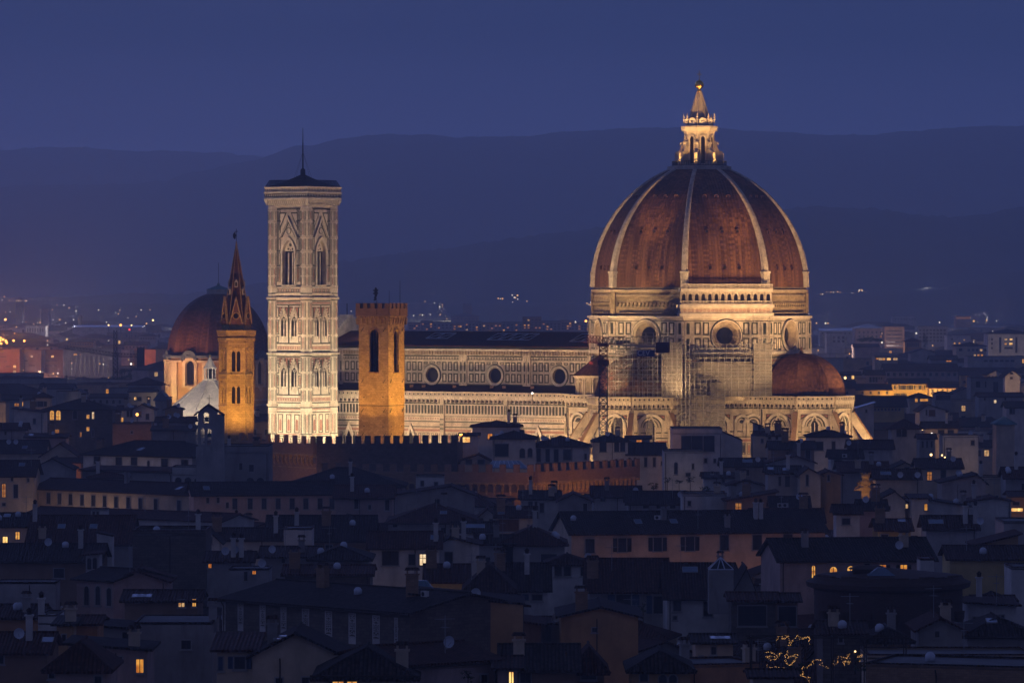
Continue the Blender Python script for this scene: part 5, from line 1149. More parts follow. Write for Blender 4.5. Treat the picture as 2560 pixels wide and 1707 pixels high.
    for ex in extras:                                       # (what, x fraction, y fraction[, variant])
        x, y = ex[1] * w, ex[2] * d; z = ze + roof_z(kind, w, d, rise, gx, x, y) + .15
        me = chimney_mesh(ex[3] if len(ex) > 3 else r_.randrange(4)) if ex[0] == 'chimney' else EXTRA[ex[0]]()
        oo = put(ex[0], me, ro, (x, y, z), None, r_.uniform(-.5, .5) if ex[0] in ('antenna', 'satellite_dish') else 0)
        if ex[0] == 'skylight' and kind in 'esh': oo.rotation_euler = (math.atan2(rise, d / 2 if kind != 's' else d), 0, 0)
    return t
def auto_extras(seed, n=None):
    r_ = random.Random(seed); E = []
    for k in range(n if n is not None else r_.randint(2, 4)): E.append((r_.choice(['chimney', 'chimney', 'antenna', 'antenna', 'chimney', 'satellite_dish', 'skylight', 'vent', 'vent']), r_.uniform(.1, .9), r_.uniform(.15, .48), r_.randrange(4)))
    return E
_n = [0]
def HS(label, crop, x0, x1, ye, yb, kind, rise, wall, wins=(), ye2=None, Y=None, z=17.5, depth=None, roof=None, gx=.5, name='house', cat='house', over=.55, extras=None, side=(), shut='green_shutter', ymax=1180, group=None, ph=.7):
    """one house read off the photograph: all numbers in the pixels of the named crop; z or Y fixes how far away it stands"""
    _n[0] += 1; ox, oy, k = CR[crop]; fx, fy = lambda v: ox + v / k, lambda v: oy + v / k
    px0, px1, py = fx(x0), fx(x1), fy(ye); py2 = fy(ye2) if ye2 is not None else py
    if Y is None: Y = min(ymax, (H - z) * F / (py - YH))
    ze = H - (py - YH) * Y / F; Y2 = (H - ze) * F / (py2 - YH) if ye2 is not None else Y
    P1, P2 = ((px0 - CX) / F * Y, Y), ((px1 - CX) / F * Y2, Y2); w = math.hypot(P2[0] - P1[0], P2[1] - P1[1]); u = (P2[0] - P1[0]) / w
    rm = rise / k * Y / F
    if depth is None: depth = {'e': max(6.5, min(14, 2 * rm / .36)), 's': max(5, min(12, rm / .33)), 'h': max(6.0, min(13, w * .85))}.get(kind, 9.0)
    if roof is None: roof = ('roof_tile', 'roof_tile_old', 'roof_tile_red')[_n[0] % 3]
    t = house(name, label, cat, P1, P2, ze, depth, kind, rm, PL[wall], roof, over, gx, group, 0.0, auto_extras(_n[0]) if extras is None else extras, _n[0], ph)
    for wn in wins:                                          # (x, y of its top left, width, height, kind)
        wx, wy, ww, wh, kd = wn[:5]; a = (fx(wx + ww / 2) - px0) / (px1 - px0); Yl = Y + (Y2 - Y) * a
        add_window(t, a * w, H - (fy(wy + wh) - YH) * Yl / F, max(.35, ww / k * Yl / F / u), max(.4, wh / k * Yl / F), kd, None, shut)
    for wn in side:                                          # windows on the side wall: (side, y fraction, height above eave (negative), w, h, kind)
        add_window(t, wn[1] * depth, ze + wn[2], wn[3], wn[4], wn[5], wn[0], shut)
    BOXES.append((min(px0, px1) - 3, max(px0, px1) + 3, py - (rise / k if kind != 'f' else 4), fy(yb), min(Y, Y2)))
    q = ((P1[0] + P2[0]) / 2, (P1[1] + P2[1]) / 2 + depth / 2); PLAN.append((q[0], q[1], max(w, depth) * .55 + 1, P1, P2, depth))
    return t
def lit_by(t, x, z, power, col=(1.0, .45, .14), out=4.0):
    """a street lamp below this house's front: the lamp stands in the lane, its light washes up the wall"""
    M = Matrix.Translation(t.location) @ Matrix.Rotation(t.rotation_euler.z, 4, 'Z'); bulb_or_fill_light(M @ Vector((x, -out, z)), power, col, .25)

# --- strip just in front of the cathedral and the palace (from the far left)
HS('stone tower house with low hipped roof and two lit arched loggia windows', 'A1', 392, 1000, 85, 350, 'h', 85, 'K', [(445, 92, 36, 84, 'A'), (500, 92, 40, 84, 'A'), (772, 130, 24, 34, 'l'), (820, 106, 18, 60, 'L'), (772, 240, 24, 34, 'l'), (490, 262, 36, 46, 'i'), (650, 92, 36, 75, 'a'), (822, 262, 12, 60, 'd'), (714, 285, 12, 42, 'i')], Y=1120, depth=16, cat='house', extras=[('chimney', .55, .35, 3)])
HS('white house with a roof sloping down to the stone tower house', 'A1', 125, 385, 110, 250, 'l', 32, 'W', [(296, 165, 22, 48, 'd')], Y=1100, depth=10)
HS('cream house with one wide shuttered window and a dark hip roof, near the domed chapel', 'L', 360, 515, 1372, 1500, 'h', 38, 'C', [(385, 1415, 62, 55, 's')], Y=1240, ymax=1300)
HS('low cream house with a lit blank wall at the far left edge', 'A1', -40, 50, 30, 95, 'f', 8, 'C', [], Y=1230, ymax=1300, ph=.3)
HS('white house with a gable, a lit window and a glowing terrace lamp before the baptistery', 'A1', 1185, 1372, 85, 210, 'g', 42, 'W', [(1232, 100, 26, 48, 'd'), (1300, 120, 28, 50, 'd')], Y=1110, gx=.42)
HS('white house wing with a small lit window next to the glowing terrace lamp', 'A1', 1050, 1188, 90, 210, 'e', 30, 'W', [(1070, 155, 28, 38, 'l'), (1130, 96, 20, 52, 'd'), (1160, 96, 18, 52, 'd')], Y=1112)
HS('square block of bare orange brick below the glowing terrace lamp', 'A1', 1003, 1348, 215, 372, 'f', 6, 'B', [(1165, 275, 18, 22, 'd')], Y=1060, ph=.2, extras=[('chimney', .1, .5, 1), ('satellite_dish', .5, .2)])
HS('small ochre house with a gable against the pale baptistery roof', 'A1', 1470, 1608, 85, 160, 'g', 22, 'O', [(1498, 124, 26, 32, 'd')], Y=1140)
HS('long low dark roofed house beneath the pale baptistery roof', 'A1', 1395, 1725, 195, 300, 'e', 34, 'S', [(1450, 205, 16, 22, 'd')], Y=1080)
HS('old grey house with patched wall beside the bell gable', 'A1', 1360, 1730, 270, 350, 's', 30, 'S', [], Y=1030, extras=[('satellite_dish', .92, .1), ('chimney', .3, .4, 1)])
HS('white house under a dark roof left of the stone tower house', 'A1', -30, 230, 265, 330, 'e', 48, 'G', [(40, 280, 18, 30, 'd')], Y=1060)
HS('low house with a tiled roof in front of the stone tower house', 'A1', 230, 590, 330, 372, 'e', 20, 'P', [], Y=1030)
HS('wide house with two satellite dishes over its tiled roof', 'A1', -60, 390, 470, 520, 'e', 96, 'C', [], Y=960, extras=[('satellite_dish', .28, .3), ('satellite_dish', .4, .3), ('skylight', .6, .2)])
HS('cream gabled house with a white lozenge on its gable', 'A1', 365, 690, 500, 560, 'g', 108, 'C', [], Y=940, gx=.52, extras=[])
HS('dark roofed house with an ochre wall glowing beside the long grey palace', 'A1', 520, 720, 558, 620, 'e', 30, 'A', [], Y=925, extras=[])
tpal = HS('long grey palace with five deep window openings behind the bell gable', 'A1', 742, 1712, 484, 605, 'h', 112, 'W', [(838, 502, 58, 66, 'd'), (1034, 507, 58, 70, 'd'), (1170, 507, 58, 72, 'd'), (1440, 522, 60, 76, 'd'), (1616, 530, 62, 68, 'd'), (1318, 540, 20, 58, 'a')], Y=900, depth=14, ye2=508, extras=[('chimney', .03, .3, 1), ('skylight', .45, .2)])
HS('blank stained lower wall under the long grey palace with its own narrow tiled ledge', 'A1', 735, 1535, 622, 745, 's', 26, 'S', [], Y=880, depth=5, ye2=642, extras=[])
HS('terrace building with four small arches and a potted balustrade under the bell gable', 'A1', 1535, 1945, 668, 748, 'f', 30, 'W', [(1562, 688, 54, 60, 'a'), (1648, 688, 54, 60, 'a'), (1735, 690, 54, 60, 'a'), (1820, 698, 54, 52, 'a')], Y=868, depth=8, ph=1.5, extras=[])
HS('weathered grey house with railings on top, between the bell gable and the brick palace', 'A1', 1945, 2395, 470, 740, 'f', 20, 'S', [(2195, 690, 68, 60, 'a'), (2285, 690, 68, 60, 'a'), (2130, 560, 30, 60, 'd'), (2220, 575, 40, 60, 'd')], Y=880, depth=14, ph=1.2)
HS('grey flank with a dark lean-to roof beside the bell gable', 'A1', 1990, 2260, 445, 600, 'r', 16, 'G', [], Y=905, depth=6, extras=[])
# --- the second strip: long galleries
HS('tall cream house at the left edge with narrow upright windows', 'A1', -60, 298, 678, 945, 'e', 120, 'C', [(18, 746, 32, 118, 'i'), (122, 752, 38, 118, 'd'), (100, 690, 14, 30, 'd'), (244, 694, 16, 34, 'd'), (20, 915, 30, 26, 'd')], Y=830, depth=12)
HS('grey house with a broad gable behind the long window gallery', 'A1', 290, 640, 612, 700, 'g', 86, 'G', [], Y=872, extras=[])
HS('small dark roof tucked between the grey gable and the window gallery', 'A1', 800, 1120, 690, 730, 'h', 36, 'S', [], Y=850, extras=[('chimney', .2, .3, 2)])
HS('long cream gallery wing with a row of twelve tall dark windows', 'A1', 298, 1722, 788, 1010, 'e', 78, 'C', [(320, 822, 22, 54, 'd')] + [(x, 826 + (x - 437) * .058, 35, 94, 'd') for x in (420, 521, 622, 725, 826, 928, 1030, 1138, 1245, 1380, 1582)], Y=838, ye2=846, depth=9, extras=[('skylight', .86, .25), ('chimney', .5, .4, 0)])
HS('cream gallery wing continuing behind the pink house, windows in pairs', 'A1', 1726, 2990, 848, 1000, 'e', 96, 'P', [(1838, 868, 24, 48, 'd'), (1930, 866, 24, 48, 'd'), (2012, 910, 24, 50, 'd')] + [(x, 874, 42, 96, 'd') for x in (2070, 2206, 2330, 2455, 2580, 2702, 2830, 2936)], Y=805, ye2=838, depth=9, extras=[('skylight', .1, .25)])
HS('lower gallery wing with a blank pale wall below the long row of windows', 'A1', 232, 1972, 1018, 1140, 'e', 52, 'W', [(398, 1072, 56, 52, 'd'), (1170, 1100, 60, 40, 'd')], Y=760, ye2=1084, depth=8, extras=[('antenna', .55, .4)])
HS('small white rooftop cabin with tall panes in front of the window gallery', 'A1', 808, 958, 982, 1062, 'f', 8, 'W', [(826, 992, 20, 50, 'd'), (860, 992, 20, 50, 'd')], Y=735, depth=3, ph=.2, extras=[])
HS('big hipped roof house sitting below the pink house wall', 'A2', 318, 1382, 772, 835, 'h', 145, 'P', [], Y=845, depth=18, extras=[('chimney', .55, .3, 2), ('vent', .4, .2)])
HS('pink house with two tall shuttered windows and a drain pipe', 'A2', 782, 1284, 872, 1125, 'e', 92, 'P', [(948, 882, 36, 84, 'd'), (1222, 888, 36, 92, 'd'), (1072, 932, 24, 40, 'd')], Y=775, depth=11, extras=[('chimney', .28, .25, 2), ('vent', .55, .2)])
HS('blank grey plaster flank with a crooked gable next to the pink house', 'A2', 1284, 2015, 850, 1030, 'g', 78, 'S', [(1665, 880, 42, 80, 'd')], Y=800, gx=.72, depth=10, extras=[])
HS('tiny white tower with two small windows before the orange lit corbels', 'A2', 1495, 1745, 684, 772, 'f', 8, 'W', [(1538, 718, 28, 48, 'd'), (1660, 730, 30, 36, 'd')], Y=850, ph=.2, depth=6, extras=[])
HS('dark low roofs with aerials in front of the blank grey flank', 'A2', 1250, 2065, 1092, 1140, 'h', 140, 'S', [(1290, 1110, 40, 20, 'd'), (1720, 1135, 40, 50, 'd')], Y=735, depth=18, extras=[('antenna', .3, .3), ('antenna', .52, .3), ('skylight', .6, .2), ('chimney', .6, .45, 0)])
HS('white stepped gable with a roof hatch at the end of the dark striped roof', 'A2', 900, 1120, 1092, 1130, 'l', 60, 'W', [], Y=742, depth=5, extras=[])
HS('house with a wide striped tile roof over a bare brick wall', 'A2', 170, 1110, 1252, 1345, 'e', 190, 'B', [(690, 1290, 60, 45, 'd')], Y=665, depth=15, extras=[('chimney', .55, .3, 1), ('vent', .8, .3)])
HS('plain white cube wall between two dark tiled roofs', 'A2', 318, 570, 1152, 1360, 'f', 6, 'W', [], Y=650, ph=.1, depth=7, extras=[])
HS('white cottage with a round window in its gable and a shed roof', 'A1', 1832, 2735, 1246, 1405, 'e', 82, 'W', [(2110, 1320, 60, 55, 'd'), (2205, 1340, 40, 20, 'd')], Y=655, depth=8)
HS('little white gable with a round attic opening beside the brick block', 'A1', 1834, 1955, 1258, 1290, 'g', 78, 'W', [(1848, 1225, 40, 52, 'd')], Y=645, depth=5, gx=.3, extras=[])
HS('white house with a fire bright room in its corner window', 'A2', 1085, 1702, 1318, 1560, 'e', 118, 'W', [(1196, 1345, 146, 124, 'c'), (1432, 1372, 54, 96, 'd'), (1530, 1372, 56, 96, 'L'), (1600, 1372, 48, 96, 'i')], Y=625, depth=10, shut='dark_wood', extras=[('chimney', .95, .2, 2), ('skylight', .93, .3)])
HS('white house with a gable and door beside the fire bright window', 'A2', 1702, 2055, 1290, 1500, 'g', 60, 'W', [(1756, 1352, 66, 110, 'd')], Y=628, gx=.28, depth=9)
HS('grey walled house with a small lead coloured window right of the white gable', 'A2', 2050, 2360, 1284, 1480, 'e', 60, 'G', [(2120, 1400, 36, 46, 'd')], Y=640)
HS('small pale gabled house with two windows beside the brown shutters', 'A2', 2056, 2212, 1040, 1112, 'g', 65, 'W', [(2066, 1052, 26, 40, 'd'), (2150, 1056, 30, 58, 'd')], Y=745, extras=[])
HS('cream house with wide closed brown shutters and a wall lamp', 'A2', 2212, 2556, 1042, 1225, 'e', 75, 'C', [(2236, 1062, 176, 105, 'c'), (2490, 1110, 20, 50, 'd')], Y=730, shut='brown_shutter')
HS('white house with a long glass rooflight above its eave', 'A2', 1830, 2205, 1172, 1215, 'e', 66, 'W', [(2010, 1180, 40, 40, 'd')], Y=705, roof='roof_tile_old', extras=[('skylight', .3, .25), ('skylight', .42, .25), ('skylight', .54, .25), ('skylight', .66, .25)])
HS('white house with low attic and orange lit window at the foot of the cathedral', 'A2', 2000, 2430, 238, 430, 'h', 42, 'W', [(2136, 300, 40, 46, 'o'), (2036, 300, 20, 30, 'i'), (2420, 265, 40, 70, 'd')], Y=985, depth=12, extras=[('chimney', .75, .2, 2), ('chimney', .88, .25, 0), ('antenna', .95, .2)])
HS('house corner with a bright yellow lit window beside the battlements', 'A2', 1896, 2050, 318, 420, 's', 14, 'W', [(1905, 330, 72, 46, 'L')], Y=968, depth=6, extras=[])
HS('loggia house with an open arched porch below the cathedral wall', 'A3', -105, 282, 342, 580, 'h', 52, 'W', [(140, 430, 46, 84, 'a'), (212, 428, 40, 80, 'a'), (-80, 390, 120, 110, 'd')], Y=945, depth=11)
HS('small cream gabled house behind the lower battlements', 'A2', 1895, 2160, 545, 590, 'g', 55, 'C', [(1940, 530, 58, 40, 'd'), (2046, 530, 62, 40, 'd')], Y=950, gx=.6, extras=[])
HS('white house with hip roof and three balcony doors above the battlements', 'A3', 252, 762, 412, 600, 'h', 76, 'W', [(292, 432, 34, 115, 'd'), (372, 438, 34, 110, 'd'), (446, 438, 38, 110, 'd'), (528, 440, 68, 92, 'd'), (718, 478, 18, 48, 'd')], Y=955, depth=13)
HS('tall white house with a pyramid roof in front of the tower crane', 'A3', 798, 1104, 368, 600, 'h', 60, 'W', [(853, 372, 58, 86, 'd'), (985, 376, 38, 82, 'd'), (1038, 372, 38, 84, 'd'), (990, 525, 22, 34, 'd'), (1040, 524, 24, 38, 'd')], Y=965, depth=10)
HS('low white annexe with a flat dark roof behind the pyramid roofed house', 'A3', 1100, 1300, 345, 400, 'e', 14, 'G', [(1180, 356, 48, 38, 'o')], Y=1000, depth=6, extras=[])
HS('long house with an unbroken dark roof and four slim windows before the sacristy', 'A3', 1104, 1432, 488, 605, 'e', 92, 'W', [(1108, 512, 22, 80, 'a'), (1156, 512, 22, 60, 'a'), (1250, 512, 24, 82, 'd'), (1328, 512, 22, 80, 'd'), (1402, 548, 16, 30, 'd')], Y=965, depth=12, extras=[])
HS('broad white modern house with a shaded roof terrace before the scaffolding', 'A3', 1502, 1945, 300, 570, 'f', 30, 'W', [(1580, 318, 88, 140, 'd'), (1672, 318, 98, 140, 'd'), (1778, 318, 96, 140, 'd'), (1784, 518, 26, 40, 'd'), (1870, 524, 16, 32, 'd')], Y=930, depth=14, ph=1.0, extras=[('vent', .2, .05)])
HS('white wall sloping down from the modern roof terrace house', 'A3', 1942, 2122, 366, 520, 'l', 84, 'W', [], Y=932, depth=12, extras=[], over=.15)
HS('tall white house with one arched window in the middle of the rooftops', 'A3', 1424, 1772, 468, 730, 'f', 6, 'W', [(1518, 555, 28, 104, 'a'), (1676, 566, 16, 46, 'd'), (1620, 648, 40, 30, 'd')], Y=890, depth=10, ph=.3, extras=[])
HS('narrow white tower house with a stepped top beside the tribune arches', 'A3', 2218, 2330, 322, 500, 'f', 6, 'C', [(2290, 345, 20, 36, 'd')], Y=935, ph=.1, depth=9, extras=[])
HS('white house with two square windows beside the narrow tower house', 'A4', -30, 190, 322, 490, 'e', 30, 'W', [(74, 308, 22, 38, 'd'), (140, 306, 18, 44, 'd'), (76, 400, 20, 30, 'd')], Y=938, depth=8)
HS('tall slab chimney block above the tribune arches', 'A3', 2225, 2345, 262, 320, 'l', 62, 'G', [(2268, 220, 20, 60, 'd')], Y=945, depth=4, extras=[])
# --- middle ground, centre
HS('low white house with a bare grey gable end by the orange corbels', 'A3', 150, 492, 884, 1010, 'e', 56, 'W', [(218, 904, 36, 96, 'd'), (276, 906, 18, 90, 'd'), (318, 916, 38, 84, 'd')], Y=790, depth=9, roof='roof_tile_old')
HS('bare grey gable beside a tall dark flue pipe', 'A3', 490, 775, 900, 1010, 'g', 62, 'S', [(706, 920, 34, 80, 'd')], Y=782, gx=.45, extras=[])
HS('small sunk roof terrace with white parapet near the orange corbels', 'A3', 795, 1210, 862, 930, 'e', 78, 'G', [(860, 870, 40, 30, 'd')], Y=815, extras=[('chimney', .3, .3, 0), ('satellite_dish', .9, .1)])
HS('dark tiled house with an attic row of blue panes', 'A3', 1105, 1605, 925, 1015, 'e', 92, 'G', [(1240, 935, 50, 28, 'd'), (1360, 935, 50, 28, 'd'), (1480, 935, 46, 28, 'd')], Y=760, extras=[('satellite_dish', .92, .2), ('satellite_dish', .98, .25), ('antenna', .8, .2)])
HS('flat topped white wall with twin dishes to its left, mid rooftops', 'A3', 1590, 1985, 852, 1065, 'f', 6, 'W', [(1640, 900, 24, 40, 'd')], Y=745, ph=.3, depth=9, extras=[('chimney', .8, .3, 3)])
HS('ochre flank of a house with one warm lamp lit window', 'A3', 1985, 2420, 905, 1025, 'r', 82, 'N', [(2062, 918, 52, 100, 'i')], Y=735, depth=9)
HS('white shed row with little windows right of the arched window house', 'A3', 1780, 2100, 690, 770, 'e', 30, 'W', [(1850, 645, 10, 10, 'd'), (1940, 700, 24, 40, 'd')], Y=870, extras=[('chimney', .5, .3, 2), ('vent', .7, .2)])
HS('low house with a glass barrel roof right of the arched window house', 'A3', 1940, 2330, 592, 660, 'e', 60, 'S', [(2160, 620, 24, 50, 'd')], Y=900, roof='roof_tile_old', extras=[('skylight', .55, .3), ('skylight', .65, .3), ('satellite_dish', .85, .2)])
HS('cluster house with a grey pent roof below the glass barrel roof', 'A3', 2000, 2300, 760, 830, 'g', 40, 'G', [(2180, 770, 20, 40, 'd')], Y=835)
tor = HS('long peach coloured palace wall with seven large dark shuttered windows', 'A3', 600, 2862, 1192, 1480, 'e', 165, 'C', [(725, 1236, 78, 124, 'c'), (1012, 1228, 74, 122, 's'), (1326, 1222, 74, 122, 's'), (1612, 1216, 76, 124, 's'), (1918, 1202, 76, 132, 'c'), (2210, 1202, 80, 128, 'c'), (2486, 1192, 78, 128, 'c')], Y=690, ye2=1168, depth=13, shut='dark_wood', extras=[('skylight', .28, .25), ('skylight', .42, .25), ('air_conditioner', .36, .3), ('chimney', .385, .3, 0), ('chimney', .62, .1, 0), ('vent', .03, .3), ('antenna', .5, .05), ('chimney', .75, .3, 2), ('chimney', .77, .3, 2)])
HS('dark house with a deep hipped roof before the end of the peach coloured palace', 'A3', -30, 540, 1285, 1480, 'h', 130, 'S', [(330, 1370, 140, 100, 'd')], Y=640, depth=14)
HS('white square tower house with a double window under a hip roof', 'B3', 392, 742, 108, 480, 'h', 62, 'W', [(452, 126, 62, 84, 'd'), (532, 126, 62, 84, 'd'), (686, 130, 22, 78, 'd')], Y=585, depth=9, extras=[('satellite_dish', 1.05, .2)])
HS('low white house with wide dark shutters left of the square tower house', 'B3', -160, 392, 338, 440, 'e', 200, 'W', [(30, 372, 120, 55, 's'), (250, 378, 90, 50, 'd')], Y=560, depth=12, shut='blue_shutter')
HS('low white courtyard house with blue doors and a small bright grid window', 'B3', 760, 1452, 350, 620, 'e', 245, 'G', [(1000, 376, 130, 165, 's'), (1330, 384, 100, 160, 's'), (850, 424, 46, 76, 'l')], Y=560, depth=16, shut='blue_shutter', extras=[('chimney', .05, .2, 1), ('antenna', .3, .3)])
HS('white house with a double window and dark door, roof up to the glass pyramid', 'B3', 1452, 2012, 408, 625, 'e', 260, 'W', [(1506, 432, 72, 90, 'd'), (1778, 440, 80, 130, 'd'), (1958, 486, 20, 30, 'd'), (1508, 570, 30, 28, 'd')], Y=545, depth=16, extras=[('skylight', .35, .4), ('skylight', .45, .4), ('vent', .9, .2)])
HS('narrow steep grey gable beside the glazed veranda', 'B3', 2020, 2262, 395, 430, 'g', 245, 'S', [], Y=540, gx=.57, depth=9, extras=[])
HS('dark veranda house with a broad white framed window of eight panes', 'B3', 2025, 2420, 432, 775, 'e', 40, 'K', [(2086, 475, 250, 178, 'd')], Y=520, depth=7, extras=[])
HS('brown house end with another white framed many paned window', 'B4', 130, 335, 440, 735, 'e', 40, 'N', [(166, 482, 155, 174, 'd')], Y=520, depth=7, extras=[])
HS('big blank gable of dull yellow plaster in the near rooftops', 'B3', 505, 1195, 578, 1055, 'g', 80, 'O', [(786, 672, 40, 36, 'd')], Y=500, gx=.52, depth=14, roof='roof_tile_old', extras=[('chimney', .27, .05, 1)])
HS('dark ochre flank with a projecting tile roof left of the big blank gable', 'B3', -80, 330, 655, 930, 'l', 70, 'N', [(375, 650, 0, 0, 'd')][:0], Y=505, depth=10, extras=[])
HS('narrow house slot with a shutter and a white satellite dish', 'B3', 330, 508, 640, 900, 'e', 30, 'S', [(372, 640, 46, 150, 'd')], Y=515, depth=7, extras=[('satellite_dish', .7, -.05)])
HS('dark roof house with one tall glowing door at its left corner', 'B3', -10, 640, 1050, 1170, 'e', 170, 'N', [(60, 1054, 44, 110, 'L'), (146, 1060, 90, 100, 'd')], Y=420, depth=11, extras=[('chimney', .22, .3, 3)])
HS('small hipped house with brown wall next to the glowing door house', 'B3', 632, 892, 1030, 1170, 'h', 150, 'N', [(690, 1050, 130, 80, 'd')], Y=425, depth=10, extras=[])
HS('little cream house with a rolled white awning and a glass stripe roof', 'B3', 1706, 2040, 812, 1000, 'e', 40, 'C', [(1852, 848, 32, 60, 'd'), (1740, 920, 30, 40, 'd')], Y=470, depth=8, roof='roof_tile_old', extras=[('skylight', .55, .25), ('skylight', .68, .25), ('skylight', .81, .25)])
HS('orange house with a big arched opening under a dark pantile roof', 'B3', 1140, 1660, 1050, 1170, 'h', 130, 'O', [(1212, 1060, 70, 90, 'a'), (1380, 1090, 70, 70, 'a'), (1470, 1090, 70, 70, 'a')], Y=420, depth=11, extras=[])
HS('long orange terrace wall running to the string lights', 'B3', 1660, 2270, 1024, 1170, 'f', 8, 'A', [], Y=428, depth=8, ye2=1010, ph=.2, extras=[('chimney', .98, .3, 3), ('chimney', .15, .6, 0)])
# --- right-hand rooftops
HS('white house with a blue hip roof and two windows at the foot of the buttresses', 'A4', 438, 798, 325, 525, 'h', 50, 'W', [(490, 370, 72, 76, 'd'), (638, 370, 34, 76, 'd')], Y=920, depth=11)
HS('house with a wooden gallery under the eave in front of the tribune', 'A4', 98, 482, 438, 560, 'e', 54, 'N', [(255, 445, 90, 45, 'd'), (405, 445, 44, 90, 'd')], Y=885, depth=10)
HS('square lookout tower with twin arches under an overhanging hip roof', 'A4', 1172, 1422, 242, 445, 'h', 56, 'G', [(1216, 254, 44, 72, 'a'), (1265, 254, 42, 72, 'a')], Y=1000, depth=9, over=1.1, extras=[])
HS('warmly lit house with pale walls next to the lookout tower', 'A4', 1465, 1762, 252, 335, 'e', 46, 'C', [(1585, 265, 56, 32, 'd'), (1672, 266, 54, 28, 'd')], Y=1050, depth=9)
HS('white steps of low terraces under the warmly lit house', 'A4', 1630, 1945, 330, 410, 'f', 8, 'W', [(1880, 360, 30, 40, 'd')], Y=1000, depth=9, ph=.4, extras=[('satellite_dish', .8, .2)])
HS('dark low gallery house right of the lookout tower', 'A4', 1420, 1560, 345, 430, 'e', 30, 'S', [(1440, 365, 18, 60, 'd'), (1480, 365, 18, 60, 'd'), (1520, 365, 18, 60, 'd')], Y=985, depth=7, extras=[])
HS('long blue grey roof running from the buttresses to the lookout tower', 'A4', 800, 1180, 432, 480, 'e', 62, 'G', [], Y=905, extras=[('antenna', .5, .3), ('satellite_dish', .0, .1)])
HS('dark roofed house with an air conditioner and a framed panel window', 'A4', 630, 905, 516, 585, 'e', 58, 'W', [(662, 534, 68, 34, 'd')], Y=862, extras=[('antenna', .9, .2), ('air_conditioner', .45, -.02)])
HS('grey gable with a tall round chimney pot beside it', 'A4', 80, 485, 560, 610, 'g', 58, 'G', [], Y=838, gx=.6, extras=[('chimney', .66, .1, 2)])
HS('cream gabled house with one tall blue window, gable to the view', 'A4', 355, 540, 668, 835, 'g', 56, 'C', [(410, 665, 22, 98, 'd')], Y=795, gx=.4, extras=[])
HS('grey wing with tall openings left of the cream gable', 'A4', 70, 356, 656, 810, 'e', 52, 'G', [(222, 672, 44, 100, 'd'), (165, 680, 22, 84, 'd')], Y=802, depth=8)
HS('small ochre gable with one slim window right of the cream gable', 'A4', 538, 718, 668, 790, 'g', 30, 'O', [(603, 666, 16, 52, 'd')], Y=800, gx=.4, extras=[])
HS('cream house with a lit slit window and a dark door, roof to the west', 'A4', 1412, 1795, 606, 735, 'e', 66, 'C', [(1490, 640, 40, 72, 'i'), (1612, 622, 42, 82, 'c')], Y=835, depth=10)
HS('low gabled house with a dark attic vent right of the tall white statue chimney', 'A4', 1170, 1415, 612, 640, 'g', 52, 'C', [(1286, 602, 44, 28, 'd')], Y=850, extras=[])
HS('broad dark roof between the statue crest and the gabled attic house', 'A4', 715, 1145, 640, 690, 'e', 70, 'S', [(1100, 610, 16, 30, 'd')], Y=830, depth=12)
HS('house with pale solar panels on its roof behind the statue crest', 'A4', 1030, 1420, 700, 815, 'e', 68, 'C', [], Y=795, extras=[('skylight', .2, .25), ('skylight', .3, .25), ('satellite_dish', .55, -.05), ('satellite_dish', .95, -.05)])
HS('house with a black roof and grey gable near the right edge', 'A4', 1620, 2010, 735, 880, 'g', 66, 'G', [(1888, 735, 20, 50, 'd')], Y=785, gx=.8)
HS('dark roofed house whose eave touches the right edge of the picture', 'A4', 2190, 2420, 696, 800, 'e', 80, 'G', [(2330, 740, 40, 60, 'd')], Y=805)
HS('cream parapet house with small lit slot below a glass awning', 'A4', 1780, 2190, 706, 760, 'f', 10, 'C', [(1930, 540, 0, 0, 'd')][:0], Y=815, ph=.4, depth=8, extras=[('chimney', .5, .4, 2)])
HS('white gabled house with a leaning chimney in the right rooftops', 'A4', 1048, 1292, 895, 985, 'g', 76, 'W', [(1140, 944, 20, 30, 'd')], Y=735, gx=.62, extras=[])
HS('house with a roof terrace lit warm behind its white parapet', 'A4', 1290, 1400, 900, 965, 'f', 6, 'W', [(1296, 926, 52, 36, 'l')], Y=742, ph=.4, depth=7, extras=[])
HS('white house with one narrow bright window and a shed roof', 'A4', 1352, 1500, 880, 985, 's', 20, 'W', [(1466, 925, 24, 55, 'l')], Y=732, depth=7, extras=[])
HS('white wall with a long sloping tiled roof beyond the narrow bright window', 'A4', 1500, 1875, 955, 990, 'l', 66, 'W', [], Y=738, depth=10)
HS('pale terrace house with aerials and potted plants, right rooftops', 'A4', 1870, 2240, 905, 1030, 'g', 30, 'W', [(2100, 850, 20, 24, 'd')], Y=748, gx=.6, extras=[('antenna', .3, .1), ('antenna', .6, .1), ('chimney', .15, .4, 2)])
HS('house at the right edge with a warm lit ochre storey and white balcony', 'A4', 2238, 2420, 862, 1000, 'e', 30, 'O', [(2240, 962, 100, 28, 'L'), (2250, 905, 60, 30, 'd')], Y=770, depth=8, extras=[])
HS('low house with an air conditioner pair and a bright square window', 'A4', 110, 432, 958, 1010, 'e', 78, 'W', [(268, 966, 44, 40, 'L')], Y=722, extras=[('air_conditioner', .22, -.03), ('air_conditioner', .36, -.03), ('satellite_dish', .78, .3)])
HS('wide dark roof below the bright square window', 'A4', -60, 560, 1085, 1160, 'e', 90, 'N', [(490, 990, 20, 30, 'd')][:0], Y=705, depth=12)
HS('white roof turret with a grey double window and a tall pillar', 'A4', 680, 888, 1012, 1180, 'e', 60, 'W', [(732, 1052, 70, 54, 'd')], Y=655, depth=6, extras=[])
HS('pink house with a dark tiled roof right of the white roof turret', 'A4', 890, 1120, 978, 1065, 'e', 70, 'P', [(1070, 1045, 40, 20, 'd')], Y=715)
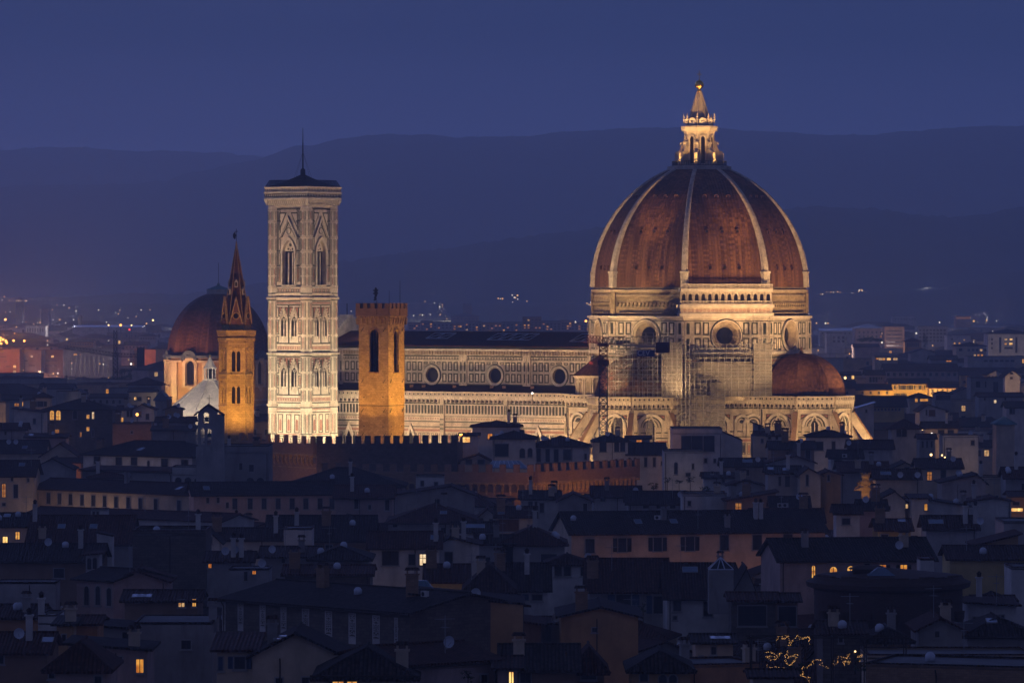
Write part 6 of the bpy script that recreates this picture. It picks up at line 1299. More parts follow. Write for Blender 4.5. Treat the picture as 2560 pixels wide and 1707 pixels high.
HS('dark roofed house with a wall lit bright yellow by a lane lamp', 'A4', 1052, 1342, 1162, 1300, 'e', 74, 'Y', [(1080, 1196, 60, 26, 'd')], Y=652, depth=10)
HS('house with a slanting glass roof panel and an urn shaped chimney', 'A4', 1480, 1930, 1150, 1210, 'e', 95, 'G', [], Y=640, extras=[('skylight', .15, .25), ('skylight', .22, .25), ('skylight', .29, .25), ('chimney', .8, .2, 2), ('chimney', 1.0, .2, 2), ('satellite_dish', 1.1, .1)])
HS('large flat white block at the right edge', 'A4', 2172, 2440, 1096, 1260, 'f', 6, 'G', [], Y=690, ph=.2, depth=12, extras=[('antenna', .2, .2)])
HS('dull yellow gable with air conditioners below the flat white block', 'A4', 1930, 2300, 1305, 1360, 'r', 110, 'O', [(2150, 1310, 40, 40, 'd')], Y=600, depth=9, extras=[])
HS('long low house with a strip of yellow light under its eave, near the right edge', 'A4', 1690, 2420, 1418, 1470, 'e', 90, 'Y', [], Y=590, depth=10)
tlw = HS('white fronted house with a row of glowing arched and square windows', 'B4', 180, 1545, 78, 235, 'e', 160, 'P', [(460, 118, 30, 145, 'A'), (620, 128, 64, 76, 'A'), (776, 122, 58, 80, 'A'), (1062, 112, 58, 84, 'S'), (1250, 112, 58, 84, 'S'), (930, 100, 44, 100, 'c')], Y=565, ye2=68, depth=13, shut='dark_wood', extras=[('chimney', .2, .3, 0), ('chimney', .85, .3, 3), ('satellite_dish', .8, .2)])
HS('pale wall with a vertical lamp lit edge right of the glowing windows', 'B4', 1430, 1550, 70, 210, 'f', 6, 'W', [], Y=556, depth=5, ph=.1, extras=[])
HS('dark low pitched roof leaning against the round dark building', 'B4', 560, 930, 730, 800, 'e', 70, 'K', [(700, 750, 40, 50, 'd')], Y=455, depth=9, extras=[('chimney', .3, .3, 3), ('antenna', .7, .3), ('vent', .5, .2)])
HS('dark hipped roof with a tall chimney before the round dark building', 'B4', 980, 1330, 790, 860, 'h', 85, 'N', [(1100, 810, 36, 50, 'd')], Y=450, depth=9, extras=[('chimney', .6, .3, 0), ('vent', .3, .3)])
HS('dark gabled roof at the eastern side of the round dark building', 'B4', 1420, 1800, 690, 780, 'g', 90, 'S', [(1560, 700, 36, 54, 'd')], Y=458, depth=10, extras=[('antenna', .4, .3), ('chimney', .7, .4, 3)])
HS('white house with a clipped gable and a double window near the right edge', 'B4', 1858, 2285, 482, 640, 'l', 28, 'W', [(2108, 562, 30, 60, 'd'), (2148, 562, 24, 46, 'd'), (1900, 580, 46, 46, 'd')], Y=510, depth=9, extras=[('antenna', .6, .1)])
HS('hipped dark roof with a rooflight in the lower right corner', 'B4', 1850, 2440, 745, 800, 'h', 130, 'S', [], Y=470, depth=13, extras=[('skylight', .4, .2)])
HS('pale slab house with a lit corner beside the dark roofs, right edge', 'B4', 2240, 2430, 150, 420, 'f', 6, 'W', [], Y=548, depth=8, ph=.2, extras=[])
HS('low white house with a grey roof hatch near the right edge', 'B4', 1930, 2260, 440, 490, 'e', 20, 'G', [(2080, 446, 40, 26, 'd')], Y=525, depth=7, extras=[('chimney', .1, .2, 2)])
HS('bare brick terrace wall with metal flashing along the lower edge', 'B4', 945, 2440, 1010, 1175, 'f', 10, 'B', [], Y=400, depth=10, ye2=1050, ph=.2, extras=[('vent', .3, .5)])
HS('roof terrace with a cream parapet and thin railings above the brick wall', 'B4', 960, 2430, 945, 1010, 'f', 8, 'C', [], Y=428, depth=9, ph=.3, extras=[('antenna', .6, .3)])
HS('white cabin wall with an eave at the foot of the string lights', 'B4', -60, 300, 1120, 1170, 'e', 30, 'C', [], Y=395, depth=6, extras=[])
# --- left lower rooftops
HS('cream house with two brightly lit small windows at the left edge', 'A1', -60, 245, 1128, 1320, 'e', 96, 'C', [(26, 1214, 40, 62, 'L'), (138, 1172, 38, 66, 'l')], Y=700, depth=11)
HS('house with a wide dark tiled roof and a cream chimney', 'A1', 250, 1145, 1285, 1310, 'e', 220, 'S', [], Y=660, depth=17, extras=[('skylight', .3, .3), ('skylight', .62, .3), ('chimney', .13, .1, 3), ('chimney', .02, .4, 2)])
HS('slim white chimney wall with ribs rising from the dark roofs', 'A1', 862, 1000, 1215, 1400, 'l', 30, 'W', [], Y=630, depth=3, extras=[], over=.1)
HS('big dark red house with a deep shadowed porch under its roof', 'A1', -80, 885, 1435, 1600, 'e', 120, 'N', [(480, 1500, 90, 80, 'd')], Y=600, depth=12)
HS('tall blank tower block of rough dark stone', 'A1', 1182, 1832, 1198, 1560, 'f', 6, 'K', [], Y=610, ph=.5, depth=12, extras=[('chimney', .88, .2, 2), ('vent', .3, .3), ('antenna', .75, .2)])
HS('house with a small orange window and clutter of pipes beside the stone block', 'B1', 1845, 2240, 85, 150, 'e', 60, 'S', [(1858, 104, 26, 34, 'o')], Y=590, depth=8)
HS('low white shed with one orange window pane', 'B1', 2040, 2400, 158, 255, 'f', 8, 'G', [(2248, 166, 32, 28, 'o'), (2176, 172, 28, 80, 'd')], Y=580, depth=6, ph=.1, extras=[('satellite_dish', .8, .1)])
HS('little white arcade with two arches under the dark red house', 'B1', 765, 880, 30, 160, 'r', 14, 'W', [(780, 52, 32, 100, 'a'), (826, 48, 36, 100, 'a')], Y=590, depth=5, extras=[])
HS('grey garden wall below the dark red house at the left edge', 'B1', -40, 500, 278, 370, 'f', 6, 'G', [], Y=545, ph=.1, depth=5, extras=[])
HS('peach house with three tall arched french windows and a striped awning', 'B1', 682, 1012, 240, 485, 'e', 75, 'P', [(752, 300, 46, 170, 'a'), (852, 305, 46, 165, 'a'), (952, 316, 44, 160, 'a')], Y=548, depth=9, ye2=258, extras=[])
HS('blank peach gable end of the french window house', 'B1', 1014, 1482, 262, 450, 'g', 90, 'P', [], Y=546, gx=.4, depth=10, extras=[('antenna', .3, .05)])
HS('dark roof with a bright ribbed glass panel and an odd shaped lit window', 'B1', 1110, 1760, 440, 560, 'e', 62, 'N', [(1590, 424, 54, 60, 'l'), (1720, 416, 20, 64, 'l')], Y=500, depth=9, extras=[('skylight', .15, .2), ('skylight', .22, .2), ('skylight', .29, .2)])
HS('small orange tower house with one dark window in the lower left', 'B1', 504, 640, 655, 850, 's', 30, 'O', [(554, 732, 32, 70, 'd')], Y=455, depth=7, extras=[('chimney', .8, .3, 3)])
HS('reddish flank of the small orange tower house', 'B1', 640, 868, 645, 820, 'e', 40, 'A', [], Y=458, depth=7, extras=[])
HS('white roof terrace with a pale parapet left of the orange tower house', 'B1', 345, 505, 640, 735, 'f', 8, 'W', [(350, 700, 60, 40, 'd')], Y=470, depth=8, ph=.8, extras=[('chimney', .1, .1, 2), ('air_conditioner', .6, .4)])
HS('pink house with a glowing french door and a little railing', 'B1', 610, 1308, 880, 1110, 'l', 58, 'P', [(1214, 952, 64, 118, 'l'), (948, 965, 50, 105, 'i'), (1060, 940, 20, 30, 'd')], Y=425, depth=9, extras=[('chimney', .82, .2, 3)])
HS('pink house with a square hip roof in the bottom left', 'B1', 432, 944, 1032, 1170, 'h', 195, 'P', [(840, 1100, 68, 64, 'd'), (440, 1040, 40, 80, 'd')], Y=395, depth=11, extras=[])
HS('old grey stained house with one blind window in the lower left', 'B1', 1200, 1892, 640, 985, 'f', 20, 'S', [(1620, 776, 76, 84, 'd')], Y=470, depth=11, ph=.1, extras=[('chimney', .98, .3, 0)])
HS('dark grey flank with peeling plaster beside the old stained house', 'B1', 872, 1205, 690, 860, 'l', 30, 'S', [(1090, 710, 90, 100, 'd')], Y=474, depth=9, extras=[])
HS('dark roof with a round white dish in the lower left corner', 'B1', -60, 420, 900, 1000, 'e', 130, 'N', [(0, 900, 30, 90, 'd')], Y=440, depth=11, extras=[('satellite_dish', .42, .3), ('chimney', .6, .3, 2), ('skylight', .95, .3)])
HS('low dark yard roofs at the left edge with small vents', 'B1', -60, 350, 590, 640, 'e', 80, 'A', [], Y=500, depth=10, extras=[('vent', .45, .3), ('vent', .5, .3), ('chimney', .68, .2, 0)])
HS('cream gabled house with blue shutters and a glass stripe roof', 'B2', 40, 842, 925, 1175, 'g', 195, 'C', [(246, 1120, 62, 60, 'd'), (482, 1114, 60, 60, 'd')], Y=392, gx=.48, depth=10, roof='roof_tile_old', extras=[('skylight', .3, .1), ('skylight', .36, .1), ('chimney', .2, .3, 0)])
HS('cream front with a shuttered blue window below the glass stripe roof', 'B1', 1930, 2262, 885, 1170, 's', 90, 'C', [(2090, 926, 92, 110, 's'), (1945, 930, 40, 120, 'c')], Y=394, depth=8, shut='blue_shutter', extras=[])
HS('wide low dark roof in front of the plain white cube wall', 'A2', 120, 620, 1400, 1470, 'e', 62, 'S', [(300, 1410, 30, 40, 'd')], Y=610, depth=12, extras=[('antenna', .4, .3), ('chimney', .7, .2, 0), ('satellite_dish', .2, .1), ('antenna', .75, .2)])
HS('dark roofs with thin aerials left of the fire bright window', 'A2', 560, 1075, 1420, 1560, 'h', 90, 'S', [(880, 1470, 20, 60, 'd'), (740, 1475, 16, 36, 'd'), (800, 1475, 16, 36, 'd')], Y=600, depth=13, extras=[('antenna', .3, .3), ('vent', .15, .3), ('vent', .55, .3)])
HS('long dark ridge roof above the painted palace front', 'A2', 330, 1090, 1555, 1640, 'e', 50, 'K', [], Y=570, depth=10, extras=[('vent', .6, .3), ('chimney', .1, .3, 1)])
# the painted palace front: dark, with a row of framed ornamental panels
ox, oy, k_ = CR['B2']; fpx = lambda x: ox + x / k_; fpy = lambda y: oy + y / k_
YA, YB = 520.0, 490.0
tpf = HS('dark palace front painted with a row of white ornamental panels', 'B2', -230, 1440, 420, 860, 'e', 130, 'K', [], Y=500, ye2=545, depth=16, roof='roof_tile_old', extras=[('vent', .55, .3), ('air_conditioner', .87, .35), ('chimney', .3, .4, 1)])
lw = tpf['w']
def panel_mesh(w, h):
    mb = MB(); f = Fac(mb, (0, 0, 0), (1, 0, 0), (0, -1, 0)); f.quad(-w / 2, w / 2, 0, h, .015, 1); f.frame(-w / 2, w / 2, 0, h, .09, .05, 0); f.rect(-w / 2, w / 2, -.7, -.02, 0, .04, 2)
    for y in (.12, .30, .74, .9): f.rect(-w * .30, w * .30, h * y, h * y + .07, .0, .03, 0)
    for r_, y in ((.34, .52), (.16, .52), (.14, .84), (.2, .2)): f.ring(0, h * y, r_ - .06, r_, 0, .035, 0, 12)
    for s in (-1, 1):
        for y in (.15, .36, .68, .8): f.ring(s * w * .27, h * y, .1, .15, 0, .03, 0, 8)
        f.poly([(s * .1, h * .62), (s * w * .38, h * .7), (s * w * .36, h * .64), (s * .12, h * .6)][::s], 0, .03, 0); f.rect(s * w * .4 - .03, s * w * .4 + .03, h * .08, h * .92, 0, .025, 0)
    return mb.mesh('painted_panel', ['white_plaster', 'dark_stone', 'white_plaster'])
pmz = tpf.children[0]
for xa, xb, yt, yb_ in ((105, 185, 465, 665), (295, 375, 485, 685), (487, 580, 502, 712), (690, 785, 522, 735), (897, 995, 540, 755), (1107, 1200, 562, 775), (-95, -20, 445, 640), (-225, -200, 440, 640), (1312, 1340, 582, 790)):
    a = ((xa + xb) / 2 + 230) / 1670; Y_ = tpf.location.y + a * lw * math.sin(tpf.rotation_euler.z); wv = (xb - xa) / k_ * Y_ / F; hv = (yb_ - yt) / k_ * Y_ / F; ww = round(max(.5, wv), 1)
    put('painted_panel', shared(('pp', ww), lambda: panel_mesh(ww, hv)), tpf, (a * lw, -.01, H - (fpy(yb_) - YH) * Y_ / F))
mb = MB(); f = Fac(mb, (0, 0, 0), (1, 0, 0), (0, -1, 0)); zf = H - (fpy(800) - YH) * 500 / F
f.rect(lw * .45, lw, zf - .3, zf, 0, .12, 0); f.rect(lw * .45, lw, zf - 1.2, zf - .95, 0, .1, 1)
for j in range(40): u = lw * (.45 + .53 * j / 40); f.rect(u, u + .18, zf - .9, zf - .7, 0, .1, 1)
mb.obj('frieze', ['red_brick', 'white_plaster'], tpf)
HS('blank ochre flank sloping down right of the painted palace front', 'B2', 1442, 2450, 470, 950, 'l', 92, 'O', [], Y=486, depth=12, roof='roof_tile_old', extras=[('chimney', .02, .02, 1), ('satellite_dish', .58, -.02)], over=.2)
HS('yellow house with brown shutters behind the green glass roof', 'B2', 1592, 1942, 266, 445, 'e', 120, 'Y', [(1812, 352, 48, 88, 's')], Y=560, depth=11, shut='brown_shutter', extras=[('vent', .5, .4), ('chimney', .1, .4, 1)])
HS('white house with dark blue shutters right of the yellow house', 'B2', 1940, 2360, 330, 445, 'h', 190, 'W', [(2056, 368, 84, 76, 's'), (2300, 372, 60, 70, 's')], Y=545, depth=13, shut='blue_shutter')
HS('hip roofed house with two glowing windows at the bottom edge', 'B2', 690, 1400, 1075, 1170, 'h', 175, 'C', [(755, 1092, 96, 80, 'l'), (882, 1100, 90, 70, 'l')], Y=380, depth=12, over=1.2, extras=[('chimney', .95, .3, 3)])
HS('dark tiled house with a white wall edge at the bottom, right of the glowing windows', 'B2', 1390, 2230, 1010, 1170, 'e', 115, 'P', [(2070, 1080, 60, 80, 'd')], Y=385, ye2=960, depth=11, extras=[('antenna', .6, .2), ('satellite_dish', .7, .3)])
HS('narrow house with a lit strip of doorway at the bottom edge', 'B2', 2225, 2400, 1040, 1170, 'e', 60, 'P', [(2340, 1060, 12, 110, 'L')], Y=388, depth=8, extras=[])
# green glass mansard rooflight
gq = at(fpx(1520), fpy(366), 505); gm = thing('glass_roof_lantern', 'green tinted glass mansard rooflight with dark ribs above the ochre flank', 'rooflight', gq)
mb = MB(); gw = (1690 - 1355) / k_ * 505 / F / 2; gt = (1560 - 1415) / k_ * 505 / F / 2; gh = (366 - 250) / k_ * 505 / F; a_ = [(-gw, -2, 0), (gw, -2, 0), (gw, 2, 0), (-gw, 2, 0)]; b_ = [(-gt, -.4, gh), (gt, -.4, gh), (gt, .4, gh), (-gt, .4, gh)]; mb.hexa(a_, b_, 0); mb.obj('glass', ['roof_glass'], gm)
mb = MB()
for j in range(8): t_ = j / 7; mb.tube((-gw + 2 * gw * t_, -2.02, 0), (-gt + 2 * gt * t_, -.42, gh + .02), .05, 0)
mb.box(-gw - .1, gw + .1, -2.2, 2.2, -3.5, -.02, 1); mb.obj('frame', ['copper', 'old_plaster'], gm)
# glass pyramid rooflight on the dark roofs
ox3, oy3, _ = CR['B3']; gq = at(ox3 + 1930 / k_, oy3 + 148 / k_, 532); gp = thing('glass_pyramid', 'small glass pyramid skylight with white ribs on the dark roofs', 'skylight', gq); mb = MB(); s_ = 110 / k_ * 532 / F; hh = 105 / k_ * 532 / F
mb.hexa([(-s_, -s_, 0), (s_, -s_, 0), (s_, s_, 0), (-s_, s_, 0)], [(-.02, -.02, hh), (.02, -.02, hh), (.02, .02, hh), (-.02, .02, hh)], 0); mb.obj('glass', ['window_glass'], gp); mb = MB()
for q in ((-s_, -s_), (s_, -s_), (-s_ * .3, -s_), (s_ * .3, -s_), (s_, s_), (-s_, s_)): mb.tube((*q, .02), (0, 0, hh), .06, 0)
mb.tube((-s_, -s_, .02), (s_, -s_, .02), .07, 0); mb.box(-s_, s_, -s_, s_, -5, -.05, 1); mb.obj('frame', ['white_metal', 'old_plaster'], gp)

# ---------------------------------------------------------------- bell gable
ox1, oy1, _ = CR['A1']; YG = 862; gpos = at(ox1 + 1850 / k_, oy1 + 660 / k_, YG); gz = lambda y: H - (oy1 + y / k_ - YH) * YG / F; gx_ = lambda x: (x - 1850) / k_ * YG / F
bg_ = thing('bell_gable', 'grey stone bell gable with three arched openings and a cross on its pitched roof', 'bell gable', (gpos.x, YG, 0))
mb = MB(); f = Fac(mb, (0, 0, 0), (1, 0, 0), (0, -1, 0)); x0, x1 = gx_(1765), gx_(1940)
f.rect(x0, x1, 0, gz(420), -2.2, 0, 0)
O1 = f.arch_wall(x0, gx_(1833), gz(420), gz(235), gx_(1803), gx_(1824) - gx_(1784), gz(400), gz(272), 2.2, 0, 0); O2 = f.arch_wall(gx_(1833), x1, gz(420), gz(235), gx_(1862), gx_(1882) - gx_(1842), gz(400), gz(275), 2.2, 0, 0)
f.arch_wall(x0, x1, gz(235), gz(100), gx_(1835), gx_(1862) - gx_(1812), gz(205), gz(135), 2.2, 0, 0)
f.poly([(x0, gz(100)), (x1, gz(100)), (gx_(1852), gz(48))], -2.2, 0, 0); mb.box(x1, x1 + 1.1, 0, 2.2, 0, gz(130), 0); mb.box(x0 - .4, x0, 0, 2.2, 0, gz(420), 0)
mb.face([f.p(a, v, -2.2) for a, v in ((x0, gz(420)), (x1, gz(420)), (x1, gz(400)), (x0, gz(400)))], 0)
f.rect(x0 - .1, x1 + .1, gz(412), gz(402), -2.2, .15, 1); f.rect(x0 - .3, x1 + .3, gz(128), gz(118), .0, .25, 1) if False else None
mb.obj('wall', ['grey_plaster', 'trim_stone'], bg_)
mb = MB()
for a, b in ((gx_(1728), -1), (gx_(1995), 1)): mb.slab([(a, -.6, gz(128)), (gx_(1852), -.6, gz(34)), (gx_(1852), 2.8, gz(34)), (a, 2.8, gz(128))], .3)
mb.obj('roof', ['roof_tile_old'], bg_)
mb = MB(); mb.tube((gx_(1862), .6, gz(40)), (gx_(1862), .6, gz(-45)), .05); mb.tube((gx_(1862) - .45, .6, gz(-15)), (gx_(1862) + .45, .6, gz(-15)), .045); mb.obj('cross', ['black_iron'], bg_)
mb = MB(); mb.lathe([(.42, 0), (.38, .2), (.27, .55), (.1, .75)], 12, 0, (gx_(1862), 1, gz(330))); mb.lathe([(.5, 0), (.45, .25), (.3, .7), (.1, .95)], 12, 0, (gx_(1837), 1, gz(195))); mb.tube((gx_(1815), 1, gz(158)), (gx_(1860), 1, gz(158)), .08); mb.obj('bell', ['copper'], bg_)
BOXES.append((485, 560, 1008, 1180, YG)); PLAN.append((gpos.x, YG, 5, None, None, 3))
# ---------------------------------------------------------------- statue crest, rotunda, string lights, lamps
sx, sy = 1900 + 940 / k_, 1000 + 805 / k_; sq = at(sx, sy, 800); scx = 800 / F / k_
st = thing('statue_crest', 'floodlit orange stone crest with a crowned shield and reclining figures on a pediment', 'sculpture', sq)
P_S = lambda x, y: ((x - 940) * scx, (805 - y) * scx)
mb = MB(); f = Fac(mb, (0, 0, 0), (1, 0, 0), (0, -1, 0))
f.poly([P_S(838, 806), P_S(1050, 806), P_S(1050, 800), P_S(975, 775), P_S(905, 775), P_S(838, 798)], -.6, .25, 0); f.rect(P_S(905, 0)[0], P_S(975, 0)[0], -6, .2, -.6, 0, 0); mb.obj('pediment', ['gold_stone'], st)
mb = MB(); f = Fac(mb, (0, 0, 0), (1, 0, 0), (0, -1, 0)); sh = [(912, 700), (970, 700), (974, 740), (962, 768), (940, 785), (918, 768), (906, 740)]
f.poly([P_S(*p) for p in sh][::-1], -.4, .35, 0); f.ring(*P_S(940, 735), .35, .55, .3, .5, 0, 14); f.poly([P_S(*p) for p in [(920, 715), (960, 715), (955, 755), (940, 765), (925, 755)]][::-1], .3, .5, 0)
for x in (905, 975): mb.lathe([(.1, 0), (.3, .2), (.32, .5), (.1, .9)], 8, 0, (P_S(x, 0)[0], -.1, P_S(0, 765)[1]))
mb.obj('shield', ['gold_stone'], st)
mb = MB(); mb.lathe([(.62, 0), (.72, .25), (.82, .75), (.6, .76), (.5, .3)], 12, 0, (0, 0, P_S(0, 700)[1]))
for j in range(8): a = 2 * math.pi * j / 8; mb.lathe([(.07, 0), (.12, .15), (.02, .32)], 6, 0, (.78 * math.cos(a), .78 * math.sin(a), P_S(0, 700)[1] + .75))
mb.obj('crown', ['gold_stone'], st)
for s in (-1, 1):                                                   # reclining stone figures, one skinned body each
    me = bpy.data.meshes.new('figure'); J = [(0, 0, 0), (s * .1, 0, .45), (s * -.05, 0, .95), (s * -.12, 0, 1.2), (s * -.15, 0, 1.42), (s * -.35, -.25, .8), (s * -.62, -.3, .62), (s * .25, -.2, .85), (s * .55, -.25, 1.05), (s * .45, -.2, .12), (s * .85, -.2, -.2), (s * .4, .2, .2), (s * .95, .1, -.1)]
    E = [(0, 1), (1, 2), (2, 3), (3, 4), (2, 5), (5, 6), (2, 7), (7, 8), (0, 9), (9, 10), (0, 11), (11, 12)]; me.from_pydata([Vector(j) * .85 for j in J], E, []); me.materials.append(MAT['gold_stone'])
    o = bpy.data.objects.new('figure', me); scene.collection.objects.link(o); o.parent = st; o.location = (s * 1.15, -.15, .55)
    md = o.modifiers.new('skin', 'SKIN'); rr = [.2, .22, .2, .1, .17, .1, .07, .1, .07, .15, .1, .15, .1]
    for v, r_ in zip(me.skin_vertices[0].data, rr): v.radius = (r_ * .85, r_ * .85)
    me.skin_vertices[0].data[0].use_root = True; md2 = o.modifiers.new('smooth', 'SUBSURF'); md2.levels = 1; md2.render_levels = 1
flood(sq + Vector((-.6, -5, -1.2)), sq + Vector((0, 0, 1.6)), 420, (1.0, .55, .2), 80); BOXES.append((sx - 32, sx + 32, sy - 50, sy + 4, 800)); PLAN.append((sq.x, 800, 3, None, None, 3))

B4 = CR['B4']; RY = 500; rq = lambda x, y: at(B4[0] + x / k_, B4[1] + y / k_, RY)
r0_, r1_ = rq(515, 330), rq(1850, 330); rad = (r1_.x - r0_.x) / 2; rc = Vector(((r0_.x + r1_.x) / 2, RY + rad * .75, 0)); zt = rq(0, 240).z; zc_ = rq(0, 330).z
ro = thing('rotunda', 'dark round building with columns and a flat cornice in the lower right rooftops', 'rotunda', rc)
mb = MB(); mb.lathe([(rad, 0), (rad, zc_ - .3), (rad + .8, zc_), (rad + .9, zc_ + .5), (rad + .2, zc_ + .8), (rad, zt), (rad - .3, zt + .1), (.1, zt + .9)], 48, 0, smooth=False); mb.obj('drum_wall', ['brown_dark'], ro)
for j in range(7):
    a = R(-60 + 20 * j); n = Vector((math.sin(a), -math.cos(a), 0)); m2 = MB(); m2.lathe([(.5, 0), (.5, .5), (.4, .7), (.36, zc_ - 3.4), (.5, zc_ - 3.2), (.55, zc_ - 2.4)], 12, 0); m2.obj('column', ['brown_dark'], ro, n * (rad + .45))
for j in range(16):                                                  # broken parapet with urn posts
    a = R(-82 + 11 * j); n = Vector((math.sin(a), -math.cos(a), 0)); u_ = Vector((math.cos(a), math.sin(a), 0)); m2 = MB(); f_ = Fac(m2, n * (rad - .2), u_, n); w_ = rad * R(11) * (.5 if j % 3 else .28); f_.rect(-w_, w_, zt - .1, zt + (.15, .3, .22)[j % 3], -.5, .1, 0); m2.box(-.01, .01, -.01, .01, zt, zt + .1); m2.obj('parapet', ['brown_dark'], ro)
m2 = MB(); m2.box(-4, -.5, -rad * .4, -rad * .2, zt, zt + .9); m2.hexa([(-4.4, -rad * .45, zt + .9), (-.1, -rad * .45, zt + .9), (-.1, -rad * .15, zt + .9), (-4.4, -rad * .15, zt + .9)], [(-3.4, -rad * .32, zt + 1.3), (-1.1, -rad * .32, zt + 1.3), (-1.1, -rad * .28, zt + 1.3), (-3.4, -rad * .28, zt + 1.3)]); m2.obj('roof_hut', ['brown_dark'], ro)
m2 = MB(); q = rq(1085, 250); gx0 = (q.x - rc.x); m2.hexa([(gx0 - 1.5, -rad * .72, zt + .35), (gx0 + 1.5, -rad * .72, zt + .35), (gx0 + 1.5, -rad * .5, zt + .35), (gx0 - 1.5, -rad * .5, zt + .35)], [(gx0 - .4, -rad * .64, zt + 1.2), (gx0 + .4, -rad * .64, zt + 1.2), (gx0 + .4, -rad * .6, zt + 1.2), (gx0 - .4, -rad * .6, zt + 1.2)]); m2.obj('rooflight', ['roof_glass'], ro)
BOXES.append((B4[0] + 510 / k_, B4[0] + 1855 / k_, B4[1] + 205 / k_, B4[1] + 905 / k_, RY - rad * .2)); PLAN.append((rc.x, rc.y, rad + 2, None, None, 3))

def string_lights(label, pts, n, sd, Y=412, jit=5):
    n = int(n * .72)
    """a wire with little bulbs, hung over the frame of a pergola: points in the pixels of crop B4"""
    r_ = random.Random(sd); P = [at(B4[0] + x / k_, B4[1] + y / k_, Y + (i % 3) * .7) for i, (x, y) in enumerate(pts)]; c0 = P[0].copy(); t = thing('string_lights', label, 'string lights', c0, 0, 'fairy lights on the roof pergola')
    mb = MB()
    for a, b in zip(P, P[1:]): mb.tube(a - c0, b - c0, .012, 0, 3)
    mb.obj('wire', ['black_iron'], t); mb = MB(); tot = sum((b - a).length for a, b in zip(P, P[1:]))
    for k in range(n):
        d = tot * (k + r_.random()) / n
        for a, b in zip(P, P[1:]):
            L = (b - a).length
            if d <= L: break
            d -= L
        c = a.lerp(b, min(1, d / L)) - c0 + Vector((r_.gauss(0, jit / 100), r_.gauss(0, .1), r_.gauss(0, jit / 100)))
        r0 = r_.choice((.010, .014, .020)); mb.lathe([(.005, -r0), (r0, -r0 * .3), (r0, r0 * .3), (.005, r0)], 5, 0, c)
    o = mb.obj('bulbs', ['fairy'], t); o['kind'] = 'stuff'
string_lights('highest strand of fairy lights, bunched along a pergola beam', [(140, 785), (170, 745), (210, 770), (250, 740), (265, 790), (255, 830), (290, 790), (330, 745), (370, 775), (410, 755), (445, 750), (440, 810)], 130, 1)
string_lights('fairy lights looped in a ring beside the pale chimney', [(215, 935), (240, 880), (250, 940), (300, 915), (335, 915), (305, 960), (270, 1005), (235, 985), (225, 930)], 90, 2)
string_lights('fairy lights coiled over the pale wall at the left end of the pergola', [(50, 885), (95, 895), (150, 915), (185, 900), (150, 940), (100, 920), (60, 935), (105, 960), (145, 950)], 80, 3)
string_lights('low fairy light strand sagging left of the pale chimney', [(55, 1005), (95, 1035), (140, 1015), (175, 1050), (215, 1025), (225, 1060)], 45, 4)
string_lights('fairy light strand running down from the chimney to the lower edge', [(280, 1050), (310, 1075), (350, 1085), (400, 1110), (435, 1105), (435, 1150)], 55, 5, jit=4)
string_lights('fairy light strand dipping beside the chimney and rising toward the bright bunch', [(375, 1070), (390, 1100), (378, 1025), (430, 1015), (470, 990), (475, 960), (535, 955), (545, 1000), (605, 1022)], 70, 6, jit=5)
string_lights('fairy light strand climbing to a bright star lamp, farthest from the chimney', [(645, 1000), (690, 975), (710, 935), (765, 935), (790, 905), (780, 950), (740, 985), (795, 990), (800, 955)], 80, 7, jit=7)
string_lights('short bunch of fairy lights around the bright star lamp', [(848, 885), (840, 915), (885, 935), (905, 910), (880, 980)], 40, 8)
mb = MB(); pq = at(B4[0] + 290 / k_, B4[1] + 760 / k_, 414)
pg = thing('pergola', 'dark roof terrace pergola of thin posts carrying the fairy lights', 'pergola', (pq.x, 414, 0)); zt_, zb_ = pq.z, at(0, B4[1] + 1110 / k_, 414).z
for x in (-3.6, -1.2, 1.2, 3.6, 6.5, 10): 
    mb.tube((x, 0, zb_ - 1), (x, 0, zt_), .06, 0); mb.tube((x, 2.5, zb_ - 1), (x, 2.5, zt_), .06, 0); mb.tube((x, 0, zt_), (x, 2.5, zt_), .05, 0)
for y in (0, 2.5): mb.tube((-4, y, zt_), (10.3, y, zt_), .06, 0)
mb.obj('frame', ['dark_wood'], pg)
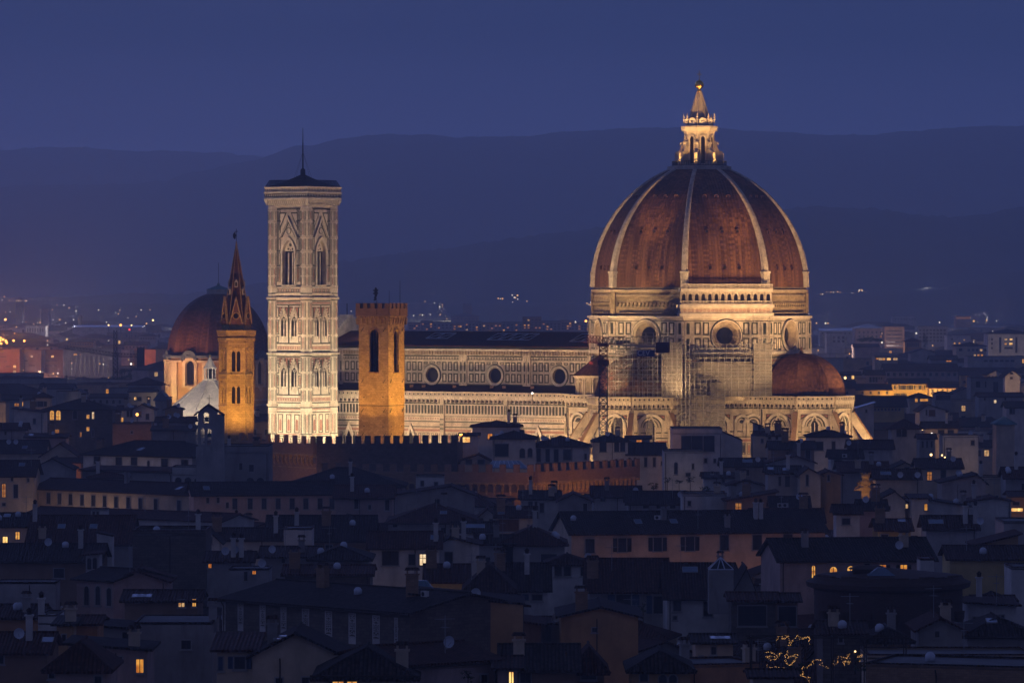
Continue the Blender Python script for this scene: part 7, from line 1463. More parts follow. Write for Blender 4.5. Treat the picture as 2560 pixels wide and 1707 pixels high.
def leaf_plant(label, cat, px, py, Y, hpx, wpx, n, mat='leaf_dark', name='plant', base=None, sd=0, kind=None):
    """trunk or stem and a crown of many small leaves in clumps"""
    r_ = random.Random(sd + 17); q = at(px, py, Y); s = Y / F; h, w = hpx * s, wpx * s; t = thing(name, label, cat, (q.x, Y, 0 if base is None else base)); zb = q.z - t.location.z
    mb = MB(); mb.tube((0, 0, max(0, zb - 6)), (0, 0, zb + h * .6), .16 * h / 6 + .04, 0, 6, .05)
    for k in range(5): a = r_.uniform(0, 6.3); mb.tube((0, 0, zb + h * (.25 + .08 * k)), (w * .35 * math.cos(a), w * .3 * math.sin(a), zb + h * (.5 + .09 * k)), .05, 0, 4, .02)
    mb.obj('trunk', ['bark'], t); mb = MB(); cl = [(r_.uniform(-.5, .5), r_.uniform(-.4, .4), r_.random()) for _ in range(max(8, n // 22))]
    for k in range(n):
        c = r_.choice(cl); v = c[2]; wid = {'cypress': (1 - v) ** .6 * .9 + .08, 'pine': 1.0, None: .6 + .8 * v * (1.4 - v)}[kind]; zz = zb + h * ((.06 + .94 * v) if kind != 'pine' else (.62 + .36 * v * (1 - abs(c[0]))))
        x, y, z = c[0] * w * wid + r_.gauss(0, .07 * w), c[1] * w * wid + r_.gauss(0, .07 * w), zz + r_.gauss(0, .045 * h); l = r_.uniform(.035, .075) * max(w, h * .4)
        d = Vector((r_.gauss(0, 1), r_.gauss(0, 1), r_.gauss(0, .8))).normalized() * l; e = d.orthogonal().normalized() * l * .5; p = Vector((x, y, z)); mb.face([p - d, p + e, p + d, p - e], 0 if r_.random() < .6 else 1)
    mb.obj('crown', [mat, 'leaf'], t); return t
for i, (x, y, hp_, wp_, Y, lb) in enumerate(((1455, 735, 45, 60, 880, 'roof terrace shrub under the arched window house'), (1560, 745, 38, 70, 878, 'wide bushy shrub right of the arched window terrace'), (1660, 735, 52, 80, 876, 'darkest terrace shrub with tall shoots in the middle rooftops'), (1800, 840, 70, 110, 835, 'rounded terrace bush beside the flat topped white wall'), (1330, 790, 50, 90, 830, 'straggling shrub on the sunk roof terrace'))):
    leaf_plant(lb, 'shrub', 1260 + x / k_, 1000 + y / k_, Y, hp_ / k_, wp_ / k_, 420, name='shrub', base=at(0, 1000 + y / k_, Y).z - 1.5, sd=i)
leaf_plant('leafless looking climber bush against the pale courtyard house', 'shrub', 1260 + 1240 / k_, 1380 + 545 / k_, 556, 120 / k_, 90 / k_, 260, name='shrub', base=12, sd=21)
leaf_plant('thin bare tree growing beside the lit strip doorway', 'tree', 620 + 1960 / k_, 1380 + 1160 / k_, 378, 130 / k_, 120 / k_, 200, name='tree', sd=22)
leaf_plant('dark bush at the right end of the fairy lights', 'shrub', 1900 + 900 / k_, 1380 + 1060 / k_, 409, 120 / k_, 130 / k_, 420, name='shrub', base=at(0, 1380 + 1060 / k_, 409).z - 1, sd=23)
leaf_plant('leafy pot plants along the terrace below the fairy lights', 'plant', 1900 + 330 / k_, 1380 + 1110 / k_, 416, 130 / k_, 200 / k_, 500, name='plant', base=at(0, 1380 + 1110 / k_, 416).z - 1, sd=24)
leaf_plant('broad umbrella pine above the far rooftops right of the small dome', 'tree', 1960 + 835 / 3.92, 680 + 730 / 3.92, 2450, 92 / 3.92, 210 / 3.92, 700, name='pine_tree', sd=31, kind='pine')
leaf_plant('tall narrow cypress before the far apartment blocks', 'tree', 1960 + 1382 / 3.92, 680 + 750 / 3.92, 2350, 150 / 3.92, 66 / 3.92, 600, name='cypress_tree', sd=32, kind='cypress')
leaf_plant('shorter cypress beside the white far house', 'tree', 1960 + 607 / 3.92, 680 + 730 / 3.92, 2500, 120 / 3.92, 34 / 3.92, 400, name='cypress_tree', sd=33, kind='cypress')
for i, (x, y, hh_, ww_) in enumerate(((1400, 1200, 150, 200), (1250, 1230, 160, 230), (880, 1270, 70, 170), (1090, 1260, 90, 120))): leaf_plant(('bare crowned tree beside the tall white lamp post', 'wide tree in front of the big pale factory hall', 'low round tree beside the railway sheds', 'dark tree at the corner of the railway sheds')[i], 'tree', x / 4.126, 660 + y / 4.126, 1950, hh_ / 4.126, ww_ / 4.126, 500, name='tree', sd=40 + i)

# lane lamps that light the walls, and unseen warm lights added for town glow
lit_by(tor, 6, 6, 420); lit_by(tor, 18, 5, 380); lit_by(tor, 29, 5, 420, (1.0, .4, .1)); lit_by(tor, 37, 6, 500, (1.0, .4, .1))
for crop, x, y, Y, z, p, col in (('A4', 1195, 1260, 646, 12, 260, (1, .55, .12)), ('A4', 2050, 1440, 585, 14.5, 170, (1, .55, .12)), ('A4', 1760, 1440, 585, 14.5, 120, (1, .55, .12)), ('A4', 2280, 900, 762, 17, 200, (1, .5, .18)), ('A1', 25, 75, 1220, 18, 900, (1, .6, .25)), ('A1', 600, 590, 920, 15, 350, (1, .45, .15)), ('B2', 1720, 330, 553, 15, 90, (1, .6, .2)), ('B2', 850, 1110, 376, 13.2, 25, (1, .6, .2)),
                             ('A4', 1560, 300, 1040, 19, 700, (1, .6, .28)), ('A4', 1800, 370, 990, 17, 400, (1, .65, .35)), ('A1', 480, 150, 1118, 20, 40, (1, .6, .2)), ('A1', 1170, 300, 1050, 14, 700, (1, .45, .12)), ('A1', 200, 1250, 690, 11, 130, (1, .5, .15)), ('A3', 2150, 960, 728, 15, 150, (1, .5, .25)), ('B3', 1900, 900, 464, 12, 30, (1, .6, .3)), ('B1', 700, 1000, 420, 10, 40, (1, .5, .25)), ('A3', 100, 400, 938, 14, 120, (1, .6, .3)), ('B2', 1750, 900, 476, 7, 55, (1, .5, .16)), ('B2', 2150, 900, 476, 7, 45, (1, .5, .16)), ('B3', 800, 900, 490, 7, 45, (1, .5, .16)), ('B2', 400, 1100, 384, 6, 40, (1, .5, .2)), ('B1', 1250, 400, 538, 10, 45, (1, .5, .2)), ('B3', 1900, 1100, 422, 6, 35, (1, .45, .15)), ('B1', 580, 1000, 448, 8, 40, (1, .5, .18)), ('B3', 200, 900, 496, 7, 30, (1, .45, .15)), ('A1', 500, 900, 824, 12, 420, (1, .68, .42)), ('A1', 900, 900, 822, 12, 420, (1, .68, .42)), ('A1', 1350, 900, 820, 12, 420, (1, .68, .42)), ('A1', 2100, 900, 790, 12, 300, (1, .68, .42)), ('A1', 1000, 540, 886, 17, 260, (1, .7, .45)), ('A2', 1000, 1000, 762, 13, 260, (1, .65, .4)), ('B2', 300, 600, 492, 12, 26, (1, .8, .6)), ('B2', 800, 650, 486, 12, 26, (1, .8, .6)), ('A3', 1600, 700, 880, 15, 260, (1, .7, .45)), ('A3', 900, 520, 955, 16, 260, (1, .65, .4)), ('A2', 1300, 1450, 616, 11, 110, (1, .65, .4)), ('A4', 600, 480, 910, 16, 260, (1, .65, .4)), ('A4', 450, 760, 786, 13, 180, (1, .65, .4)), ('A4', 1600, 700, 826, 14, 200, (1, .6, .3)), ('A4', 1250, 960, 726, 13, 140, (1, .65, .4)), ('A2', 0, 1330, 640, 11, 110, (1, .65, .4))):
    ox_, oy_, kk = CR[crop]; X_ = (ox_ + x / kk - CX) / F * Y; bulb_or_fill_light((X_, Y, z), p, col)
def lamp(label, px, py, Y, r, mat='lamp_warm', h=3.0, group=None, name='street_lamp', light=0, base=None):
    r = round(r * .55, 2) if Y > 1300 else round(r * .8, 2)
    q = at(px, py, Y); t = thing(name, label, 'lamp', (q.x, Y, q.z - h), 0, group); mb = MB(); mb.tube((0, 0, 0), (0, 0, h), .05 + r * .1, 0, 5); mb.obj('post', ['black_iron'], t)
    me = shared(('bulb', r, mat), lambda: (lambda m_: (m_.lathe([(.01, -r)] + [(r * math.sin(R(22.5 * k)), -r * math.cos(R(22.5 * k))) for k in range(1, 8)] + [(.01, r)], 8, 0), m_.mesh('bulb', [mat]))[1])(MB())); put('bulb', me, t, (0, 0, h)) 
    if light: bulb_or_fill_light(q + Vector((0, -r - .1, 0)), light, (1, .6, .28))
    return t
for i, (crop, x, y, Y, r, mt, lb, lg) in enumerate((('A1', 1222, 128, 1104, .42, 'lamp_orange', 'glowing orange globe lamp on the terrace before the baptistery', 300), ('A4', 1524, 486, 905, .30, 'lamp_warm', 'brightest of the warm lamps strung over the right hand roofs', 120), ('A4', 1622, 490, 905, .2, 'lamp_warm', 'small warm lamp second in the string over the roofs', 50), ('A4', 1647, 510, 905, .2, 'lamp_warm', 'small warm lamp third in the string over the roofs', 40), ('A4', 1735, 522, 905, .2, 'lamp_orange', 'orange lamp at the end of the string over the roofs', 50), ('A4', 1530, 300, 1035, .3, 'lamp_white', 'white wall lamp beside the warmly lit house', 150), ('A4', 1447, 260, 1035, .25, 'lamp_warm', 'warm lamp beside the lookout tower', 100), ('A4', 1605, 328, 1030, .2, 'lamp_white', 'thin white lamp above the low terraces', 60), ('B4', 484, 228, 558, .2, 'lamp_warm', 'round white lamp under the arched glowing window', 25), ('A3', 288, 1135, 724, .2, 'lamp_warm', 'small wall lamp at the corner of the brown shuttered house', 40), ('C6', 1375, 795, 1228, .35, 'lamp_white', 'white work lamp on the cathedral aisle parapet', 120), ('B4', 848, 882, 410, .1, 'lamp_warm', 'bright star lamp above the fairy lights', 8), ('C6', 1900, 88, 2300, 1.0, 'lamp_orange', 'large orange floodlight far behind the left edge of the drum', 0), ('R', 600, 1038, 1720, .8, 'lamp_warm', 'bright yellow lamp beside the far lit houses', 3000), ('L', 55, 572, 3300, 1.3, 'lamp_orange', 'far orange mast light at the left edge', 0), ('L', 1578, 580, 3100, 1.1, 'lamp_warm', 'far warm mast light left of the domed chapel', 0), ('L', 1352, 1030, 2000, .7, 'lamp_white', 'tall white street lamp before the factory hall', 4000), ('L', 42, 1160, 2050, .7, 'lamp_white', 'upright white light at the left edge of the railway', 2500), ('L', 218, 1160, 2050, .6, 'lamp_green', 'green signal lamp by the railway', 0), ('L', 1335, 676, 2900, 1.2, 'lamp_red', 'red sign light far left of the domed chapel', 0), ('L', 1245, 630, 3000, 1.3, 'lamp_orange', 'starry orange lamp in the far left plain', 0), ('L', 1120, 630, 3000, .9, 'lamp_warm', 'warm lamp left of the starry orange lamp', 0), ('L', 1356, 632, 3000, .9, 'lamp_warm', 'warm lamp right of the starry orange lamp', 0), ('L', 150, 716, 3300, .9, 'lamp_orange', 'dull orange lamp on the far left road', 0))):
    ox_, oy_, kk = CR[crop]; lamp(lb, ox_ + x / kk, oy_ + y / kk, Y, r, mt, 2.0 if Y < 1300 else 12.0, light=lg)
# ---------------------------------------------------------------- the far town behind the cathedral (read off the photograph)
def far(label, crop, x0, x1, ye, yb, kind, rise, wall, wins=(), z=18, Y=None, name='house', cat='house', **kw):
    kw.setdefault('extras', []); kw.setdefault('ymax', 6000); return HS(label, crop, x0, x1, ye, yb, kind, rise, wall, wins, z=z, Y=Y, name=name, cat=cat, **kw)
def rowwin(x0, x1, n, y, w, h, kinds='d'):
    return [(x0 + (x1 - x0) * j / max(1, n - 1), y, w, h, kinds[j % len(kinds)]) for j in range(n)]
ty = far('yellow floodlit villa with five green shuttered windows in a row', 'R', 1035, 1425, 1096, 1215, 'e', 44, 'Y', [(1095, 1110, 26, 40, 'S'), (1158, 1110, 26, 40, 's'), (1222, 1110, 26, 40, 's'), (1290, 1110, 26, 40, 'S'), (1348, 1110, 22, 40, 'S'), (1095, 1190, 26, 30, 's'), (1160, 1190, 26, 30, 's'), (1290, 1190, 26, 30, 's')], Y=1700, depth=12, roof='roof_tile_old')
far('lit wing with a lower eave left of the yellow villa', 'R', 700, 1050, 1155, 1205, 'e', 50, 'Y', rowwin(760, 1000, 4, 1170, 20, 24), Y=1690, depth=10, roof='roof_tile_old')
far('far house wall lit orange just right of the small dome', 'R', 545, 700, 1135, 1210, 'e', 60, 'O', [(590, 1175, 40, 24, 'd')], Y=1660, depth=10, roof='roof_tile_old')
far('pinkish lit house with three tall windows above the yellow villa wing', 'R', 800, 985, 1008, 1100, 'e', 40, 'P', [(838, 1028, 20, 50, 'd'), (868, 1028, 20, 50, 'd'), (896, 1028, 20, 50, 'd'), (926, 1030, 12, 20, 'd'), (950, 1030, 12, 20, 'd')], Y=1740, depth=10)
far('low pink roof terrace left of the pinkish lit house', 'R', 702, 806, 1058, 1100, 'f', 6, 'P', [], Y=1735, depth=8, ph=.5)
far('small house with a bright yellow window beside the far lamp', 'R', 570, 750, 1010, 1055, 'e', 24, 'C', [(662, 1015, 26, 32, 'L'), (590, 1020, 18, 30, 'l')], Y=1760, depth=8)
far('long lit cornice front with ornate eave below the far yellow houses', 'R', 620, 1180, 1312, 1385, 'e', 86, 'Y', [(885 + 34 * j, 1336, 14, 18, 'd') for j in range(8)], Y=1330, depth=14, over=1.0, roof='roof_tile_old')
far('pale lit wall right of the yellow villa, half behind a gable', 'R', 1428, 1720, 1138, 1205, 'e', 38, 'C', rowwin(1450, 1690, 6, 1150, 14, 30), Y=1690, depth=10)
far('pale gabled church like house right of the far white sheds', 'R', 2165, 2312, 1022, 1120, 'g', 52, 'W', [(2216, 985, 26, 14, 'd'), (2216, 1030, 26, 18, 'd')], Y=1600, depth=16)
far('white house with a row of small windows before the church like gable', 'R', 1990, 2165, 1010, 1110, 'g', 44, 'W', rowwin(2005, 2135, 5, 1020, 14, 16), Y=1620, depth=14)
far('dark modern block with tall narrow windows, right of the grey gable', 'R', 1832, 2145, 1060, 1220, 'f', 8, 'S', [(1880, 1070, 44, 60, 'd'), (1968, 1070, 16, 60, 'd'), (2050, 1075, 50, 130, 'd')], Y=1480, depth=14)
far('broad grey gable on a hill of roofs left of the dark modern block', 'R', 1640, 1925, 1195, 1240, 'g', 56, 'G', [], Y=1500, depth=14)
far('white loggia house with a lit arch, behind the grey gable', 'R', 1735, 1805, 1036, 1085, 'f', 6, 'O', [(1756, 1062, 24, 26, 'a')], Y=1600, depth=7)
far('open roof pavilion with a dark hip roof and warm rooms below', 'R', 1480, 1640, 1195, 1260, 'h', 20, 'S', [(1490, 1205, 140, 50, 'd')], Y=1440, depth=9)
far('house with two warm lit terrace openings under a hip roof', 'R', 1230, 1445, 1232, 1280, 'h', 36, 'C', [(1285, 1232, 24, 40, 'l'), (1335, 1242, 76, 24, 'l')], Y=1420, depth=11)
far('white gabled house with brown garage like shutters, right of the lit cornice', 'R', 1330, 1600, 1360, 1420, 'g', 58, 'W', [(1390, 1350, 14, 50, 'd'), (1420, 1350, 60, 60, 'c')], Y=1230, gx=.3, depth=14, shut='brown_shutter')
far('small white house with a pale blue shed roof before the lit cornice', 'R', 722, 880, 1340, 1410, 'r', 58, 'W', [(800, 1350, 14, 24, 'd')], Y=1300, depth=8, roof='roof_glass')
far('long white terrace house with one bright window, right edge of the far roofs', 'R', 1910, 2340, 1225, 1290, 'e', 34, 'G', [(2058, 1252, 22, 30, 'L'), (1960, 1232, 16, 24, 'd'), (2160, 1230, 16, 24, 'd')], Y=1420, depth=11)
far('house with a yellow gable lit at the far right edge', 'R', 2180, 2420, 1330, 1400, 'e', 50, 'W', [(2210, 1340, 30, 50, 'd'), (2245, 1340, 16, 50, 'd')], Y=1260, depth=10)
far('low domed copper rooflight house glowing orange on top', 'R', 2080, 2260, 1484, 1510, 'h', 54, 'C', [], Y=1180, depth=9, roof='copper')
far('long dim barrack with a row of square windows below a dark roof', 'R', 985, 1705, 968, 1062, 'e', 60, 'P', rowwin(1010, 1660, 12, 988, 26, 30), Y=1900, depth=16)
far('pale factory cube at the right of the drum', 'R', 385, 582, 862, 995, 'f', 6, 'G', [(395, 890, 10, 14, 'l')], Y=2150, depth=20, name='factory', cat='factory')
far('pink plaster house with a big blind wall under the umbrella pine', 'R', 690, 930, 735, 850, 'e', 28, 'P', [], Y=2380, depth=16)
far('white modern villa with strip windows left of the umbrella pine', 'R', 420, 585, 612, 702, 'f', 6, 'W', rowwin(480, 570, 3, 630, 22, 24) + rowwin(480, 570, 3, 668, 22, 20), Y=2650, depth=16, name='villa', cat='villa')
far('white hotel block with dark corner strips and four lit rooms', 'R', 2000, 2420, 605, 800, 'h', 42, 'W', [(2110, 640, 18, 150, 'd'), (2268, 640, 18, 150, 'd'), (2162, 652, 26, 16, 'L'), (2212, 652, 26, 16, 'L'), (2162, 696, 20, 16, 'l'), (2208, 694, 30, 18, 'L'), (2160, 736, 80, 16, 'd')] + rowwin(2030, 2030, 1, 650, 16, 18) + rowwin(2030, 2031, 1, 690, 16, 18) + rowwin(2030, 2031, 1, 735, 16, 18), Y=2350, depth=22, name='apartment_block', cat='apartment block')
far('pale house with a lit window row and dark flat roof before the hotel block', 'R', 1688, 1980, 725, 850, 'h', 32, 'C', rowwin(1800, 1960, 5, 755, 24, 20, 'dddLd') + rowwin(1860, 1930, 3, 806, 20, 20, 'l') + [(1715, 750, 30, 24, 'd')], Y=2250, depth=18, name='apartment_block', cat='apartment block')
far('white low apartment house with three small lit rooms', 'R', 1600, 1830, 635, 730, 'f', 6, 'W', [(1664, 690, 16, 16, 'l'), (1712, 690, 16, 14, 'l'), (1760, 660, 12, 10, 'l'), (1640, 650, 16, 12, 'd')], Y=2600, depth=18, name='apartment_block', cat='apartment block')
far('grey apartment block with a regular grid of balconies', 'R', 1310, 1605, 545, 700, 'f', 8, 'G', [(1325 + 34 * i, 560 + 34 * j, 22, 20, 'd') for i in range(8) for j in range(4)], Y=2900, depth=22, name='apartment_block', cat='apartment block')
far('brown grey apartment block with banded floors right of the hip roofed one', 'R', 985, 1180, 548, 740, 'f', 8, 'N', [(1000, 570 + 36 * j, 160, 14, 'd') for j in range(5)], Y=2750, depth=20, name='apartment_block', cat='apartment block')
far('hip roofed apartment block with a pale reflecting roof', 'R', 700, 985, 550, 720, 'h', 38, 'P', rowwin(730, 940, 6, 580, 18, 20) + rowwin(730, 940, 6, 620, 18, 20, 'dddddi'), Y=2850, depth=26, roof='roof_glass', name='apartment_block', cat='apartment block')
far('long white roofed terrace of flats right of the drum', 'R', 350, 700, 578, 640, 'e', 26, 'G', rowwin(370, 680, 8, 590, 16, 18), Y=3000, depth=18, roof='roof_glass', name='apartment_block', cat='apartment block')
far('wide pale institution on the far rise right of the drum', 'R', 1068, 1300, 440, 490, 'f', 6, 'G', rowwin(1090, 1280, 8, 455, 10, 12), Y=3800, depth=24, z=30, name='apartment_block', cat='apartment block')
far('floodlit pink long wall far below the right hand hill', 'R', 1685, 1830, 440, 466, 'f', 4, 'A', [(1690 + 18 * j, 444, 12, 14, 'i') for j in range(8)], Y=3900, depth=18, z=26, name='villa', cat='villa')
far('glass walled restaurant with bright yellow rooms in a row', 'R', 890, 1115, 838, 868, 'f', 5, 'C', [(900, 842, 26, 14, 'l'), (930, 842, 30, 22, 'L'), (965, 842, 26, 22, 'l'), (1008, 842, 38, 22, 'L'), (1070, 842, 42, 22, 'L')], Y=2050, depth=14, name='restaurant', cat='restaurant')
far('small grey chapel like house with columns left of the tall cypress', 'R', 1185, 1345, 680, 742, 'h', 30, 'O', rowwin(1210, 1310, 6, 695, 9, 36), Y=2400, depth=12)
far('gabled pale house below the tall cypress', 'R', 1240, 1480, 792, 840, 'g', 40, 'G', [(1110, 780, 12, 28, 'L')][:0], Y=2200, depth=14)
far('low dark wooden hall right of the restaurant', 'R', 1440, 1700, 860, 910, 'e', 36, 'S', [(1590, 868, 50, 10, 'o')], Y=2050, depth=14)
far('long pale office with shallow windows right of the dark wooden hall', 'R', 1800, 2260, 845, 900, 'f', 8, 'G', rowwin(1960, 2220, 6, 860, 36, 20), Y=2080, depth=16, name='office', cat='office block')
# left plain
far('tall pale factory hall with ribbed walls behind the railway', 'L', 652, 1180, 890, 1175, 'f', 8, 'G', [(760, 925, 34, 16, 'l'), (820, 925, 16, 16, 'i'), (770, 996, 28, 20, 'd')] + [(680 + 48 * j, 960, 6, 200, 'd') for j in range(10)], Y=2250, depth=40, name='factory', cat='factory')
far('dark apartment block with lit rooms at the left edge', 'L', -20, 205, 895, 1120, 'f', 8, 'N', [(5, 890, 36, 20, 'i'), (138, 1045, 26, 24, 'L'), (138, 1096, 26, 20, 'l'), (40, 1000, 30, 10, 'd'), (5, 950, 60, 12, 'd'), (60, 1050, 50, 12, 'd')], Y=2350, depth=22, name='apartment_block', cat='apartment block')
far('dark apartment block with one bright window second from the left edge', 'L', 208, 425, 905, 1120, 'f', 8, 'S', [(318, 945, 18, 18, 'L'), (206, 890, 30, 14, 'l'), (230, 990, 60, 12, 'd'), (300, 1040, 60, 12, 'd')], Y=2380, depth=22, name='apartment_block', cat='apartment block')
far('dark apartment block with two bright windows on its top floor', 'L', 430, 650, 905, 1120, 'f', 8, 'N', [(445, 944, 18, 18, 'l'), (528, 944, 26, 18, 'L'), (470, 990, 120, 12, 'd'), (470, 1040, 120, 12, 'd'), (540, 1045, 12, 12, 'i')], Y=2400, depth=22, name='apartment_block', cat='apartment block')
far('pale house block between the two tall dark blocks on the left', 'L', 1180, 1340, 900, 1060, 'f', 6, 'W', [(1318, 975, 12, 20, 'l'), (1210, 940, 20, 16, 'd')], Y=2300, depth=18, name='apartment_block', cat='apartment block')
far('wide tiled house row right of the crane on the left plain', 'L', 1280, 1520, 838, 900, 'e', 30, 'P', rowwin(1300, 1480, 6, 850, 14, 16), Y=2650, depth=16)
far('white hip roofed block left of the domed chapel', 'L', 1432, 1605, 742, 815, 'h', 26, 'G', rowwin(1450, 1580, 6, 760, 12, 14), Y=2950, depth=18, name='apartment_block', cat='apartment block')
far('pink railway office with long roofs on the left plain', 'L', 700, 960, 805, 860, 'e', 22, 'O', rowwin(720, 930, 9, 820, 12, 14), Y=2700, depth=16, name='office', cat='office block')
far('striped silo like apartment slab on the far left plain', 'L', 265, 470, 648, 715, 'f', 6, 'W', [(280 + 26 * j, 660, 10, 40, 'd') for j in range(7)], Y=3500, depth=20, name='apartment_block', cat='apartment block')
far('long low pale hangar far on the left plain', 'L', 750, 1460, 652, 690, 'e', 16, 'W', [], Y=3400, depth=40, roof='roof_glass', name='hangar', cat='hangar')
far('slender dark tower block on the far left horizon', 'L', 425, 500, 475, 560, 'f', 6, 'S', [], Y=4000, depth=20, z=34, name='apartment_block', cat='apartment block')
far('lit gable tower like a small church far on the left plain', 'L', 806, 836, 545, 590, 'g', 26, 'Y', [], Y=3700, depth=9, z=24, name='church', cat='church')
far('floodlit villa with wings on the far left hillside', 'L', 160, 235, 372, 388, 'g', 18, 'Y', [(168, 376, 10, 8, 'L'), (185, 374, 16, 10, 'L'), (206, 374, 14, 10, 'L'), (222, 377, 8, 8, 'L')], Y=4400, depth=14, z=75, name='villa', cat='villa')
far('railway shed with a pale roof edge and green lamp', 'L', 1120, 1600, 1305, 1345, 'f', 5, 'S', [(1380, 1372, 20, 30, 'l')][:0], Y=1500, depth=14, name='shed', cat='shed')
far('dark hip roofed house beside the railway shed', 'L', 1320, 1660, 1245, 1320, 'h', 64, 'G', [], Y=1520, depth=18)
far('grey house with broad eaves left of the railway shed', 'L', 410, 740, 1288, 1340, 'e', 44, 'G', [(740, 1290, 10, 20, 'd')], Y=1500, depth=14)
far('small white gable right of the broad eaved grey house', 'L', 735, 870, 1335, 1370, 'g', 36, 'W', [], Y=1480, depth=10)
far('flat roofed pale cabin row behind the stone tower house', 'L', 580, 800, 1340, 1400, 'f', 5, 'G', [], Y=1330, depth=8)
far('long dim house with a row of arches under the railway shed', 'L', 930, 1330, 1380, 1440, 'e', 30, 'S', [(960 + 66 * j, 1400, 26, 40, 'a') for j in range(5)], Y=1400, depth=12)
far('cream house with two warm window lamps before the domed chapel', 'L', 1330, 1600, 1322, 1430, 'e', 20, 'C', [(1385, 1372, 26, 28, 'L'), (1526, 1372, 26, 36, 'l'), (1405, 1370, 54, 40, 'd')], Y=1400, depth=10)
far('round pavilion roof with white ribs before the domed chapel', 'L', 1600, 1715, 1388, 1420, 'h', 68, 'S', [], Y=1330, depth=13, roof='lead')
far('low house at the left edge above the lit blank wall', 'L', -30, 210, 1400, 1470, 'e', 40, 'G', [(150, 1436, 46, 30, 'i'), (215, 1420, 26, 44, 'l')][:1], Y=1300, depth=10)
far('pale house with one warm window right of the left edge house', 'L', 205, 350, 1395, 1480, 'e', 34, 'W', [(214, 1420, 24, 44, 'l')], Y=1290, depth=10)
# behind the nave
for i, (x0, x1, y0, y1, w_, Y_, lb) in enumerate(((690, 800, 655, 735, 'P', 3000, 'flat roofed far block just right of the orange brick tower'), (800, 905, 640, 735, 'S', 3080, 'far block with two lit windows on its first floor, behind the nave'), (905, 1075, 650, 735, 'G', 3040, 'wide pale far block with banded balconies behind the nave'), (1075, 1180, 660, 740, 'P', 2980, 'plain pink far block left of the middle roof truss'), (1180, 1330, 645, 740, 'G', 3050, 'far block with long balcony rows above the middle roof truss'), (1330, 1500, 655, 740, 'O', 3000, 'ochre far block with sparse lit windows behind the nave roof'), (1500, 1680, 648, 742, 'S', 3060, 'dim far block with stepped flats behind the nave roof'), (1682, 1845, 606, 742, 'N', 2900, 'tallest dark far block behind the nave roof'), (1845, 2010, 640, 744, 'S', 3000, 'dark wide far block beside the tallest one'), (2010, 2130, 635, 744, 'P', 3080, 'far block with speckled lights near the dome'), (2130, 2260, 660, 746, 'G', 2950, 'low pale far block touching the edge of the drum'))):
    r_ = random.Random(i + 60); wn = [(x0 + 12 + (x1 - x0 - 34) * a / 4, y0 + 12 + 22 * b, 16, 11, r_.choice('ddddddlid')) for a in range(5) for b in range(int((y1 - y0) / 30))]
    far(lb, 'M', x0, x1, y0, y1, 'f', 6, w_, wn, Y=Y_, depth=18, name='apartment_block', cat='apartment block')
far('square water tower like block on a broad dim building, far behind the nave', 'M', 1168, 1240, 490, 560, 'f', 5, 'N', [], Y=4200, depth=18, z=40, name='tower_block', cat='tower')
far('broad hip roofed barracks far behind the nave', 'M', 1065, 1300, 590, 640, 'h', 26, 'N', rowwin(1085, 1280, 7, 605, 12, 14), Y=4100, depth=30, name='barracks', cat='barracks')
# small crane on the left plain
lc = at(1190 / 4.126, 660 + 1290 / 4.126, 1900); kr2 = thing('tower_crane', 'thin dark tower crane with a long jib on the left plain', 'crane', (lc.x, 1900, 0)); s_ = 1900 / F / 4.126; zj = H - (660 + 936 / 4.126 - YH) * 1900 / F
lattice((0, 0, 0), (0, 0, zj), 1.9, 18, 'black_iron', kr2, 'mast', r=.12); lattice((0, 0, zj), (-540 * s_, 6, zj + 3), 1.3, 16, 'black_iron', kr2, 'jib', tri=True, r=.1); lattice((0, 0, zj), (260 * s_, -2, zj - .5), 1.3, 8, 'black_iron', kr2, 'jib', tri=True, r=.1)
lattice((0, 0, zj), (0, 0, zj + 10), 1.3, 4, 'black_iron', kr2, 'mast', r=.1); mb = MB(); mb.box(225 * s_, 300 * s_, -1.6, 1, zj - 5.5, zj + 3, 0); mb.obj('ballast', ['black_iron'], kr2)
flood((ty.location.x + 8, 1668, 9), (ty.location.x + 14, 1700, 20), 65000, (1.0, .55, .12), 110); flood((ty.location.x - 10, 1660, 8), (ty.location.x - 12, 1690, 16), 45000, (1.0, .48, .12), 110)
flood((at(2240, 1, 1310).x, 1308, 8), (at(2225, 1, 1330).x, 1330, 16.5), 14000, (1.0, .5, .12), 120); flood((at(2115, 1, 1640).x, 1640, 9), (at(2120, 1, 1660).x, 1660, 17), 6000, (1.0, .42, .12), 110)
flood((at(2545, 1, 1570).x, 1570, 8), (at(2530, 1, 1600).x, 1600, 19), 15000, (1.0, .6, .3), 110); flood((at(2190, 1, 1715).x, 1712, 10), (at(2190, 1, 1740).x, 1740, 19), 7000, (1.0, .5, .25), 100)
flood((at(2490, 1, 2325).x, 2310, 5), (at(2530, 1, 2350).x, 2350, 18), 11000, (1.0, .75, .5), 110); flood((at(1400 / 3.92 + 1960, 1, 1672).x, 1668, 8), (at(1560 / 3.92 + 1960, 1, 1690).x, 1690, 17), 24000, (1.0, .6, .25), 110)

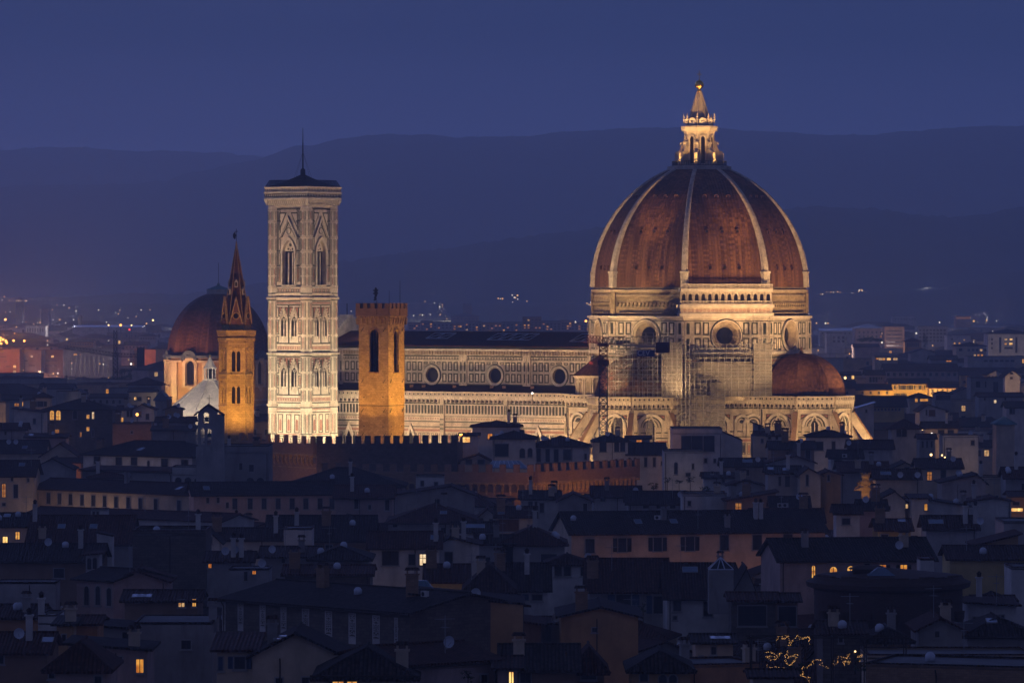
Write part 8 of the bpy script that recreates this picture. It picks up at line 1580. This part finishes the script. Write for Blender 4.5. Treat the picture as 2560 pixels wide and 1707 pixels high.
# ---------------------------------------------------------------- the roofs in between
BOXES += [(2120, 2182, 1010, 1106, 1205), (667, 842, 300, 1080, 1265), (840, 1500, 830, 1092, 1225), (1480, 2130, 400, 1108, 1205), (893, 1012, 700, 1090, 955), (606, 1160, 1085, 1168, 944), (806, 1595, 1152, 1240, 915), (545, 640, 600, 1100, 980), (400, 670, 700, 1010, 1540), (410, 640, 900, 1030, 1385), (1495, 1525, 850, 1085, 1198)]
PLAN += [(cc.x, cc.y, 11, None, None, 0), (pz.x, pz.y, 6, None, None, 0), (hc.x, hc.y, 6, None, None, 0), (kc.x, kc.y, 21, None, None, 0), (bc.x, bc.y, 16, None, None, 0), (DX, DY, 48, None, None, 0), (0, 935, 2, None, None, 0)]
PLAN += [(SW(0, l).x + DX, SW(0, l).y + DY, 25, None, None, 0) for l in range(40, 118, 12)] + [((px - CX) / F * 945, 962, 20, None, None, 0) for px in range(640, 1150, 90)] + [((px - CX) / F * 930, 938, 16, None, None, 0) for px in range(830, 1590, 80)]
LM = {'bell gable': (522, 1090), 'painted palace': (880, 1560), 'long peach palace': (1600, 1380), 'rotunda': (2230, 1540), 'fairy lights': (2060, 1640), 'stone tower house': (190, 1060), 'battlemented palace': (950, 1130), 'window gallery': (280, 1250), 'dark stone block': (420, 1390), 'fire bright window': (1060, 1415),
      'statue crest': (2165, 1205), 'lookout tower': (2263, 1090), 'arched window house': (1705, 1170), 'glowing arches house': (2160, 1420), 'glass pyramid': (1800, 1410), 'blank yellow gable': (1500, 1600), 'pink house': (920, 1270), 'brown shutters': (1270, 1310), 'stained grey house': (430, 1600), 'french window house': (290, 1480),
      'tower crane': (1508, 1010), 'small dome': (1998, 950), 'yellow villa': (2275, 970), 'umbrella pine': (2172, 860), 'factory hall': (220, 900), 'domed chapel': (546, 860), 'drum': (1990, 820), 'railway shed': (330, 980), 'tall cypress': (2312, 850), 'hotel block': (2520, 850), 'nave roof': (1250, 820), 'roof terrace house': (1740, 1110)}
used = set(o.get('label') for o in scene.objects if o.get('label'))
CN = {'W': 'white', 'G': 'grey', 'C': 'cream', 'O': 'ochre', 'A': 'orange', 'P': 'pink', 'Y': 'yellow', 'S': 'weathered', 'N': 'brown', 'B': 'brick', 'K': 'stone'}
RN = {'e': ('long ridged roof', 'tiled roof', 'low tiled roof'), 'g': ('gable to the front', 'pointed gable', 'low gable'), 'h': ('hipped roof', 'pyramid roof', 'low hip roof'), 'f': ('flat roof', 'flat terrace', 'plain parapet'), 's': ('shed roof', 'lean-to roof', 'sloping roof')}
def auto_label(px, py, wall, kind, wins, word, far_, r_):
    lit = sum(1 for w in wins if w[4] in 'lLio'); n = len(wins)
    near = sorted(LM.items(), key=lambda kv: math.hypot((kv[1][0] - px), (kv[1][1] - py) * 1.6))
    def rel_(l):
        dx, dy = px - l[1][0], py - l[1][1]; h = 'left of' if dx < 0 else 'right of'; d = abs(dx)
        q = 'just ' if d < 45 else ('well ' if d > 170 else '')
        if abs(dy) > abs(dx) * 1.3: return ('below' if dy > 0 else 'above') + ' the ' + l[0]
        return (q + h + ' the ' + l[0])
    win_ = ['no windows', 'one window', 'two windows', 'three windows', 'four windows', 'five windows', 'six windows', 'many windows'][min(n, 7)]
    feats = [(['', 'one lit window', 'two lit windows', 'three lit windows', 'four lit windows', 'five lit windows'][min(lit, 5)]) if lit else win_, win_]
    for a in near[:4]:
        for f_ in feats:
            for rn in RN[kind]:
                for pre in ('', 'small ', 'dim '):
                    L = f'{pre}{CN[wall]} {word} with {rn} and {f_}, {rel_(a)}'
                    if L.lower() not in used and len(L.split()) <= 16: used.add(L.lower()); return L
    for i in range(len(near) - 1):
        L = f'{CN[wall]} {word}, {rel_(near[i])}, {rel_(near[i + 1])}'
        if L.lower() not in used: break
    used.add(L.lower()); return L
def try_house(X, Y, w, d, ze, yaw, kind, rise, wall, wins, word, nm, cat, grp, far_, r_, extras, roof, mincov=3):
    u = Vector((math.cos(yaw), math.sin(yaw))); P1, P2 = Vector((X, Y)) - u * w / 2, Vector((X, Y)) + u * w / 2; rad = math.hypot(w, d) * .5; cx_, cy_ = X - u.y * d / 2, Y + u.x * d / 2
    for p in PLAN:
        if math.hypot(cx_ - p[0], cy_ - p[1]) < (rad + p[2]) * .80: return False
    a, b = proj((P1.x, P1.y, ze + rise)), proj((P2.x, P2.y, ze + rise)); e = proj((X, Y, ze)); g_ = proj((X, Y, 0)); x0, x1, y0 = min(a[0], b[0]) - 4, max(a[0], b[0]) + 4, min(a[1], b[1])
    if x1 < -20 or x0 > 2580 or y0 > 1700: return False
    for B in BOXES:
        if B[4] > Y and B[0] < x1 and B[1] > x0 and B[2] < g_[1] and B[3] > y0 + 2: return False
    cov = 0
    for i in range(7):
        for j in range(4):
            sx_, sy_ = x0 + (x1 - x0) * (i + .5) / 7, y0 + (e[1] - y0 + 10 + 14 * far_) * (j + .3) / 4
            if -5 < sx_ < 2565 and sy_ < 1707 and not any(B[4] < Y and B[0] < sx_ < B[1] and B[2] < sy_ < B[3] for B in BOXES): cov += 1
    if cov < mincov: return False
    nm = {'g': 'gabled_house', 'h': 'hip_roofed_house', 'f': 'flat_roofed_house'}.get(kind, nm) if nm == 'house' else nm
    t = house(nm, auto_label((x0 + x1) / 2, (y0 + e[1]) / 2, wall, kind, wins, word, far_, r_), cat, P1, P2, ze, d, kind, rise, PL[wall], roof, .5, r_.uniform(.4, .6), grp, 0.0, extras, r_.randrange(999))
    for wn in wins: add_window(t, wn[0] * w, ze - wn[1], wn[2], wn[3], wn[4])
    PLAN.append((cx_, cy_, rad, None, None, d)); BOXES.append((x0 + 6, x1 - 6, y0 + (e[1] - y0) * .4, g_[1], Y)); return True
r_ = random.Random(77); made = 0
for k in range(9000):                                                # nearer town
    Y = 385 + 860 * (k / 9000.0) + r_.uniform(-5, 5)
    X = r_.uniform(-.118, .118) * Y; kind = r_.choice('eeeghhs'); w, d = r_.uniform(7, 15), r_.uniform(7, 11); ze = r_.uniform(8.5, 15.5); wall = r_.choice('WWGCCPOSSGN')
    rise = (d * .18 if kind == 'e' else min(w, d) * .2 if kind in 'gh' else d * .15); nw = r_.randint(0, 4); wins = [((j + .5 + r_.uniform(-.1, .1)) / nw, r_.uniform(2.2, 2.9), r_.choice((.8, .9, 1.1)), r_.choice((1.2, 1.5, 1.7)), r_.choice('dddddsscdl' if r_.random() < .35 else 'ddddssc')) for j in range(nw)]
    made += try_house(X, Y, w, d, ze, R(r_.choice((-28, -12, 8, 20, 33)) + r_.uniform(-6, 6)), kind, rise, wall, wins, 'house', 'house', 'house', None, 0, r_, auto_extras(k), r_.choice(('roof_tile', 'roof_tile_old', 'roof_tile_red')))
    if made >= 130: break
made_far = 0
for k in range(9000):                                                # the plain behind
    Y = 1290 * (4300 / 1290.0) ** (k / 9000.0); X = r_.uniform(-.117, .117) * Y; big = r_.random() < (.15 + .5 * (Y - 1290) / 3000); f_ = 1 + .5 * big + (Y - 1290) / 5000
    kind = r_.choice('ffh') if big else r_.choice('eeghhf'); w, d = r_.uniform(9, 17) * f_ * (1.5 if big else 1), r_.uniform(8, 13) * f_; ze = r_.uniform(11, 17) + (r_.uniform(2, 9) if big else 0); wall = r_.choice('WWGGCCPOSN')
    rise = .7 if kind == 'f' else (d * .17 if kind == 'e' else min(w, d) * .18); nw = r_.randint(2, 5); s_ = 1 + .35 * (Y - 1290) / 3000
    wins = [((j + .5) / nw, 2.4 + 3.2 * q, 1.3 * s_, 1.6 * s_, ('l' if r_.random() < .5 else 'L') if r_.random() < .14 else 'd') for q in range(3 if big else 1) for j in range(nw)]
    made_far += try_house(X, Y, w, d, ze, R(r_.choice((-30, -8, 12, 30)) + r_.uniform(-6, 6)), kind, rise, wall, wins, 'apartment block' if big else 'far house', 'apartment_block' if big else 'house', 'apartment block' if big else 'house', None, 1, r_, [('chimney', .3, .4, 3)] if not big and k % 2 else [], r_.choice(('roof_tile', 'roof_tile_old', 'roof_tile_red')), 4)
    if made_far >= 250: break
print('houses', made, made_far)
mb = MB(); r_ = random.Random(5)                                      # beyond: roofs that read as one mass
for k in range(1500):
    Y = r_.uniform(2900, 4600); X = r_.uniform(-.12, .12) * Y; w, d, h = r_.uniform(10, 38), r_.uniform(10, 22), r_.uniform(8, 19); a = r_.uniform(-.6, .6); c_, s_ = math.cos(a), math.sin(a); q = [(X + x * c_ - y * s_, Y + x * s_ + y * c_) for x, y in ((-w / 2, -d / 2), (w / 2, -d / 2), (w / 2, d / 2), (-w / 2, d / 2))]
    mm = r_.randrange(3); mb.hexa([(x, y, 0) for x, y in q], [(x, y, h) for x, y in q], mm); mb.hexa([(x, y, h) for x, y in q], [(X + (x - X) * .3, Y + (y - Y) * .3, h + min(w, d) * .16) for x, y in q], 3)
tag(mb.obj('distant_town', ['white_plaster', 'grey_plaster', 'ochre_plaster', 'roof_tile_old']), None, None, kind='stuff')
mb = MB()                                                             # woods and hedges of the plain
for k in range(2600):
    Y = r_.uniform(2500, 4700); X = r_.uniform(-.12, .12) * Y; h = r_.uniform(4, 10); w = r_.uniform(2, 5); n = 5
    for j in range(n):
        a = r_.uniform(0, 6.3); rr = w * r_.uniform(.2, 1); p = Vector((X + rr * math.cos(a), Y + rr * math.sin(a), h * r_.uniform(.4, 1))); l = r_.uniform(1.2, 2.6); dd = Vector((r_.gauss(0, 1), r_.gauss(0, .5), r_.gauss(0, 1))).normalized() * l; ee = dd.orthogonal().normalized() * l * .7; mb.face([p - dd, p + ee, p + dd, p - ee], 0)
tag(mb.obj('foliage', ['leaf_dark']), None, None, kind='stuff')
# lights of the plain and the hillside villages: countable points are things, one shared label where nothing tells them apart
def far_light(px, py, Y, r, mat, grp, label, glow=0):
    r *= .55
    me = shared(('fl', round(r, 2), mat), lambda: (lambda m_: (m_.lathe([(.01, -r), (r * .8, -r * .6), (r, 0), (r * .8, r * .6), (.01, r)], 7, 0), m_.mesh('far_lamp', [mat]))[1])(MB()))
    o = bpy.data.objects.new('far_lamp', me); scene.collection.objects.link(o); o.location = at(px, py, Y); tag(o, label, 'lamp', grp)
    if glow: bulb_or_fill_light(at(px, py, Y) + Vector((0, 0, 2.5)), glow, (1.0, .70, .60) if mat != 'far_white' else (.90, .84, .92), 1.5)
r_ = random.Random(9)
def cluster(grp, label, pts, Y, r, mats=('far_warm', 'far_white')):
    for i, (x, y) in enumerate(pts): far_light(x, y, Y, round(r * r_.choice((.7, .85, 1.0, 1.2)), 1), mats[i % len(mats)], grp, label, 8000 if Y < 5000 and i % 2 == 0 else 0)
M_ = lambda L: [(820 + x / 3.459, 620 + y / 3.459) for x, y in L]; R_ = lambda L: [(1960 + x / 3.92, 680 + y / 3.92) for x, y in L]; L_ = lambda L: [(x / 4.126, 660 + y / 4.126) for x, y in L]
cluster('hill lights right of the bell tower', 'tiny light on the dark hillside just right of the marble bell tower', M_([(148, 130), (186, 130), (272, 128), (290, 128), (306, 128), (404, 108), (478, 106), (276, 290), (106, 292)]), 5640, 1.2)
cluster('village lights left of the dome', 'tiny village light in the bright hill cluster left of the great dome', M_([(1472, 436), (1490, 438), (1508, 438), (1592, 408), (1638, 410), (1612, 428), (1622, 430), (1640, 442), (1604, 472), (1596, 468), (1720, 460), (1834, 492), (1488, 486), (1446, 486), (1660, 492)]), 5000, 1.5)
cluster('plain lights behind the brick tower', 'small light in the dim plain behind the orange brick tower', M_([(838, 462), (920, 474), (988, 490), (966, 508), (990, 508), (740, 584), (794, 580), (816, 580), (970, 576), (884, 574), (1028, 612), (200, 546), (60, 560)]), 4700, 1.2)
cluster('lights beside the drum', 'small light in the cluster touching the left edge of the drum', M_([(2240, 478), (2252, 488), (2266, 490), (2140, 642), (2170, 668), (1944, 634), (1520, 640), (1836, 660), (2110, 688), (2054, 686)]), 3900, 1.0)
cluster('village lights right of the dome', 'tiny light in the orange village row on the hill right of the dome', R_([(420, 196), (460, 198), (485, 198), (526, 194), (550, 200), (576, 214), (616, 216), (640, 218), (664, 206), (664, 216), (684, 212), (736, 180), (748, 174), (762, 178), (770, 184), (732, 194), (796, 198), (378, 216), (362, 218)]), 5000, 1.3, ('far_warm', 'far_warm', 'far_white'))
cluster('lamps on the right hand hill', 'white lamp in the row on the right hand hillside', R_([(1120, 196), (2138, 370), (2222, 364), (2226, 356), (2276, 354), (2296, 352), (2314, 354), (2196, 292), (2052, 358), (1606, 376), (1390, 160), (738, 422), (752, 424), (766, 424)]), 4900, 1.2, ('far_white', 'far_white', 'far_warm'))
cluster('scattered lamps in the right hand plain', 'small lamp among the far apartment blocks right of the drum', R_([(318, 500), (406, 502), (430, 502), (1296, 600), (1984, 476), (2082, 478), (1860, 480), (1524, 494), (960, 600), (960, 690), (1180, 796), (1492, 796), (1456, 720), (2046, 586), (334, 768), (486, 958), (960, 984), (2310, 870), (2346, 870), (392, 898)]), 2700, .8)
cluster('red lamps on the thin mast', 'small red lamp on the thin mast right of the drum', R_([(642, 800), (642, 855), (642, 880), (642, 906)]), 2400, .55, ('lamp_orange',))
cluster('hill lights on the left', 'tiny light on the far left hillside', L_([(44, 336), (22, 372), (95, 376), (250, 380), (264, 380), (276, 380), (588, 424), (658, 424), (712, 452), (784, 484), (540, 470), (104, 494), (58, 498), (1016, 474), (1234, 478), (1194, 500), (1220, 514), (1456, 474), (1548, 472), (1320, 556), (1404, 542)]), 4600, 1.2)
cluster('mast lights on the left plain', 'pale mast lamp in the row across the left plain', L_([(232, 596), (268, 598), (388, 604), (414, 602), (548, 572), (616, 574), (758, 574), (810, 572), (678, 608), (350, 620), (1098, 600), (1510, 614), (1762, 668), (1732, 808)]), 3500, .9, ('far_white', 'far_warm'))
cluster('railway lamps', 'small lamp along the railway at the left', L_([(240, 1094), (376, 1130), (406, 1130), (420, 1150), (550, 1130), (596, 1126), (586, 1158), (324, 1180), (474, 1235), (722, 1226), (1122, 1176), (1242, 1178), (274, 1130), (1120, 790), (490, 790), (490, 832), (740, 1022), (740, 1080), (1030, 1028), (1066, 1034), (110, 1180), (80, 1200)]), 2100, .55)
for i, (x, y) in enumerate(L_([(6, 762), (2, 790), (30, 778), (60, 792), (12, 820), (140, 790), (250, 792), (70, 812)])):
    far_light(x, y, 2300, 1.0, 'lamp_orange', 'lamps added for the orange glow at the left edge', 'added lamp standing for the blurred orange glow at the far left of the plain'); bulb_or_fill_light(at(x, y, 2300) + Vector((0, -2, 2)), 18000, (1.0, .26, .05), 2.0)  # lamps and lights added in place of a blurred orange glow
cluster('lone hillside light', 'single speck of light high on the far left hills', [(203, 369)], 9300, 2.0, ('far_white',))
#tr = MB()                                                             # railway line lamps' red glow comes from the signal strips along the track
# + 95 * j; p = at(x / 4.126, 660 + (1212 - j * 1.5) / 4.126, 2040); tr.box(p.x, p.x + 12, p.y, p.y + .4, p.z, p.z + .35, 0)
